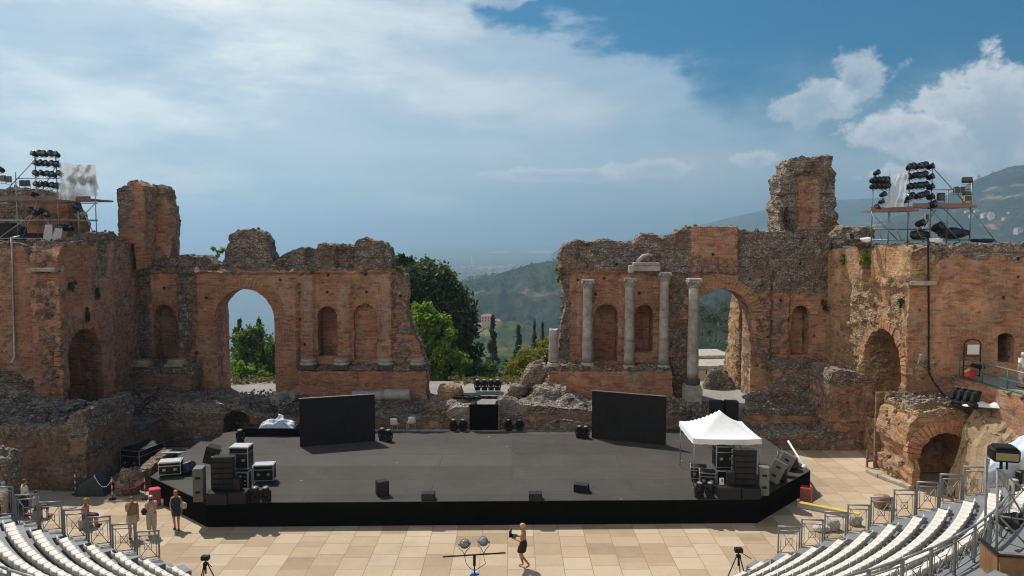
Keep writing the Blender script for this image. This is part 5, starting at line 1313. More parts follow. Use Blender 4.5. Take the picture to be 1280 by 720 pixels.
o = line_array('short tilted line array of three boxes leaning behind the grey loudspeaker', fl(258, 611) + Vector((0, .55, 1.05)), .62, .2, 3, .27); o.rotation_euler = (.1, R(16), .15)
line_array('six box black line array in the left speaker stack', fl(277, 627) + Vector((0, .35, .5)), .95, .05, 6, .235)
cabinet('subwoofer', 'black subwoofer at the bottom of the left stack, outer one', fl(275, 628), .9, .7, .5, 0, 'plastic', 'subwoofer', 'subwoofers on the stage')
cabinet('subwoofer', 'black subwoofer at the bottom of the left stack, next to the lamps', fl(298, 627) + Vector((.02, 0, 0)), .88, .7, .52, 0, 'plastic', 'subwoofer', 'subwoofers on the stage')
rk = fl(303, 613)
def rack(label, p, w, d, h, rz=0.0):
    t = thing('equipment_rack', label, 'rack', p, rz, 'open equipment racks on the stage'); m_ = MB()
    for x in (-1, 1):
        for y in (-1, 1): m_.box((x * (w / 2 - .03), y * (d / 2 - .03), h / 2), (.06, .06, h))
    for z in (.1, h - .03):
        for x in (-1, 1): m_.box((x * (w / 2 - .03), 0, z), (.055, d - .12, .055)); m_.box((0, x * (d / 2 - .03), z), (w - .12, .055, .055))
    m_.build('frame', M['lid'], t)
    m_ = MB(); m_.box((0, .05, h * .5), (w - .16, d - .2, h - .16)); m_.build('units', M['plastic'], t)
    for k in range(4):
        m_ = MB(); m_.box((w * .3, -d / 2 + .03, h * (.2 + .18 * k)), (.07, .03, .05)); m_.build('socket', M['lid'], t)
    return t
rack('open white framed rack under the big black case in the left stack', rk, .8, .7, .95)
flight_case('big black case with a pale lid on top of the rack in the left stack', rk + Vector((0, 0, .951)), .84, .74, 1.1, 0.0)
cabinet('loudspeaker', 'small black loudspeaker standing on the left subwoofer beside the rack', fl(297, 627) + Vector((.0, .05, .521)), .34, .3, .55, 0, 'plastic', 'loudspeaker', 'loudspeakers on the stage')
flight_case('black flight case with a silver lid standing alone right of the left stack', fl(331, 602), .92, .62, .85, .12)
# centre monitors
cabinet('stage_monitor', 'upright black monitor speaker alone on the left half of the stage', fl(478, 619), .5, .42, .66, .5, 'plastic', 'monitor speaker', 'monitor speakers on the stage')
def wedge(label, p, rz, w=.62, d=.45, h=.38):
    t = thing('stage_monitor', label, 'monitor speaker', p, rz, 'monitor speakers on the stage'); m_ = MB()
    m_.add([(x * w / 2, y, z) for x in (-1, 1) for y, z in ((-d / 2, 0), (d / 2, 0), (d / 2, h * .35), (d * .1, h), (-d / 2, h * .9))], [(0, 1, 2, 3, 4), (9, 8, 7, 6, 5), (0, 5, 6, 1), (1, 6, 7, 2), (2, 7, 8, 3), (3, 8, 9, 4), (4, 9, 5, 0)])
    m_.build('body', M['plastic'], t)
    m_ = MB(); m_.add([(-w / 2 + .05, d / 2 - .03, h * .43), (w / 2 - .05, d / 2 - .03, h * .43), (w / 2 - .05, d * .13, h * .965), (-w / 2 + .05, d * .13, h * .965)], [(0, 1, 2, 3)]); m_.build('grille', M['grille'], t)
wedge('black wedge monitor lying on the right half of the stage', fl(727, 614), -.35)
for px, lab in ((534.5, 'low black box on the stage front edge left of the woman with the laptop'), (669.5, 'low black box on the stage front edge behind the woman with the laptop')):
    p = fl(px, 627); p.y += .3
    cabinet('stage_monitor', lab, p, .56, .45, .3, 0, 'plastic', 'monitor speaker', 'monitor speakers on the stage')
# chairs
def chair(label, p, rz):
    t = thing('plastic_chair', label, 'chair', p, rz, 'white chairs behind the stage'); prof = []
    for s, (y, z) in enumerate(((-.23, .45), (-.1, .43), (.08, .43), (.17, .47), (.21, .6), (.24, .75), (.27, .86))): prof.append((y, z))
    m_ = MB(); vs = []
    for k, (y, z) in enumerate(prof):
        w = .23 if k < 5 else .2
        for i in range(5): u = i / 4 * 2 - 1; vs.append((u * w, y - .03 * u * u * (k > 3), z + .03 * u * u * (k < 4)))
    n = len(vs); off = [(0, -.012, .02)] * 0
    vs += [(x, y + .02, z - .015) for x, y, z in vs]
    fs = []
    for k in range(len(prof) - 1):
        for i in range(4):
            a = k * 5 + i; fs += [(a, a + 1, a + 6, a + 5), (n + a + 5, n + a + 6, n + a + 1, n + a)]
    for k in range(len(prof) - 1):
        for i in (0, 4): a = k * 5 + i; fs.append((a, a + 5, n + a + 5, n + a))
    for i in range(4): fs += [(i, i + 1, n + i + 1, n + i), (30 + i, 31 + i, n + 31 + i, n + 30 + i)]
    m_.add(vs, fs, 0, True); m_.build('seat', M['white'], t)
    for x in (-1, 1):
        for y in (-.2, .16):
            m_ = MB(); m_.tube((x * .2, y, .42), (x * .24, y * 1.2, 0), .016); m_.build('leg', M['lid'], t)
    return t
zc = P(494, 541, 42.95).z
chair('white plastic chair nearer the left screen on the strip behind the stage', P(494, 540, 42.85) , R(170)); chair('white plastic chair farther from the left screen, turned slightly', P(514, 538, 42.85), R(200))
m_ = MB(); m_.box((-.9, 42.86, ZD - .05), (14.5, .48, .1)); tag(m_.build('ledge_boards', M['limestone']), 'narrow pale strip of paving along the back of the stage', 'ledge')
# right stack and tent
def tent():
    zc_ = ZD + 2.25
    c0, c1, c2, c3 = G(862, 549, zc_), G(946, 549.5, zc_), G(934, 529, zc_), G(853, 526.5, zc_)
    cx = (c0 + c1 + c2 + c3) / 4; cx.z = ZD
    L = (c1 - c0).length / 2 + .02; rz = math.atan2((c1 - c0).y, (c1 - c0).x)
    t = thing('white_tent', 'white pop-up tent with a peaked roof on the right of the stage', 'tent', cx, rz)
    D = max(1.3, min(1.7, ((c3 + c2) / 2 - (c0 + c1) / 2).length / 2))
    n = 10; V = []; Fc = []; hp = .98
    def top(u, v):
        r = max(abs(u), abs(v)); f = (1 - r); sag = .12 * math.sin(math.pi * f) * (1 - .6 * (abs(abs(u) - abs(v)) < .08))
        return 2.25 + hp * (f ** 1.35) - sag * .5 + .05 * (min(abs(u), abs(v)) / max(r, 1e-3)) ** 4 * r
    for j in range(2 * n + 1):
        for i in range(2 * n + 1):
            u, v = i / n - 1, j / n - 1; V.append(Vector((u * L, v * D, top(u, v))))
    N = 2 * n + 1
    for j in range(2 * n):
        for i in range(2 * n): a = j * N + i; Fc.append((a, a + 1, a + N + 1, a + N))
    finish('canopy', V, Fc, {}, M['white'], t, True)
    m_ = MB(); vs = []
    ring = [(i / n - 1, -1) for i in range(2 * n)] + [(1, j / n - 1) for j in range(2 * n)] + [(1 - i / n, 1) for i in range(2 * n)] + [(-1, 1 - j / n) for j in range(2 * n)]
    k = len(ring)
    vs = [(u * (L + .004), v * (D + .004), top(u, v)) for u, v in ring] + [(u * (L + .02), v * (D + .02), top(u, v) - .24 - .015 * math.sin(q * 1.3)) for q, (u, v) in enumerate(ring)]
    m_.add(vs, [(i, (i + 1) % k, k + (i + 1) % k, k + i) for i in range(k)], 0, True); m_.build('valance', M['white'], t, False)
    for x in (-1, 1):
        for y in (-1, 1):
            m_ = MB(); m_.tube((x * (L - .05), y * (D - .05), 0), (x * (L - .05), y * (D - .05), 2.22), .022, 8); m_.box((x * (L - .05), y * (D - .05), .01), (.12, .12, .02)); m_.build('leg', M['steel'], t)
    for s in (-1, 1):
        m_ = MB()
        for q in range(4):
            x0, x1 = -L + .05 + (2 * L - .1) * q / 4, -L + .05 + (2 * L - .1) * (q + 1) / 4
            m_.tube((x0, s * (D - .05), 1.85 + .3 * (q % 2)), (x1, s * (D - .05), 2.15 - .3 * (q % 2)), .012, 6); m_.tube((x0, s * (D - .05), 2.15 - .3 * (q % 2)), (x1, s * (D - .05), 1.85 + .3 * (q % 2)), .012, 6)
        m_.build('scissor_frame', M['steel'], t)
tent()
flight_case('low flight case under the tent, the farther of two side by side', fl(873, 600), .75, .55, .68, -.25, 'case')
flight_case('low flight case under the tent, the nearer of two side by side', fl(884, 609), .72, .6, .75, -.2, 'case')
rk = fl(904, 608)
rack('open white framed rack under the big black case beneath the tent', rk, .85, .7, .85)
flight_case('big black case on the rack beneath the tent', rk + Vector((0, 0, .851)), .9, .74, 1.1, 0.0, 'case')
line_array('six box black line array in the right speaker stack', fl(932, 621) + Vector((0, .35, .5)), .98, -.05, 6, .255, -.01)
cabinet('subwoofer', 'black subwoofer at the bottom of the right stack, inner one', fl(910, 621), .95, .7, .5, 0, 'plastic', 'subwoofer', 'subwoofers on the stage')
cabinet('subwoofer', 'black subwoofer at the bottom of the right stack, next to the olive cabinet', fl(936, 621), .82, .7, .5, 0, 'plastic', 'subwoofer', 'subwoofers on the stage')
cabinet('loudspeaker', 'small black loudspeaker standing on the right subwoofer beside the line array', fl(913, 620) + Vector((.0, .05, .501)), .34, .3, .58, 0, 'plastic', 'loudspeaker', 'loudspeakers on the stage')
t = cabinet('loudspeaker', 'tall olive grey loudspeaker cabinet with a green tag in the right stack', fl(954, 617), .42, .6, 1.25, -.2, 'olive', 'loudspeaker', 'loudspeakers on the stage', grille=False, handles=True)
m_ = MB(); m_.box((.1, -.312, .55), (.1, .02, .13)); m_.build('tag', M['green'], t)
m_ = MB(); m_.box((0, 0, .16), (.2, .02, .3)); m_.box((.02, -.012, .2), (.07, .004, .12), mi=1); o = m_.build('notice_card', [M['white'], M['red']]); o.location = fl(901, 620) + Vector((.02, -.05, .5)); o.rotation_euler = (-.2, 0, .1); tag(o, 'small white card with a red mark leaning on the right stack', 'notice')
for k, (px, py, rz, lab) in enumerate(((963, 606, -.5, 'lower tilted olive loudspeaker lying behind the tall olive cabinet'), (974, 596, -.55, 'upper tilted olive loudspeaker lying behind the tall olive cabinet'))):
    o = cabinet('loudspeaker', lab, fl(px, py) + Vector((.1, .2, .12)), .62, .45, 1.0, rz, 'olive', 'loudspeaker', 'loudspeakers on the stage', grille=False, handles=True); o.rotation_euler = (R(-14), R(24), rz)
m_ = MB(); m_.tube((0, 0, .0), (.0, 0, .5), .03); m_.box((.35, 0, .55), (.9, .5, .03), M=Matrix.Rotation(R(24), 4, 'Y')); o = m_.build('folding_table', M['steel']); o.location = fl(972, 580) + Vector((0, 0, .15)); o.rotation_euler = (0, 0, -.4); tag(o, 'grey folding table tilted behind the right speaker stack', 'table')
bag('big round black bag at the right corner of the stage', fl(988, 587), (.4, .36, .4), 9)
m_ = MB(); m_.tube(fl(1004, 583) + Vector((0, 0, .07)), fl(985, 563) + Vector((0, 0, .5)), .05); m_.lathe([(.16, 0), (.15, .05), (.07, .07), (.06, .14)], 14, 0, Matrix.Translation(fl(1005, 584))); tag(m_.build('white_pole', M['white']), 'white pole with a round foot leaning at the right corner of the stage', 'pole')
moving_head_extra = mh(979, 603, 'black moving head lamp beside the tilted olive loudspeakers', rz=1.0)
# boxes on the floor
t = thing('red_cabinet', 'red cabinet with an orange front on the paving at the right corner of the stage', 'cabinet', G(993, 626, 0) + Vector((.42, -.3, 0)), -.5)
m_ = MB(); m_.box((0, 0, .42), (.5, .45, .72), b=.03); m_.build('body', M['red'], t); m_ = MB(); m_.box((.02, -.232, .45), (.36, .02, .55)); m_.build('door', M['plank'], t); m_ = MB(); m_.box((-.3, -.2, .1), (.14, .12, .22), b=.02); m_.build('can', M['white'], t)
t = thing('red_cabinet', 'red cabinet with a white bottle beside it at the left corner of the stage', 'cabinet', G(206, 628, 0) + Vector((-.3, -.3, 0)), .5)
m_ = MB(); m_.box((0, 0, .42), (.5, .45, .72), b=.03); m_.build('body', M['red'], t); m_ = MB(); m_.box((.0, -.232, .5), (.36, .02, .4)); m_.build('door', M['plank'], t); m_ = MB(); m_.tube((.3, -.2, 0), (.3, -.2, .3), .06); m_.build('can', M['white'], t)
# left passage: dark flight cases, covered heap, chain posts
flight_case('tall black road case in the shade of the left passage', G(172, 590, 0) + Vector((0, .6, 0)), 1.2, 1.9, 1.25, -.25, 'case', group='road cases')
V = []; Fc = []; n = 14
for j in range(n + 1):
    for i in range(n + 1):
        u, v = i / n * 2 - 1, j / n * 2 - 1; V.append(Vector((u * .75, v * .55, (1 - max(abs(u), abs(v)) ** 6) * (.72 - .25 * abs(u)) + .04 * noise.noise(Vector((u * 3, v * 3, 1))))))
for j in range(n):
    for i in range(n): a = j * (n + 1) + i; Fc.append((a, a + 1, a + n + 2, a + n + 1))
o = finish('covered_heap', V, Fc, {}, M['darkgreen'], None); o.location = G(120, 616, 0); o.scale = (.95, 1.0, 1.15); tag(o, 'heap under a dark green canvas cover in the left passage', 'cover')
def chain_post(label, p):
    t = thing('chain_post', label, 'post', p, 0, 'red and white chain posts')
    m_ = MB(); m_.lathe([(.17, 0), (.17, .03), (.05, .06)], 14); m_.build('foot', M['plastic'], t)
    m_ = MB()
    for k in range(6): m_.tube((0, 0, .06 + k * .155), (0, 0, .06 + (k + 1) * .155 - .002), .028, 8, k % 2)
    m_.build('pole', [M['red'], M['white']], t)
    m_ = MB(); m_.ball((0, 0, 1.02), .04, 8, 6); m_.build('cap', M['red'], t)
ps = [G(94.5, 618, 0), G(119, 619, 0), G(140.5, 624, 0), G(181.5, 624, 0)]
for p, lab in zip(ps, ('red and white chain post farthest left in front of the passage', 'red and white chain post before the green canvas cover', 'red and white chain post left of the stone stump', 'red and white chain post right of the stone stump')): chain_post(lab, p)
for a, c, mt, lab in ((1, 2, 'white', 'white plastic chain slung before the green canvas cover'), (2, 3, 'red', 'red plastic chain slung before the stone stump')):
    pts = []
    for k in range(13): f = k / 12; q = ps[a].lerp(ps[c], f); q.z = .95 - .5 * (4 * f * (1 - f)) * .9; pts.append(q)
    m_ = MB(); m_.path(pts, .018, 5); tag(m_.build('plastic_chain', M[mt]), lab, 'chain')
# yellow barrier, boxes behind the right seats
a, c = G(1000, 634, 0), G(1052, 644, 0); d = c - a; rz = math.atan2(d.y, d.x)
t = thing('low_bench', 'long low bench with a yellow top lying at the right edge of the paving', 'bench', (a + c) / 2, rz)
m_ = MB(); m_.box((.3, 0, .22), (d.length + .9, .26, .06), b=.02); m_.build('top', M['yellow'], t)
m_ = MB(); m_.box((.3, 0, .09), (d.length + .8, .2, .17)); m_.build('base', M['lid'], t)
for px, py, w, h, mt, lab in ((1040, 662, .6, .55, 'limestone', 'rough stone block behind the fourth right hand rail panel'), (1027, 663, .7, .3, 'cushion', 'pale stone slab behind the third right hand rail panel'), (1068, 656, .5, .5, 'limestone', 'squat stone block beside the yellow bench'), (1102, 634, .75, .7, 'brick_red', 'lump of fallen brickwork behind the right hand rail')):
    boulder('stone_block', lab, 'stone block', G(px, py, 0) + Vector((0, 0, h * .4)), (w * .6, w * .5, h * .6), M[mt], px * .01, amp=.1, sub=3, rub=.3)
# four lamps and sheet on the vaulted ruin
for k, (px, py) in enumerate(((1190, 517), (1198, 520), (1206.5, 523), (1215, 527))):
    o = dup(MH, P(px, py, 36.0 - k * .35), .4, ('first', 'second', 'third', 'last')[k] + ' of four black lamps on the vaulted ruin, counted from the arch side' if k < 3 else 'last of four black lamps on the vaulted ruin, next to the white sheet', 'lamps on the vaulted ruin')
    o.location.z = 4.2 + .02 * k; o.rotation_euler = (0, R(22), .5); o.scale = (1.25,) * 3
V = []; Fc = []; n = 16
for j in range(n + 1):
    for i in range(n + 1):
        u, v = i / n * 2 - 1, j / n * 2 - 1; q = Vector((u * 3, v * 2, 9)); V.append(Vector((u * .95, v * .3 + .05 * noise.noise(q), max(0, (1 - u ** 4) * (1 - v * v)) * (.2 + .12 * noise.noise(q)))))
for j in range(n):
    for i in range(n): a = j * (n + 1) + i; Fc.append((a, a + 1, a + n + 2, a + n + 1))
o = finish('white_sheet', V, Fc, {}, M['white'], None, True); p = P(1237, 521, 34.6); o.location = (p.x, 35.0, 4.3); o.rotation_euler = (0, 0, -.35); tag(o, 'crumpled white sheet lying below the right retaining wall', 'sheet')
# small white spot fixed low on the right wing
t = thing('floodlight', 'small grey floodlight on a bracket at the foot of the right wing corner', 'floodlight', P(1146, 463, YFR - .9))
m_ = MB(); m_.tube((0, .3, -.2), (0, 0, .2), .03); m_.tube((0, 0, .2), (.1, 0, .5), .03); m_.build('bracket', M['scaf'], t)
m_ = MB(); m_.box((.1, 0, .65), (.3, .22, .4), b=.04, M=Matrix.Rotation(R(12), 4, 'Y')); m_.build('housing', M['scaf'], t)
# stand with two lamps in front
bz_ = P(593, 693.5, 22.6); 
t = thing('lamp_stand', 'dark T-shaped stand with a long bar in the middle of the orchestra', 'light stand', (bz_.x, 22.6, 0))
m_ = MB(); m_.tube((0, 0, .5), (0, 0, 1.75), .03); m_.tube((0, 0, 1.6), (0, 0, bz_.z), .022); m_.tube((0, 0, bz_.z - .35), (0, 0, bz_.z - .02), .045); m_.build('pole', M['blackmetal'], t)
for k in range(3):
    an = 2 * math.pi * k / 3 + .4; m_ = MB(); m_.tube((0, 0, .75), (math.cos(an) * .6, math.sin(an) * .6, .02), .018); m_.tube((0, 0, .3), (math.cos(an) * .33, math.sin(an) * .33, .35), .012); m_.build('leg', M['blackmetal'], t)
m_ = MB(); m_.box((0, 0, bz_.z - .62), (.2, .12, .06)); m_.tube((-.15, 0, bz_.z - .66), (.15, 0, bz_.z - .62), .03); m_.build('knob', M['blue'], t)
a, c = P(553.5, 696, 22.6), P(632, 691, 22.6)
m_ = MB(); m_.tube(a - t.location, c - t.location, .026); m_.build('crossbar', M['blackmetal'], t)
m_ = MB()
for s, px in ((-1, 580.5), (1, 604.5)):
    q = P(px, 694, 22.6) - t.location; m_.path([q, q + Vector((.06, -.05, -.25)), Vector((s * .12, -.05, bz_.z - .42)), Vector((0, -.03, bz_.z - .5))], .01, 5)
m_.build('cable', M['plastic'], t)
def par(label, p, foot, rz):
    t = thing('par_lamp', label, 'stage light', p, rz, 'lamps on the T-shaped stand'); T = Matrix.Rotation(R(62), 4, 'X')
    m_ = MB(); m_.lathe([(.03, -.2), (.1, -.17), (.14, -.08), (.145, .1), (.15, .12)], 18, 0, T); m_.build('can', M['scaf'], t)
    m_ = MB(); m_.box((0, .0, -.19), (.05, .04, .11), M=T); m_.build('cap', M['amber'], t)
    m_ = MB(); dz = foot - p.z
    m_.path([(-.17, 0, 0), (-.175, 0, -.12), (-.06, 0, dz * .62), (0, 0, dz + .02)], .012, 5); m_.path([(.17, 0, 0), (.175, 0, -.12), (.06, 0, dz * .62), (0, 0, dz + .02)], .012, 5)
    m_.tube((-.2, 0, 0), (-.14, 0, 0), .03); m_.tube((.2, 0, 0), (.14, 0, 0), .03); m_.build('yoke', M['scaf'], t)
    m_ = MB(); m_.lathe([(.135, .121), (.07, .14), (.001, .145)], 16, 0, T); m_.build('lens', M['lens'], t)
par('grey can lamp on the left half of the T-shaped stand', P(580.6, 680, 22.6), P(580.6, 694, 22.6).z, .25); par('grey can lamp near the pole of the T-shaped stand', P(604.6, 677, 22.6), P(604.6, 693, 22.6).z, -.1)
def tripod(label, px, py, Y, H):
    p = P(px, py, Y); t = thing('camera_tripod', label, 'tripod', (p.x, Y, max(0, p.z - H)), 0, 'tripods in front of the seats')
    for k in range(3):
        an = 2 * math.pi * k / 3 + .5; m_ = MB(); m_.tube((math.cos(an) * .06, math.sin(an) * .06, H - .2), (math.cos(an) * .45, math.sin(an) * .45, 0), .022, 6); m_.build('leg', M['blackmetal'], t)
    m_ = MB(); m_.tube((0, 0, H - .55), (0, 0, H - .05), .03); m_.box((0, 0, H - .2), (.16, .16, .1), b=.02); m_.build('column', M['blackmetal'], t)
    m_ = MB(); m_.box((0, 0, H + .02), (.28, .2, .16), b=.02); m_.tube((.0, -.1, H), (.35, -.35, H - .15), .014); m_.build('head', M['plastic'], t)
tripod('black camera tripod below the left seats', 257, 704, 25.2, 1.2); tripod('black camera tripod below the right seats', 923, 699, 25.6, 1.3)
# ------------------------------------------------------------------ lighting scaffolds on the wings
def spot_proto():
    t = thing('spotlight', 'x', 'stage light', (0, 0, 0), 0)
    T = Matrix.Rotation(R(70), 4, 'X')
    m_ = MB(); m_.lathe([(.04, -.24), (.1, -.22), (.145, -.12), (.15, .1), (.165, .13), (.165, .16)], 12, 0, T); m_.build('can', M['blackmetal'], t)
    m_ = MB(); m_.lathe([(.145, .161), (.06, .165), (.001, .165)], 12, 0, T); m_.build('lens', M['winglass'], t)
    m_ = MB(); m_.path([(-.17, 0, 0), (-.175, 0, -.15), (0, 0, -.24), (.175, 0, -.15), (.17, 0, 0)], .014, 5); m_.build('yoke', M['blackmetal'], t)
    return t
SPOT = spot_proto(); spot_used = False
def spot(p, label, group, rz=0.0, s=1.0):
    global spot_used
    if not spot_used:
        spot_used = True; o = SPOT; o.location = p; o.rotation_euler = (0, 0, rz); o['label'] = label; o['group'] = group
    else: o = dup(SPOT, p, rz, label, group)
    o.scale = (s,) * 3; return o
def pole(t, name, p, q, r=.03, mat='scaf'):
    if mat == 'scaf' and r < .035: r *= 1.12
    m_ = MB(); m_.tube(Vector(p) - t.location, Vector(q) - t.location, r, 7); return m_.build(name, M[mat], t)
# left scaffold
YA = 43.0; bz = 12.1
tl = thing('lighting_scaffold', 'tubular lighting scaffold on top of the left wing', 'scaffold', P(50, 298, YA))
for px, top in ((-22, 235), (23, 215), (48, 188), (74, 196), (99, 240), (121, 206)):
    for dy in (0, 2.2):
        if px in (48, 74) and dy: top_ = 248
        else: top_ = top if not dy else 246
        a = P(px, 298, YA + dy); c = P(px, top_, YA); pole(tl, 'standard', (a.x, YA + dy, bz - .2), (a.x, YA + dy, c.z), .03, 'steel')
for py, x0, x1 in ((252, -22, 122), (275, -22, 122), (223, 20, 74), (298, -22, 122)):
    for dy in (0, 2.2):
        if py == 223 and dy: continue
        a, c = P(x0, py, YA), P(x1, py, YA); q_ = (YA + dy) / YA; pole(tl, 'ledger', (a.x * q_, YA + dy, a.z), (c.x * q_, YA + dy, a.z), .028, 'steel')
for (x0, q0, x1, q1) in ((48, 195, 8, 238), (0, 297, 48, 262), (99, 275, 121, 252), (99, 252, 119, 297), (50, 262, 72, 297), (74, 200, 49, 245), (28, 297, 47, 252)):
    a, c = P(x0, q0, YA - .05), P(x1, q1, YA - .05); pole(tl, 'brace', a, c, .027, 'steel')
for q in (192, 203.5, 216, 230):
    a, c = P(45, q + 2, YA), P(75, q + 3, YA); pole(tl, 'lamp_bar', a, c, .022)
a, c = P(-24, 248, YA), P(115, 249.5, YA); zdk = P(50, 249.5, YA).z
m_ = MB(); m_.box(((a.x + c.x) / 2, YA + 1.1, zdk), (c.x - a.x, 2.4, .1)); m_.box(((a.x + c.x) / 2, YA - .15, zdk + .06), (c.x - a.x, .04, .26)); o = m_.build('deck', M['plank'], tl); o.location = -tl.location
rows = ('top', 'second', 'third', 'bottom')
for r_, (q, x0, x1, n) in enumerate(((191.5, 43.5, 70, 5), (203.5, 45.5, 72, 5), (216.5, 45, 74, 5), (230.5, 46, 72.5, 5))):
    for k in range(n):
        px = x0 + (x1 - x0) * k / (n - 1)
        spot(P(px + random.uniform(-1, 1), q + random.uniform(-1, 1) + (1.4 * k / n if r_ else 1.2 * k / n), YA - .15), f'{ORD[k]} black spotlight from the left in the {rows[r_]} row of the left scaffold', 'spotlights on the left scaffold', random.uniform(-.5, .5))
for px, q, lab in ((1, 212, 'lone dark spotlight at the far left edge, above two boxy lamps'), (43, 243, 'dark spotlight on the deck edge of the left scaffold below the lamp rows'), (38, 263, 'upper spotlight on the slanting bar under the left scaffold deck'), (44, 266, 'middle spotlight on the slanting bar under the left scaffold deck'), (52, 264, 'spotlight under the deck right of the scaffold centre pole'), (59, 268, 'spotlight under the left deck pointing down right'), (97, 259, 'large spotlight hanging under the right end of the left scaffold deck')):
    spot(P(px, q, YA - .1), lab, 'spotlights on the left scaffold', random.uniform(-1, 1), 1.25 if px > 90 else 1.0)
def flood(label, p, w, h, rz, mat='blackmetal', d=.2, tilt=0.0, group='floodlights on the scaffolds'):
    t = thing('floodlight', label, 'floodlight', p, rz, group); t.rotation_euler = (tilt, 0, rz)
    m_ = MB(); m_.box((0, 0, 0), (w, d, h), b=.03); m_.build('housing', M[mat], t)
    m_ = MB(); m_.box((0, -d / 2 - .006, 0), (w * .8, .015, h * .8)); m_.build('lens', M['winglass'], t)
    m_ = MB(); m_.path([(-w / 2 - .02, 0, 0), (-w / 2 - .02, 0, -h * .8), (w / 2 + .02, 0, -h * .8), (w / 2 + .02, 0, 0)], .015, 5); m_.build('yoke', M['blackmetal'], t)
for px, q, lab in ((4, 223, 'first boxy floodlight at the far left of the left scaffold rail'), (11, 224, 'second boxy floodlight at the far left of the left scaffold rail'), (28, 229, 'boxy floodlight left of the lamp rows on the left scaffold'), (34, 229, 'boxy floodlight touching the lamp rows on the left scaffold')): flood(lab, P(px, q, YA), .28, .36, random.uniform(-.4, .4), 'scaf')
for px, w, h, mt, lab in ((8, 1.1, 1.0, 'plastic', 'big dark equipment box at the far left on the left wing roof'), (42, 1.6, .42, 'plastic', 'long low black box under the left scaffold'), (24, .6, .8, 'case', 'tall black box left of the scaffold centre pole')):
    m_ = MB(); m_.box((0, 0, h / 2), (w, .6, h), b=.03); m_.box((0, -.31, h * .5), (w * .7, .02, h * .5)); o = m_.build('equipment_box', M[mt]); p = P(px, 297, YA + .6); o.location = (p.x, p.y, 12.15); tag(o, lab, 'equipment box')
for k, (px, lab) in enumerate(((59, 'upright pale grey board leaning under the left scaffold'), (69, 'pale grey board leaning to the right under the left scaffold'))):
    m_ = MB(); m_.add([(-.26, 0, 0), (.26, 0, 0), (.2, .25, .95 - .2 * k), (-.16, .25, .95 - .2 * k), (-.26, .05, 0), (.26, .05, 0), (.2, .3, .95 - .2 * k), (-.16, .3, .95 - .2 * k)], [(0, 1, 2, 3), (7, 6, 5, 4), (0, 4, 5, 1), (1, 5, 6, 2), (2, 6, 7, 3), (3, 7, 4, 0)]); o = m_.build('grey_board', M['lid']); p = P(px, 297, YA - .4); o.location = (p.x, p.y, 12.1); o.rotation_euler = (0, R(8 if k else 0), .2); tag(o, lab, 'board')
for k in range(5):
    spot(P(76 + k * 3.4, 284 + (k % 2), YA + .5), f'{ORD[k]} spotlight from the left in the low row under the left scaffold', 'spotlights on the left scaffold', random.uniform(-1, 1))
def film(name, label, quad, Y, mat, sway=.15, nx=30, ny=22):
    V = []; Fc = []; q = [P(x, y, Y) for x, y in quad]
    for j in range(ny + 1):
        for i in range(nx + 1):
            u, v = i / nx, j / ny; p = q[0].lerp(q[1], u).lerp(q[3].lerp(q[2], u), v)
            f = noise.noise(Vector((u * 6 + v * .8, v * .9, Y))); p.y += sway * f * 2 * (.35 + .65 * v) + .06 * math.sin(u * 19 + 2 * v); p.z += .1 * noise.noise(Vector((u * 5, 3, Y))) * (1 - v); p.x += .08 * noise.noise(Vector((v * 5, 7, u)))
            V.append(p)
    for j in range(ny):
        for i in range(nx): a = j * (nx + 1) + i; Fc.append((a, a + 1, a + nx + 2, a + nx + 1))
    return tag(finish(name, V, Fc, {}, mat, None, True), label, 'plastic sheet')
film('plastic_sheet', 'hazy grey plastic sheet hung round the lamps on the left scaffold', [(74, 202), (119, 208), (121, 245), (74, 246)], YA - .35, M['film'])
film('plastic_sheet', 'lower flap of grey plastic sheet draped over the left scaffold deck', [(73, 228), (93, 230), (93, 251), (72, 249)], YA - .5, M['film'], .1, 12, 12)
for k in range(6):
    spot(P(90 + (k % 3) * 12, 212 + (k // 3) * 14, YA + .1), f'{ORD[k]} lamp behind the plastic sheet of the left scaffold, counted along the rows', 'spotlights on the left scaffold', 0, 1.3)
# right scaffold
YC = 41.0
tr = thing('lighting_scaffold', 'tubular lighting scaffold on top of the right wing', 'scaffold', P(1150, 300, YC))
for px, top in ((1089, 219), (1110, 262), (1134, 205), (1162, 203), (1183, 232), (1212, 228)):
    for dy in (0, 2.0):
        a = P(px, 300, YC + dy); c = P(px, top if not dy else 258, YC); pole(tr, 'standard', (a.x, YC + dy, 11.4), (a.x, YC + dy, c.z))
pole(tr, 'standard', P(1112, 262, YC), P(1112, 213, YC), .022)
for py, x0, x1 in ((263, 1089, 1140), (258, 1134, 1212), (286.5, 1089, 1162), (237, 1162, 1212), (222, 1089, 1112), (300, 1089, 1212)):
    for dy in (0, 2.0):
        if py in (237, 222) and dy: continue
        a, c = P(x0, py, YC), P(x1, py, YC); q_ = (YC + dy) / YC; pole(tr, 'ledger', (a.x * q_, YC + dy, a.z), (c.x * q_, YC + dy, a.z), .026)
for (x0, q0, x1, q1) in ((1164, 207, 1212, 260), (1212, 260, 1246, 303), (1089, 264, 1103, 300), (1093, 270, 1121, 299), (1110, 263, 1127, 301), (1134, 264, 1155, 304), (1165, 245, 1204, 286), (1183, 263, 1206, 288), (1162, 260, 1200, 302), (1170, 262, 1155, 284), (1102, 236, 1112, 246)):
    a, c = P(x0, q0, YC - .05), P(x1, q1, YC - .05 - (.4 if q1 > 299 else 0)); pole(tr, 'brace', a, c, .024, 'steel' if x0 in (1089, 1110, 1134) else 'scaf')
for q in (209, 222, 234, 246): a, c = P(1134, q + 1, YC), P(1163, q - 1, YC); pole(tr, 'lamp_bar', a, c, .022)
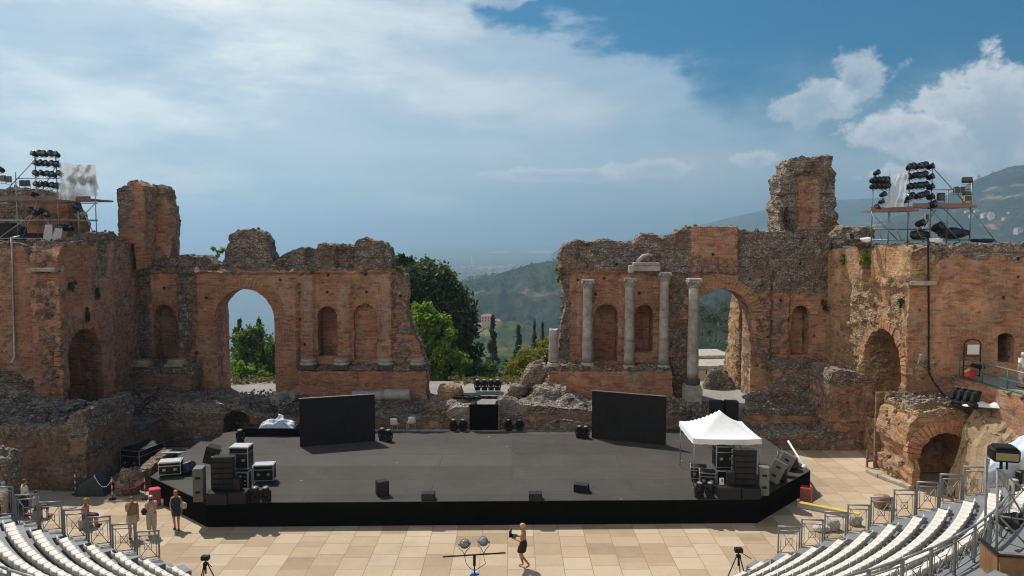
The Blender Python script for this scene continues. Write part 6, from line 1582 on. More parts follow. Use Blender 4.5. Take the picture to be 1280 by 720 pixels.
for (x0, x1, q) in ((1087, 1141, 263), (1139, 1213, 258)):
    a, c = P(x0, q, YC), P(x1, q, YC); m_ = MB(); m_.box(((a.x + c.x) / 2 + .35, YC + .95, a.z), (c.x - a.x - .1, 2.1, .1)); m_.box(((a.x + c.x) / 2, YC - .15, a.z + .05), (c.x - a.x, .04, .24)); o = m_.build('deck', M['plank'], tr); o.location = -tr.location
for r_, (q, x0, x1, sl) in enumerate(((209, 1136, 1157, -3), (221, 1135, 1156, -3), (233.5, 1136, 1157, -3), (246, 1136, 1157, -3))):
    for k in range(5):
        px = (x0 + (x1 - x0) * k / 4)
        spot(P(px + random.uniform(-.8, .8), q + sl * k / 4 + random.uniform(-.7, .7), YC - .15), f'{ORD[k]} black spotlight from the left in the {rows[r_]} row of the right scaffold', 'spotlights on the right scaffold', random.uniform(-.5, .5))
    spot(P(1163.5, q - 1 + (1 if r_ else 0), YC - .15), f'black spotlight on the right hand pole beside the {rows[r_]} row of the right scaffold', 'spotlights on the right scaffold', .6)
for k in range(8):
    spot(P(1092 + (k % 4) * 5.6, 225 + (k // 4) * 7.5, YC - .1), f'{ORD[k % 4]} spotlight in the {("upper", "lower")[k // 4]} row of the small cluster on the right scaffold', 'spotlights on the right scaffold', random.uniform(-.6, .6))
for px, q, s, lab in ((1096, 216, .9, 'small spotlight sticking up on the left corner of the right scaffold'), (1104, 243, .9, 'upper of two spotlights on the short arm under the left cluster, right scaffold'), (1102, 252, .8, 'lower of two spotlights on the short arm under the left cluster, right scaffold'), (1097, 259, .9, 'spotlight lying on the left end of the right scaffold deck'), (1129, 251, 1.1, 'spotlight lying beside the plastic sheet on the right scaffold deck'), (1165, 256, 1.3, 'spotlight clamped to the deck edge of the right scaffold at the centre pole'), (1151, 279, 1.2, 'black spotlight hung below the right scaffold deck, left one'), (1173, 284, 1.6, 'large black spotlight hung below the right scaffold deck, pointing up')):
    spot(P(px, q, YC - .1), lab, 'spotlights on the right scaffold', random.uniform(-1, 1), s)
flood('big black floodlight on top of the right end of the right scaffold', P(1209, 225, YC), .5, .3, -.3, tilt=-.3)
flood('first boxy grey lamp on the rail of the right scaffold', P(1195, 237, YC), .26, .34, 0, 'scaf'); flood('second boxy grey lamp on the rail of the right scaffold', P(1202, 237, YC), .26, .34, 0, 'scaf')
flood('dark boxy lamp on the outer pole of the right scaffold', P(1208.5, 242, YC), .4, .24, 0); flood('yellowish box lamp at the right end of the right scaffold', P(1209, 248, YC - .1), .46, .32, 0, 'yellow')
flood('square dark lamp in the middle of the right scaffold deck', P(1176, 246, YC), .38, .42, 0); flood('cream box lamp hung below the centre of the right scaffold deck', P(1157, 271, YC - .1), .26, .34, .3, 'cushion')
flood('grey floodlight standing on the wall top left of the right scaffold', P(1063, 296, 42), .36, .4, .4, 'scaf', tilt=-.3)
film('plastic_sheet', 'shiny clear plastic sheet hanging in folds from the right scaffold', [(1118, 217), (1135, 216), (1131, 258), (1106, 260)], YC - .35, M['film'], .2)
for k, (px, py, w, h, lab) in enumerate(((1150, 296, 1.0, .5, 'black covered gear under the middle of the right scaffold'), (1190, 294, 1.6, .6, 'long black covered gear under the right half of the right scaffold'), (1228, 303, 1.1, .22, 'flat black case at the right foot of the right scaffold'))):
    boulder('covered_gear', lab, 'equipment', P(px, py, YC + .3 - .8 * (k == 2)) + Vector((0, 0, .1)), (w * .6, .5, h * .6), M['navy'], 3.3 + k, amp=.3, sub=3)
boulder('white_bag', 'white plastic bag under the right scaffold', 'bag', P(1170, 301, YC - .6), (.4, .3, .18), M['white'], 1.9, amp=.3, sub=3)
boulder('white_bag', 'white plastic bag on the wall top beside the grey floodlight', 'bag', P(1084, 300, YC + .6), (.4, .3, .16), M['white'], 2.9, amp=.3, sub=3)
# cables down the walls
m_ = MB(); p0, p1 = P(14.5, 297, YFL - .14), P(18, 446, YFL - .14); m_.path([p0 + Vector((0, .6, .05)), p0, p0.lerp(p1, .5) + Vector((.03, 0, 0)), p1, p1 + Vector((.1, -.4, -.3))], .07, 8); tag(m_.build('drain_pipe', M['steel']), 'grey pipe running down the left wing front wall', 'pipe')
m_ = MB(); p0, p1 = P(1160, 298, YFR - .14), P(1161, 465, YFR - .14); m_.path([p0 + Vector((0, .6, .05)), p0, p0.lerp(p1, .4) + Vector((.02, 0, 0)), p1, P(1166, 476, YFR - .4), P(1178, 492, YFR - 1.2), P(1186, 500, 36.8)], .045, 7); tag(m_.build('cable', M['plastic']), 'thick black cable running down the right wing front wall', 'cable')
# ------------------------------------------------------------------ tiers of seats
CX, CY = -1.7, 37.0
R0, DR, DZ, NROW = 15.45, .71, .32, 10
def rr(k): return R0 + DR * k
def zdeck(k): return .36 + DZ * k
def y_start(k, s): return (25.9 - .11 * k) if s > 0 else (25.5 - .13 * k)
def ang0(k, s, dy=0.0):      # angle from straight ahead (+Y seen from the centre) where the row begins
    y = y_start(k, s) + dy; return math.acos(max(-1, min(1, (y - CY) / rr(k))))
def ppos(k, s, a, r=None, z=None):
    r = rr(k) if r is None else r
    return Vector((CX + s * math.sin(a) * r, CY + math.cos(a) * r, zdeck(k) if z is None else z))
def seat_proto():
    t = thing('stadium_seat', 'x', 'seat', (0, 0, 0))
    # local: +Y is where the sitter looks
    prof = [(.145, .325), (.155, .355), (.09, .362), (-.09, .345), (-.15, .37), (-.175, .44), (-.19, .53)]
    vs = []; n = 5
    for q, (y, z) in enumerate(prof):
        w = .208 if q < 5 else (.205 if q == 5 else .185)
        for i in range(n): u = i / (n - 1) * 2 - 1; vs.append((u * w, y + (.03 * u * u if q > 4 else 0), z + (.018 * u * u if 0 < q < 5 else 0)))
    N = len(vs); thick = [(0, 0, -.07), (0, -.02, -.08), (0, 0, -.08), (0, 0, -.08), (0, -.05, -.05), (0, -.035, 0), (0, -.025, .0)]
    vs += [(vs[q * n + i][0] * 1.0, vs[q * n + i][1] + thick[q][1], vs[q * n + i][2] + thick[q][2]) for q in range(len(prof)) for i in range(n)]
    fs = []
    for q in range(len(prof) - 1):
        for i in range(n - 1): a = q * n + i; fs += [(a, a + 1, a + n + 1, a + n), (N + a + n, N + a + n + 1, N + a + 1, N + a)]
        for i in (0, n - 1): a = q * n + i; fs.append((a, a + n, N + a + n, N + a))
    for i in range(n - 1): e = (len(prof) - 1) * n + i; fs += [(i, i + 1, N + i + 1, N + i), (e, e + 1, N + e + 1, N + e)]
    m_ = MB(); m_.add(vs, fs, 0, True); m_.build('shell', M['seat'], t)
    m_ = MB(); m_.box((0, 0, .13), (.06, .06, .255)); m_.box((0, 0, .012), (.2, .2, .02)); m_.build('bracket', M['deckgrey'], t)
    return t
SEAT = seat_proto(); first_seat = True
def inframe(p, mx=40, my=25):
    x, y = proj(p); return -mx < x < 1280 + mx and y < 720 + my
side_name = {1: 'right', -1: 'left'}
nseat = 0
for s in (1, -1):
    for k in range(NROW + 1):
        if s < 0 and k > 9: continue
        a = ang0(k, s) ; da = .448 / rr(k); q = 0
        lim = 60 if k < 10 else 9
        while q < lim:
            aa = a + da * (q + .5); p = ppos(k, s, aa)
            if not inframe(p + Vector((0, 0, .5)), 15, 12):
                if proj(p)[1] > 720: break
                q += 1; continue
            dirv = Vector((CX, CY, 0)) - Vector((p.x, p.y, 0)); rz = math.atan2(dirv.y, dirv.x) - math.pi / 2
            lab = f'{ORD[q]} white seat from the rail in the {ORD[k]} row up of the {side_name[s]} bank'
            if first_seat:
                o = SEAT; o.location = p; o.rotation_euler = (0, 0, rz); o['label'] = lab; o['group'] = 'white seats of the ' + side_name[s] + ' bank'; first_seat = False
            else: dup(SEAT, p, rz, lab, 'white seats of the ' + side_name[s] + ' bank')
            q += 1; nseat += 1
# decks of the tiers, as one stepped platform on each side
for s in (1, -1):
    t = thing('seating_platform', f'grey stepped platform carrying the {side_name[s]} bank of white seats', 'platform')
    for k in range(NROW + 3):
        m_ = MB(); r0, r1 = rr(k) - DR * .62, rr(k) + DR * .38 - .004; n = 26
        if k == NROW + 2: r1 += 2.0
        kk = min(k, NROW); a0_ = ang0(kk, s, 1.0); a1_ = math.pi + .02; lo = 0
        ins = []; outs = []
        for i in range(n + 1):
            f = i / n
            def cut(r): 
                y = y_start(kk, s) + 1.15; return math.acos(max(-1, min(1, (y - CY) / r)))
            ins.append(ppos(k, s, cut(r0) * (1 - f) + a1_ * f, r0)); outs.append(ppos(k, s, cut(r1) * (1 - f) + a1_ * f, r1))
        z = zdeck(k); N = n + 1
        vs = [(p.x, p.y, z) for p in ins] + [(p.x, p.y, z) for p in outs] + [(p.x, p.y, max(-.02, z - DZ - .06) if k else -.02) for p in ins] + [(p.x, p.y, max(-.02, z - DZ - .06) if k else -.02) for p in outs]
        fs = []
        for i in range(n): fs += [(i, i + 1, N + i + 1, N + i), (i, 2 * N + i, 2 * N + i + 1, i + 1), (N + i, N + i + 1, 3 * N + i + 1, 3 * N + i)]
        fs.append((0, N, 3 * N, 2 * N))
        m_.add(vs, fs); m_.build('tier', M['deckgrey'], t)
    # half-height step blocks of the stair beside the rail
    for k in range(NROW + 1):
        a = ang0(k, s, .42); p = ppos(k, s, a, rr(k) - DR * .62 - .19, zdeck(k) - DZ / 2)
        dirv = Vector((CX, CY, 0)) - Vector((p.x, p.y, 0)); rz = math.atan2(dirv.y, dirv.x) - math.pi / 2
        m_ = MB(); m_.box((p.x, p.y, p.z - DZ * .25 - .0), (.72, .375, DZ * .5 + .17), rz=rz, b=.012); m_.build('stair_block', M['deckgrey'], t)
    # dark supports under the end of the platform
    for k in range(NROW + 1):
        a = ang0(k, s, 1.12); p = ppos(k, s, a); m_ = MB(); m_.tube((p.x, p.y, -.02), (p.x, p.y, zdeck(k) - .4), .03, 6); m_.build('support', M['scaf'], t)
# rail panels down the ends
def rail_panel(name, label, p, q, h=1.0, group=None, hop=.0):
    p, q = Vector(p), Vector(q); d = q - p; L = math.hypot(d.x, d.y); rz = math.atan2(d.y, d.x)
    t = thing(name, label, 'railing', p, rz, group); dz = d.z
    def at(x, z): return Vector((x, 0, z + dz * x / L))
    for x in (0, L):
        m_ = MB(); m_.box(at(x, h / 2 - .12), (.05, .05, h + .24)); m_.build('post', M['rail'], t)
    for z, r, nm in ((h, .034, 'top_rail'), (h - .16, .022, 'rail'), (.12, .022, 'rail')):
        m_ = MB(); m_.tube(at(-.03 if nm == 'top_rail' else .03, z), at(L + .03 if nm == 'top_rail' else L - .03, z), r, 7); m_.build(nm, M['rail'], t)
    m_ = MB(); z0, z1 = .13, h - .17; x0, x1 = L * .12, L * .88
    for x in (x0, x1): m_.tube(at(x, z0), at(x, z1), .012, 5)
    m_.tube(at(x0, z0), at(x1, z1), .012, 5); m_.tube(at(x0, z1), at(x1, z0), .012, 5)
    cx, cz, e = L / 2, (z0 + z1) / 2, min(L, h) * .16
    for (ax, az, bx, bz) in ((-1, -1, 1, -1), (1, -1, 1, 1), (1, 1, -1, 1), (-1, 1, -1, -1)): m_.tube(at(cx + ax * e, cz + az * e), at(cx + bx * e, cz + bz * e), .012, 5)
    m_.build('lattice', M['rail'], t)
    return t
for s in (1, -1):
    for k in range(NROW):
        dy = 1.25
        pa = ppos(k, s, ang0(k, s, dy)); pb = ppos(k, s, ang0(k + 1, s, dy), rr(k + 1)); 
        pb = Vector((pb.x, y_start(k + 1, s) + dy, pa.z)); pa.y = y_start(k, s) + dy
        d = pb - pa; pa, pb = pa + d * .03 + Vector((-.25 * s, 0, .1)), pb - d * .06 + Vector((-.25 * s, 0, .1))
        c = (pa + pb) / 2
        if proj(c)[0] < -25 or proj(c)[0] > 1260: continue
        if s < 0: pa, pb = pb, pa
        nm = 'lowest' if k == 0 else ORD[k]
        rail_panel('railing_panel', f'{nm} grey rail panel with cross lattice up the end of the {side_name[s]} bank', pa, pb, 1.1, group='rail panels along the ' + side_name[s] + ' bank')
# curved rail above the seats
for s in (1, -1):
    r = 22.45; n = 0; a = ang0(NROW, s) if s < 0 else ang0(NROW, s) + .09
    da = 1.25 / r; k = NROW
    while True:
        pa, pb = ppos(k, s, a, r, zdeck(9) + .33), ppos(k, s, a + da * .96, r, zdeck(9) + .33); a += da
        if a > math.pi + .3: break
        x0, q0 = proj(pa + Vector((0, 0, 1))); x1, q1 = proj(pb + Vector((0, 0, 1)))
        if min(q0, q1) > 735 or (s < 0 and max(x0, x1) < -5) or (s > 0 and min(x0, x1) > 1290): continue
        if s < 0: pa, pb = pb, pa
        n += 1
        rail_panel('gangway_rail', f'{ORD[n - 1]} panel of the curved grey rail behind the top row of the {side_name[s]} bank', pa, pb, 1.02, 'curved rail behind the ' + side_name[s] + ' bank')
# lamp tower at the right edge
px_ = lambda x, y, Y: P(x, y, Y)
YT = 19.6
t = thing('lamp_tower', 'steel lamp tower with crossed braces at the right edge behind the seats', 'lamp tower', P(1262, 690, YT))
def tp(nm, a, c, r=.03): pole(t, nm, a, c, r, 'rail')
for px, dy in ((1247, 0), (1292, 0), (1262, 1.0)): tp('upright', P(px, 690, YT) + Vector((0, dy, -.8)), P(px, 585, YT) + Vector((0, dy, 0)), .035)
for x0, y0_, x1, y1_ in ((1247, 592, 1277, 640), (1247, 644, 1292, 600), (1247, 644, 1292, 690), (1247, 690, 1292, 640), (1247, 645, 1300, 652), (1250, 588, 1292, 622)): tp('brace', P(x0, y0_, YT), P(x1, y1_, YT), .026)
t = thing('followspot', 'big black floodlight on top of the lamp tower at the right edge', 'floodlight', P(1252, 567, YT), -.25)
m_ = MB(); m_.box((.05, 0, .0), (.66, .5, .36), b=.05); m_.box((.05, -.02, .2), (.5, .44, .06), b=.02); m_.build('housing', M['plastic'], t)
m_ = MB(); m_.box((.05, -.256, -.02), (.54, .02, .2)); m_.build('lens', M['amber'], t)
m_ = MB(); m_.tube((.0, 0, -.18), (0, 0, -.42), .04); m_.tube((.14, 0, -.18), (.14, 0, -.42), .03); m_.build('stem', M['plastic'], t)
V = []; Fc = []; nx, ny = 26, 22
def shp(u, v):
    p = P(1233 + 70 * u + 6 * (1 - v) * (1 - u), 566 - 34 * u * (1 - .3 * v) + 46 * v * (1 - .1 * u), YT + .55 - .3 * math.sin(math.pi * v) + .5 * (1 - v)); q = Vector((u * 3, v * 3, 5))
    return p + Vector((0, .12 * noise.noise(q), .05 * noise.noise(q * 2)))
for j in range(ny + 1):
    for i in range(nx + 1): V.append(shp(i / nx, j / ny))
for j in range(ny):
    for i in range(nx): a = j * (nx + 1) + i; Fc.append((a, a + 1, a + nx + 2, a + nx + 1))
tag(finish('cover_sheet', V, Fc, {}, M['bluegrey'], None, True), 'pale grey plastic cover draped behind the floodlight at the right edge', 'cover')
for k, (px, py, lab) in enumerate(((1268, 606, 'small pale lamp hung inside the lamp tower under the cover'), (1277, 596, 'dark lamp hung high inside the lamp tower'))): flood(lab, P(px, py, YT + .3), .26, .34, .3, 'cushion' if not k else 'blackmetal', group='lamps in the tower at the right edge')
spot(P(1262, 650, YT + .2), 'round dark lamp low inside the lamp tower at the right edge', 'lamps in the tower at the right edge', .4, 1.3); spot(P(1271, 650, YT + .3), 'second round dark lamp low inside the lamp tower, nearer the edge', 'lamps in the tower at the right edge', .8, 1.2)
t = thing('control_booth', 'brown plywood booth with a black edged top at the bottom right corner', 'booth', P(1279, 757, 17.6), -.18)
h = P(1279, 697, 17.6).z - t.location.z
m_ = MB()
for k in range(3): m_.box((-.56 + .63 * k + .3, 0, h / 2), (.62, .05, h)); m_.box((-.58, .05 + .32 * k + .15, h / 2), (.05, .31, h))
m_.build('panels', M['wood'], t)
m_ = MB(); m_.box((.4, -.02, h + .02), (2.1, .1, .04)); m_.box((-.6, .5, h + .02), (.1, 1.0, .04)); m_.build('edge', M['blackmetal'], t)
m_ = MB(); m_.box((.4, .52, h - .3), (1.9, .95, .04)); m_.build('table', M['plank'], t)
# ------------------------------------------------------------------ people
M['skin'] = pm('skin', (.47, .25, .16), .55, var=.06); M['skintan'] = pm('tanned_skin', (.42, .19, .10), .5, var=.06)
def clothmat(n, c): return pm(n, c, .85, var=.12, scale=8)
M['c_black'] = clothmat('black_dress_cloth', (.012, .012, .014)); M['c_khaki'] = clothmat('khaki_cloth', (.22, .17, .09)); M['c_sand'] = clothmat('sand_cloth', (.46, .39, .3)); M['c_white'] = clothmat('white_cloth', (.72, .7, .68)); M['c_navy'] = clothmat('navy_cloth', (.02, .03, .06)); M['c_pink'] = clothmat('pink_cloth', (.55, .22, .2)); M['c_blue'] = clothmat('pale_blue_cloth', (.42, .45, .55))
M['h_blond'] = pm('blond_hair', (.52, .36, .16), .6, var=.25, scale=30); M['h_dark'] = pm('dark_hair', (.03, .02, .015), .6, var=.25, scale=30); M['h_white'] = pm('white_hair', (.62, .6, .57), .7, var=.15, scale=30); M['h_gold'] = pm('golden_hair', (.5, .24, .06), .6, var=.25, scale=30); M['h_brown'] = pm('brown_hair', (.1, .05, .025), .6, var=.2, scale=30)
BASE = {'pelvis': (0, 0, .95), 'belly': (0, .01, 1.1), 'chest': (0, 0, 1.28), 'neck': (0, -.01, 1.44), 'head0': (0, .015, 1.53), 'head1': (0, .02, 1.62), 'head2': (0, .005, 1.68),
        'shL': (-.17, 0, 1.39), 'elL': (-.22, -.03, 1.11), 'wrL': (-.23, .06, .87), 'haL': (-.23, .09, .78), 'shR': (.17, 0, 1.39), 'elR': (.22, -.03, 1.11), 'wrR': (.23, .06, .87), 'haR': (.23, .09, .78),
        'hiL': (-.09, 0, .91), 'knL': (-.1, .03, .5), 'anL': (-.1, -.02, .09), 'toL': (-.12, .15, .035), 'hiR': (.09, 0, .91), 'knR': (.1, .03, .5), 'anR': (.1, -.02, .09), 'toR': (.12, .15, .035)}
RAD = {'pelvis': .125, 'belly': .11, 'chest': .128, 'neck': .052, 'head0': .07, 'head1': .088, 'head2': .062, 'sh': .055, 'el': .042, 'wr': .029, 'ha': .036, 'hi': .088, 'kn': .056, 'an': .038, 'to': .032}
EDG = [('pelvis', 'belly'), ('belly', 'chest'), ('chest', 'neck'), ('neck', 'head0'), ('head0', 'head1'), ('head1', 'head2')]
for q in 'LR': EDG += [('chest', 'sh' + q), ('sh' + q, 'el' + q), ('el' + q, 'wr' + q), ('wr' + q, 'ha' + q), ('pelvis', 'hi' + q), ('hi' + q, 'kn' + q), ('kn' + q, 'an' + q), ('an' + q, 'to' + q)]
def rad(k): return 1.14 * (RAD[k] if k in RAD else RAD[k[:2]])
def skin_mesh(name, J, edges, radf, mat, parent, extra=None, root='pelvis'):
    keys = []
    for a, c in edges:
        for q in (a, c):
            if q not in keys: keys.append(q)
    me = bpy.data.meshes.new(name); me.from_pydata([J[k] for k in keys], [(keys.index(a), keys.index(c)) for a, c in edges], [])
    o = bpy.data.objects.new(name, me); COL.objects.link(o)
    o.modifiers.new('skin', 'SKIN'); sv = me.skin_vertices[0].data
    for i, k in enumerate(keys):
        r = radf(k); sv[i].radius = r if isinstance(r, tuple) else (r, r); sv[i].use_root = (k == root) or (root not in keys and i == 0)
    sm = o.modifiers.new('sub', 'SUBSURF'); sm.levels = sm.render_levels = 2
    dg = bpy.context.evaluated_depsgraph_get(); me2 = bpy.data.meshes.new_from_object(o.evaluated_get(dg)); bpy.data.objects.remove(o); bpy.data.meshes.remove(me)
    if extra is not None:
        bm = bmesh.new(); bm.from_mesh(me2); mx = bpy.data.meshes.new('x'); mx.from_pydata([tuple(v) for v in extra.v], [], extra.f); bm.from_mesh(mx); bpy.data.meshes.remove(mx)
        bmesh.ops.recalc_face_normals(bm, faces=bm.faces); bm.to_mesh(me2); bm.free()
    me2.materials.clear(); me2.materials.append(mat); me2.name = name
    me2.polygons.foreach_set('use_smooth', [True] * len(me2.polygons))
    n = bpy.data.objects.new(name, me2); COL.objects.link(n); n.parent = parent
    return n
def loft_dress(t, J, mat, slim):
    kn = (J['knL'] + J['knR']) / 2; w = abs(J['knL'].x - J['knR'].x) / 2; dy = abs(J['knL'].y - J['knR'].y) / 2
    rings = [(J['belly'] + Vector((0, 0, .02)), .155, .125), (J['pelvis'] + Vector((0, 0, .06)), .175, .14), (J['pelvis'] + Vector((0, -.005, -.06)), .2, .16), (J['pelvis'].lerp(kn, .4), .195, .155 + dy * .4), (J['pelvis'].lerp(kn, .72), .18, .145 + dy * .7)]
    vs = []; n = 20
    for k, (c, rx, ry) in enumerate(rings):
        for i in range(n):
            a = 2 * math.pi * i / n; f = 1 + (.03 * math.sin(a * 5 + 1) if k > 2 else 0); vs.append(c + Vector((math.cos(a) * rx * f * slim, math.sin(a) * ry * f * slim, 0)))
    m_ = MB(); m_.add(vs, [(k * n + i, k * n + (i + 1) % n, (k + 1) * n + (i + 1) % n, (k + 1) * n + i) for k in range(len(rings) - 1) for i in range(n)], 0, True)
    m_.build('skirt', mat, t)
def person(label, loc, rz, pose=None, h=1.7, skin='skin', hair='h_dark', longhair=False, tops=None, bottoms=None, shoes='c_navy', slim=1.0, bare_back=False, hat=None):
    J = {k: Vector(v) for k, v in BASE.items()}
    for k, v in (pose or {}).items(): J[k] = Vector(v)
    t = thing('person', label, 'person', loc, rz); sc = h / 1.75; t.scale = (sc,) * 3
    ex = MB(); hc = J['head1']; up = (J['head2'] - J['head0']).normalized(); f = Vector((0, 1, 0)); 
    f = (f - up * f.dot(up)).normalized(); rt = f.cross(up)
    ex.path([hc + up * .0 + f * .08, hc - up * .035 + f * .118, hc - up * .045 + f * .085], .014, 6, rads=[.008, .017, .01])
    ex.path([hc - up * .075 + f * .085 - rt * .022, hc - up * .077 + f * .093, hc - up * .075 + f * .085 + rt * .022], .009, 5)
    for s in (-1, 1): ex.ball(hc + rt * s * .087 - up * .015, (.014, .026, .034), 7, 5)
    for q, s in (('L', -1), ('R', 1)):
        d = (J['ha' + q] - J['wr' + q]).normalized(); side = d.cross(Vector((0, 0, 1))) if abs(d.z) < .9 else Vector((1, 0, 0)); side.normalize(); nrm = side.cross(d)
        for i in range(4):
            w = (i - 1.5) * .019; L = (.062, .075, .07, .052)[i]; b0 = J['ha' + q] + d * .015 + side * w
            ex.path([b0, b0 + d * L * .55 - nrm * .006, b0 + d * L * .85 - nrm * .028, b0 + d * L * .9 - nrm * .05], .009, 6, rads=[.0105, .0095, .0085, .006])
        tb = J['ha' + q] - d * .03 + side * .03 * s; ex.path([tb, tb + side * s * .03 + d * .03, tb + side * s * .028 + d * .062 - nrm * .015], .01, 6, rads=[.012, .011, .008])
    RS = {'ch': (.15, .105), 'be': (.125, .095), 'pe': (.145, .115)}
    def rf(k, add=0.0, m=1.0):
        r = rad(k) * slim
        if k == 'head1': return (.09 + add, .105 + add)
        return r * m + add
    skin_mesh('body', J, EDG, rf, M[skin], t, ex)
    m_ = MB()
    for s in (-1, 1): m_.ball(hc + rt * s * .032 + f * .082 + up * .008, (.011, .008, .008), 6, 4)
    m_.build('eyes', M['lens'] if False else M['h_dark'], t)
    if tops:
        mat, kind = tops; E2 = [('pelvis', 'belly'), ('belly', 'chest')]
        if kind != 'strapless': E2 += [('chest', 'neckb')]; J['neckb'] = J['chest'].lerp(J['neck'], .55)
        for q in 'LR':
            if kind in ('short', 'long'): J['sl' + q] = J['sh' + q].lerp(J['el' + q], .75); E2 += [('chest', 'sh' + q), ('sh' + q, 'sl' + q)]
            if kind == 'tank': E2 += [('chest', 'sh' + q)]
        def rt_(k): return {'pelvis': .185, 'belly': .165, 'chest': .18, 'neckb': .09}.get(k, .098 if k[:2] in ('sh', 'sl') else .08) * slim
        skin_mesh('top', J, E2, rt_, M[mat], t)
    if bottoms:
        mat, kind = bottoms; E2 = []
        if kind == 'dress': loft_dress(t, J, M[mat], slim)
        for q in 'LR':
            if kind == 'shorts': J['lo' + q] = J['hi' + q].lerp(J['kn' + q], .8); E2 += [('pelvis', 'hi' + q), ('hi' + q, 'lo' + q)]
            if kind == 'trousers': J['lo' + q] = J['kn' + q].lerp(J['an' + q], .85); E2 += [('pelvis', 'hi' + q), ('hi' + q, 'kn' + q), ('kn' + q, 'lo' + q)]
            if kind == 'short_trousers': J['lo' + q] = J['kn' + q].lerp(J['an' + q], .3); E2 += [('pelvis', 'hi' + q), ('hi' + q, 'kn' + q), ('kn' + q, 'lo' + q)]
        def rb_(k): return ({'pelvis': .137, 'mid': .155, 'hem': .135}.get(k) or {'hi': .14, 'kn': .1, 'lo': .115 if kind == 'shorts' else .085}[k[:2]]) * slim
        if E2: skin_mesh({'dress': 'skirt', 'shorts': 'shorts'}.get(kind, 'trousers'), J, E2, rb_, M[mat], t)
    m_ = MB(); cc = hc + up * .022 - f * .012; vs = []; n = 14
    A = Matrix((rt, f, up)).transposed()
    prof = [(math.sin(math.pi * k / 9), math.cos(math.pi * k / 9)) for k in range(7)]
    for r_, z in prof:
        for i in range(n):
            a = 2 * math.pi * i / n; fx, fy = math.cos(a), math.sin(a); zz = z
            if fy > .25: zz = max(z, .28 + .25 * fy)
            rr_ = math.sqrt(max(0, 1 - zz * zz)) if fy > .25 else r_
            bump = 1 + .06 * noise.noise(Vector((fx * 3, fy * 3, z * 3 + loc[0])))
            vs.append(cc + A @ Vector((fx * rr_ * .094 * bump, fy * rr_ * .104 * bump, zz * .105 * bump)))
    m_.add(vs, [(k * n + i, k * n + (i + 1) % n, (k + 1) * n + (i + 1) % n, (k + 1) * n + i) for k in range(6) for i in range(n)], 0, True)
    if longhair: m_.path([hc - f * .075 + up * .03, hc - f * .09 - up * .06, hc - f * .085 - up * .17, hc - f * .08 - up * .23], .05, 8, rads=[.07, .075, .06, .02])
    m_.build('hair', M[hair], t)
    if hat:
        m_ = MB(); m_.lathe([(.2, .0), (.19, .012), (.105, .02), (.1, .09), (.06, .12), (.001, .125)], 18, 0, Matrix.Translation(hc + up * .045)); m_.build('hat', M[hat], t)
    if shoes:
        for q in 'LR':
            m_ = MB(); a, c = J['an' + q], J['to' + q]; d = (c - a); d.z = 0; d.normalize(); rzz = math.atan2(d.y, d.x)
            m_.box(a.lerp(c, .5) + Vector((0, 0, -.025)), (.25, .088, .06), rz=rzz, b=.025); m_.build('shoe', M[shoes], t)
    return t, J
def lp(t, p):
    return t.location + Matrix.Rotation(t.rotation_euler.z, 3, 'Z') @ (Vector(p) * t.scale.x)
# woman with the laptop, walking to the left
po = {'haR': (.13, .33, 1.16), 'wrR': (.17, .25, 1.14), 'elR': (.24, .0, 1.12), 'haL': (-.13, .33, 1.16), 'wrL': (-.17, .25, 1.14), 'elL': (-.24, .0, 1.12), 'knR': (.08, .14, .5), 'anR': (.07, .02, .1), 'toR': (.08, .2, .035), 'knL': (-.08, .05, .5), 'anL': (-.07, -.26, .16), 'toL': (-.07, -.12, .04), 'head0': (0, .03, 1.52), 'head1': (0, .05, 1.61), 'head2': (0, .045, 1.67), 'chest': (0, -.02, 1.28)}
t, J = person('blonde woman in a backless black dress walking barefoot with a laptop', G(654, 709.5, 0), R(75), po, 1.72, 'skintan', 'h_blond', False, None, ('c_black', 'dress'), None, .95)
m_ = MB()
m_.ball(J['head1'] + Vector((0, -.09, .07)), (.045, .045, .05), 8, 6); m_.build('hair_bun', M['h_blond'], t)
lt = thing('laptop', 'black open laptop held by the blonde woman in the black dress', 'laptop', lp(t, (0, .38, 1.2)), R(75))
m_ = MB(); m_.box((0, 0, 0), (.34, .24, .02), b=.006); m_.build('keyboard', M['plastic'], lt)
m_ = MB(); m_.box((0, .125, .11), (.34, .016, .23), b=.005); m_.build('lid', M['plastic'], lt)
# three visitors on the left of the floor
ph = {'haR': (.05, .17, 1.56), 'wrR': (.09, .18, 1.48), 'elR': (.2, .16, 1.2), 'haL': (-.05, .17, 1.56), 'wrL': (-.09, .18, 1.48), 'elL': (-.2, .16, 1.2)}
ph1 = dict(ph); 
for k in ('haL', 'wrL', 'elL'): ph1.pop(k)
person('man in a khaki shirt and shorts with one hand raised to his face', G(166, 672, 0), R(-150), ph1, 1.74, 'skin', 'h_brown', False, ('c_khaki', 'short'), ('c_sand', 'shorts'), 'c_navy', 1.12)
t, J = person('white-haired visitor in pale clothes taking a photograph', G(190, 668, 0), R(-155), ph, 1.68, 'skin', 'h_white', False, ('c_sand', 'short'), ('c_sand', 'trousers'), 'c_white', 1.08)
b_ = bag('black shoulder bag on the hip of the white-haired visitor', (0, 0, 0), (.14, .1, .15), 21); b_.location = lp(t, (.26, -.05, .92))
m_ = MB(); m_.box((0, 0, 0), (.14, .02, .075), b=.008); o = m_.build('phone', M['plastic']); o.location = lp(t, (0, .2, 1.6)); o.rotation_euler = (0, 0, R(-155)); tag(o, 'dark phone held up by the white-haired visitor', 'phone')
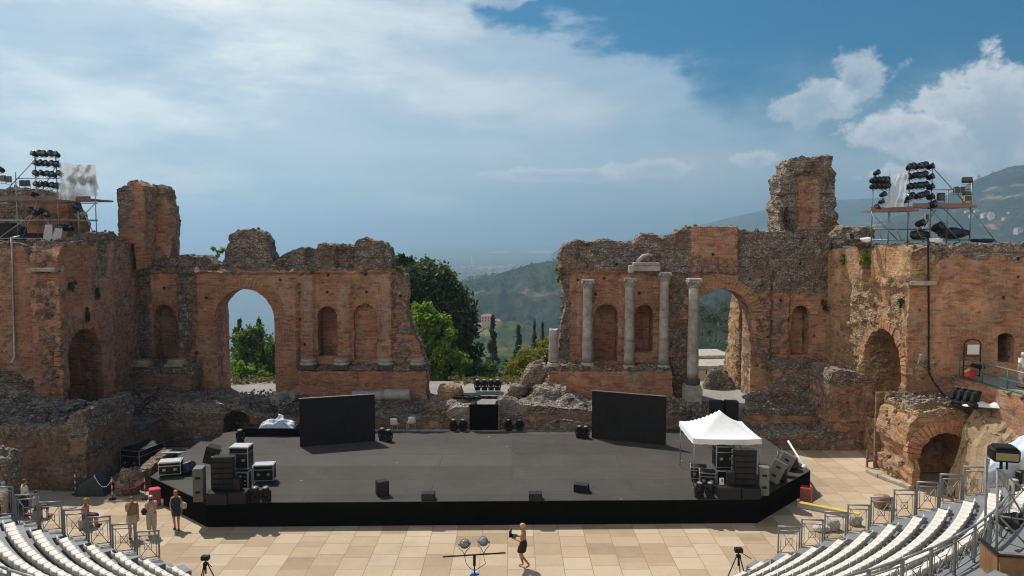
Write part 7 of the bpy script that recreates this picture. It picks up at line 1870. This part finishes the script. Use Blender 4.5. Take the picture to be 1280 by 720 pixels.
pw_ = {'haR': (.14, .2, .92), 'wrR': (.2, .14, .96), 'elR': (.23, -.04, 1.14), 'knL': (-.09, .1, .5), 'anL': (-.09, .1, .09), 'toL': (-.1, .27, .035), 'anR': (.09, -.1, .1), 'toR': (.1, .07, .035)}
t, J = person('golden-haired woman in a dark blue short dress beside the stage corner', G(221, 661, 0), R(-165), pw_, 1.70, 'skintan', 'h_gold', True, ('c_navy', 'tank'), ('c_navy', 'dress'), 'c_navy', .98)
b_ = bag('straw coloured shoulder bag of the woman in dark blue', (0, 0, 0), (.17, .09, .16), 31); b_.data.materials[0] = M['c_sand']; b_.location = lp(t, (-.27, -.02, .88))
# seated people by the left rail
def sit(extra=None):
    d = {'pelvis': (0, 0, .52), 'belly': (0, -.01, .66), 'chest': (0, .0, .85), 'neck': (0, .01, 1.0), 'head0': (0, .035, 1.09), 'head1': (0, .045, 1.18), 'head2': (0, .035, 1.24), 'shL': (-.17, .01, .95), 'shR': (.17, .01, .95), 'elL': (-.22, .05, .70), 'elR': (.22, .05, .70), 'wrL': (-.15, .28, .62), 'wrR': (.15, .28, .62), 'haL': (-.12, .36, .61), 'haR': (.12, .36, .61),
         'hiL': (-.09, .03, .5), 'hiR': (.09, .03, .5), 'knL': (-.11, .45, .5), 'knR': (.11, .45, .5), 'anL': (-.1, .42, .09), 'anR': (.1, .42, .09), 'toL': (-.12, .58, .035), 'toR': (.12, .58, .035)}
    d.update(extra or {}); return d
def bench(p, rz, label):
    m_ = MB(); m_.box((0, 0, .2), (.55, .4, .4), b=.03); o = m_.build('stone_block', M['limestone']); o.location = p; o.rotation_euler = (0, 0, rz); tag(o, label, 'stone block')
for px, py, rz, kw, lab, sl in ((104, 661, R(-80), dict(pose=sit({'elL': (-.24, .1, 1.05), 'wrL': (-.08, .12, 1.2), 'haL': (-.05, .12, 1.25)}), skin='skintan', hair='h_gold', tops=('c_pink', 'tank'), bottoms=('c_navy', 'short_trousers'), shoes='c_navy'), 'seated person in a coral top shading the face, behind the left rail', 'low stone block under the person in the coral top'),
                               (42, 650, R(-60), dict(pose=sit(), hair='h_dark', tops=('c_blue', 'short'), bottoms=('c_navy', 'short_trousers'), shoes='c_navy'), 'dark-haired person in a pale blue shirt sitting behind the left rail', 'low stone block under the person in the pale blue shirt')):
    p = G(px, py, 0); p.y += .2; person(lab, p, rz, h=1.7, **kw); bench(p, rz, sl)
person('person in a white top standing in the shade behind the left rail', G(32, 645, 0), R(-40), {}, 1.68, 'skin', 'h_brown', False, ('c_white', 'short'), ('c_navy', 'trousers'), 'c_navy')
person('person in pale clothes standing at the left edge behind the rail', G(6, 648, 0), R(-30), {}, 1.7, 'skin', 'h_white', False, ('c_white', 'short'), ('c_sand', 'trousers'), 'c_white')
# visitor on the walkway
pq = P(1277, 487, 34.9); person('white-haired visitor in a white shirt walking along the right walkway', (pq.x, 34.9, zw + .05), R(20), {'knR': (.09, .12, .5), 'anR': (.09, .12, .09), 'toR': (.1, .28, .035), 'anL': (-.09, -.14, .12), 'toL': (-.1, .02, .04)}, 1.72, 'skin', 'h_white', False, ('c_white', 'short'), ('c_sand', 'short_trousers'), 'c_navy', 1.08)
# ------------------------------------------------------------------ haze, sky, sun, camera
m = bpy.data.materials.new('summer_haze'); m.use_nodes = True; nt = m.node_tree; nt.nodes.clear()
ou = nt.nodes.new('ShaderNodeOutputMaterial'); pv = nt.nodes.new('ShaderNodeVolumePrincipled')
pv.inputs['Color'].default_value = (.41, .59, .75, 1); pv.inputs['Density'].default_value = HAZE_D; pv.inputs['Anisotropy'].default_value = .5
nt.links.new(pv.outputs[0], ou.inputs['Volume'])
m.cycles.homogeneous_volume = True
m_ = MB(); m_.box((0, 9000, 48), (50000, 32000, 570)); hz = m_.build('haze', m); tag(hz, kind='stuff')
hz.display_type = 'WIRE'
W = bpy.data.worlds.new('World'); S.world = W; W.use_nodes = True; nt = W.node_tree; b = NB(nt)
bg = nt.nodes['Background']
SUN_EL, SAZ = R(56.5), R(-37)          # azimuth from +Y towards +X
sky = b.n('TexSky', sky_type='NISHITA', sun_disc=False, sun_elevation=SUN_EL, sun_rotation=SAZ, air_density=1.2, dust_density=1.5, ozone_density=2.0, altitude=200)
gen = b.n('TexCoord').outputs['Generated']
sx = b.n('SeparateXYZ', {0: gen})
az = b.math('MULTIPLY', b.math('ARCTAN2', sx.outputs[0], sx.outputs[1]), 57.2958)
el = b.math('MULTIPLY', b.math('ARCSINE', sx.outputs[2]), 57.2958)
ae = b.n('CombineXYZ', {0: az, 1: el, 2: 0.0}).outputs[0]
def nz(scale, sxx=1.0, syy=1.0, det=6.0, rough=.55, off=0.0, dist=0.0):
    return b.noise(b.n('VectorMath', {0: b.n('VectorMath', {0: ae, 1: (sxx, syy, 1)}, operation='MULTIPLY').outputs[0], 1: (off, off * .3, off)}, operation='ADD').outputs[0], scale, det, rough, dist)
# thin bright veil over most of the sky, clear blue wedge at the upper right
edge = b.n('FloatCurve', {1: b.math('ADD', b.math('MULTIPLY', az, 1 / 90), .5, True)})
cv = edge.mapping.curves[0]
pts = [(-90, 60), (-30, 45), (-8, 26), (-2, 17.2), (3, 15.6), (9, 13.6), (14.5, 11.9), (17, 11.0), (24, 10.2), (30, 10.2), (38, 11.0), (90, 14)]
cv.points[0].location = (0, .75); cv.points[1].location = (1, .3)
for a, e in pts[1:-1]: cv.points.new(a / 90 + .5, e / 60)
edge.mapping.update()
eb = b.math('MULTIPLY', edge.outputs[0], 60.0)
dd = b.math('SUBTRACT', eb, el)
dd = b.math('ADD', dd, b.math('MULTIPLY', b.math('SUBTRACT', nz(.16, 1, 2.2), .5), 9.0))
rgt = b.step(az, 12.0, 19.0)
veil = b.n('MapRange', {0: dd, 1: b.math('SUBTRACT', -.6, b.math('MULTIPLY', rgt, 1.6)), 2: b.math('ADD', 1.6, b.math('MULTIPLY', rgt, 5.0)), 3: 0.0, 4: 1.0}, interpolation_type='SMOOTHSTEP').outputs[0]
tex = nz(.07, .55, 2.2, 7, .6, 4.0, .9)
tex2 = nz(.2, .6, 2.0, 6, .6, 9.0, .3)
vden = b.math('ADD', .2, b.math('ADD', b.math('MULTIPLY', tex, .95), b.math('MULTIPLY', tex2, .3)), True)
lft = b.step(az, 30.0, -26.0)
vcol = b.mix(lft, (3.2, 3.8, 4.25), (6.9, 7.0, 6.6))
vcol = b.mix(b.step(nz(.1, .5, 1.6, 6, .6, 21.0), .42, .62), b.mix(.6, vcol, (2.3, 3.35, 4.4)), vcol)
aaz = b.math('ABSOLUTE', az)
away = b.math('MAXIMUM', b.step(aaz, 42.0, 75.0), b.step(el, 30.0, 50.0))     # sky overhead and behind the viewer brightened as added fill for shaded facades
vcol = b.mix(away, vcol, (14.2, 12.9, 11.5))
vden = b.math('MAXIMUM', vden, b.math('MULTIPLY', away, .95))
lowdark = b.step(el, 8.5, 1.0)
base = b.mix(1.0, sky.outputs[0], (.015, .245, .38), 'MULTIPLY')
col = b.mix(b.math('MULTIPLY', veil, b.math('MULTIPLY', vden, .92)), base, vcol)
col = b.mix(b.math('MULTIPLY', b.math('MULTIPLY', lowdark, b.step(az, -16.0, 12.0)), .4), col, (1.75, 2.5, 3.15))
# cumulus heads at the right
def cum(a0, e0, ra, re, off, th=.5, wob=1.0):
    qa = b.math('DIVIDE', b.math('SUBTRACT', az, a0), ra); qe = b.math('DIVIDE', b.math('SUBTRACT', el, e0), re)
    d = b.math('SQRT', b.math('ADD', b.math('MULTIPLY', qa, qa), b.math('MULTIPLY', qe, qe)))
    n = nz(.42, 1, 1.15, 7, .6, off)
    n2_ = nz(1.3, 1, 1.2, 5, .6, off + 3)
    f = b.math('ADD', b.math('SUBTRACT', 1.0, d), b.math('ADD', b.math('MULTIPLY', b.math('SUBTRACT', n, .5), 1.7 * wob), b.math('MULTIPLY', b.math('SUBTRACT', n2_, .5), .45)))
    top = b.step(qe, -.9, .8)
    return b.math('MULTIPLY', b.step(f, .1, .44), b.step(qe, -1.5, -.1)), b.math('ADD', b.math('MULTIPLY', top, .4), b.math('MULTIPLY', b.step(f, .95, .25), .75), True)
for a0, e0, ra, re, off in ((33.0, 7.2, 8.5, 5.0, 2.0), (21.9, 9.2, 3.6, 1.9, 11.0), (24.4, 10.6, 2.0, 2.6, 15.0), (27.5, 7.0, 5.0, 1.6, 23.0), (18.3, 5.5, 2.2, .9, 31.0), (3.5, 4.6, 6.5, .7, 44.0), (10.5, 5.0, 5.0, 1.0, 53.0), (29, 4, 4, 1.2, 61.0), (-1, 17.5, 4.0, 1.2, 71.0)):
    mk_, sh = cum(a0, e0, ra, re, off)
    col = b.mix(b.math('MULTIPLY', mk_, .82 if a0 > 26 else .55), col, b.mix(sh, (2.3, 3.1, 3.9), (5.2, 5.4, 5.6)))
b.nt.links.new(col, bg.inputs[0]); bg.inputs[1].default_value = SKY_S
sd = bpy.data.lights.new('sun', 'SUN'); sd.energy = SUN_E; sd.angle = R(.5); sd.color = (1.0, .95, .87)
so = bpy.data.objects.new('sun', sd); COL.objects.link(so)
dv = Vector((math.sin(SAZ) * math.cos(SUN_EL), math.cos(SAZ) * math.cos(SUN_EL), math.sin(SUN_EL)))
so.rotation_euler = dv.to_track_quat('Z', 'Y').to_euler(); so.location = (0, 0, 60)
cd = bpy.data.cameras.new('camera'); cd.sensor_width = 36; cd.lens = 36 * F / 1280; cd.clip_end = 60000; cd.clip_start = .3
co = bpy.data.objects.new('camera', cd); COL.objects.link(co); co.location = (0, 0, CAMZ); co.rotation_euler = (R(90) - PITCH, 0, 0)
S.camera = co
S.view_settings.view_transform = 'Standard'; S.view_settings.look = 'None'; S.view_settings.gamma = 1; S.view_settings.exposure = EXPO
S.view_settings.use_curve_mapping = False
S.render.engine = 'CYCLES'; cy = S.cycles
cy.use_denoising = True; cy.use_adaptive_sampling = True; cy.adaptive_threshold = .02; cy.max_bounces = 6; cy.diffuse_bounces = 3; cy.glossy_bounces = 2; cy.transparent_max_bounces = 8; cy.volume_bounces = 1; cy.transmission_bounces = 3
cy.filter_width = 1.1; cy.caustics_reflective = False; cy.caustics_refractive = False; cy.sample_clamp_indirect = 6
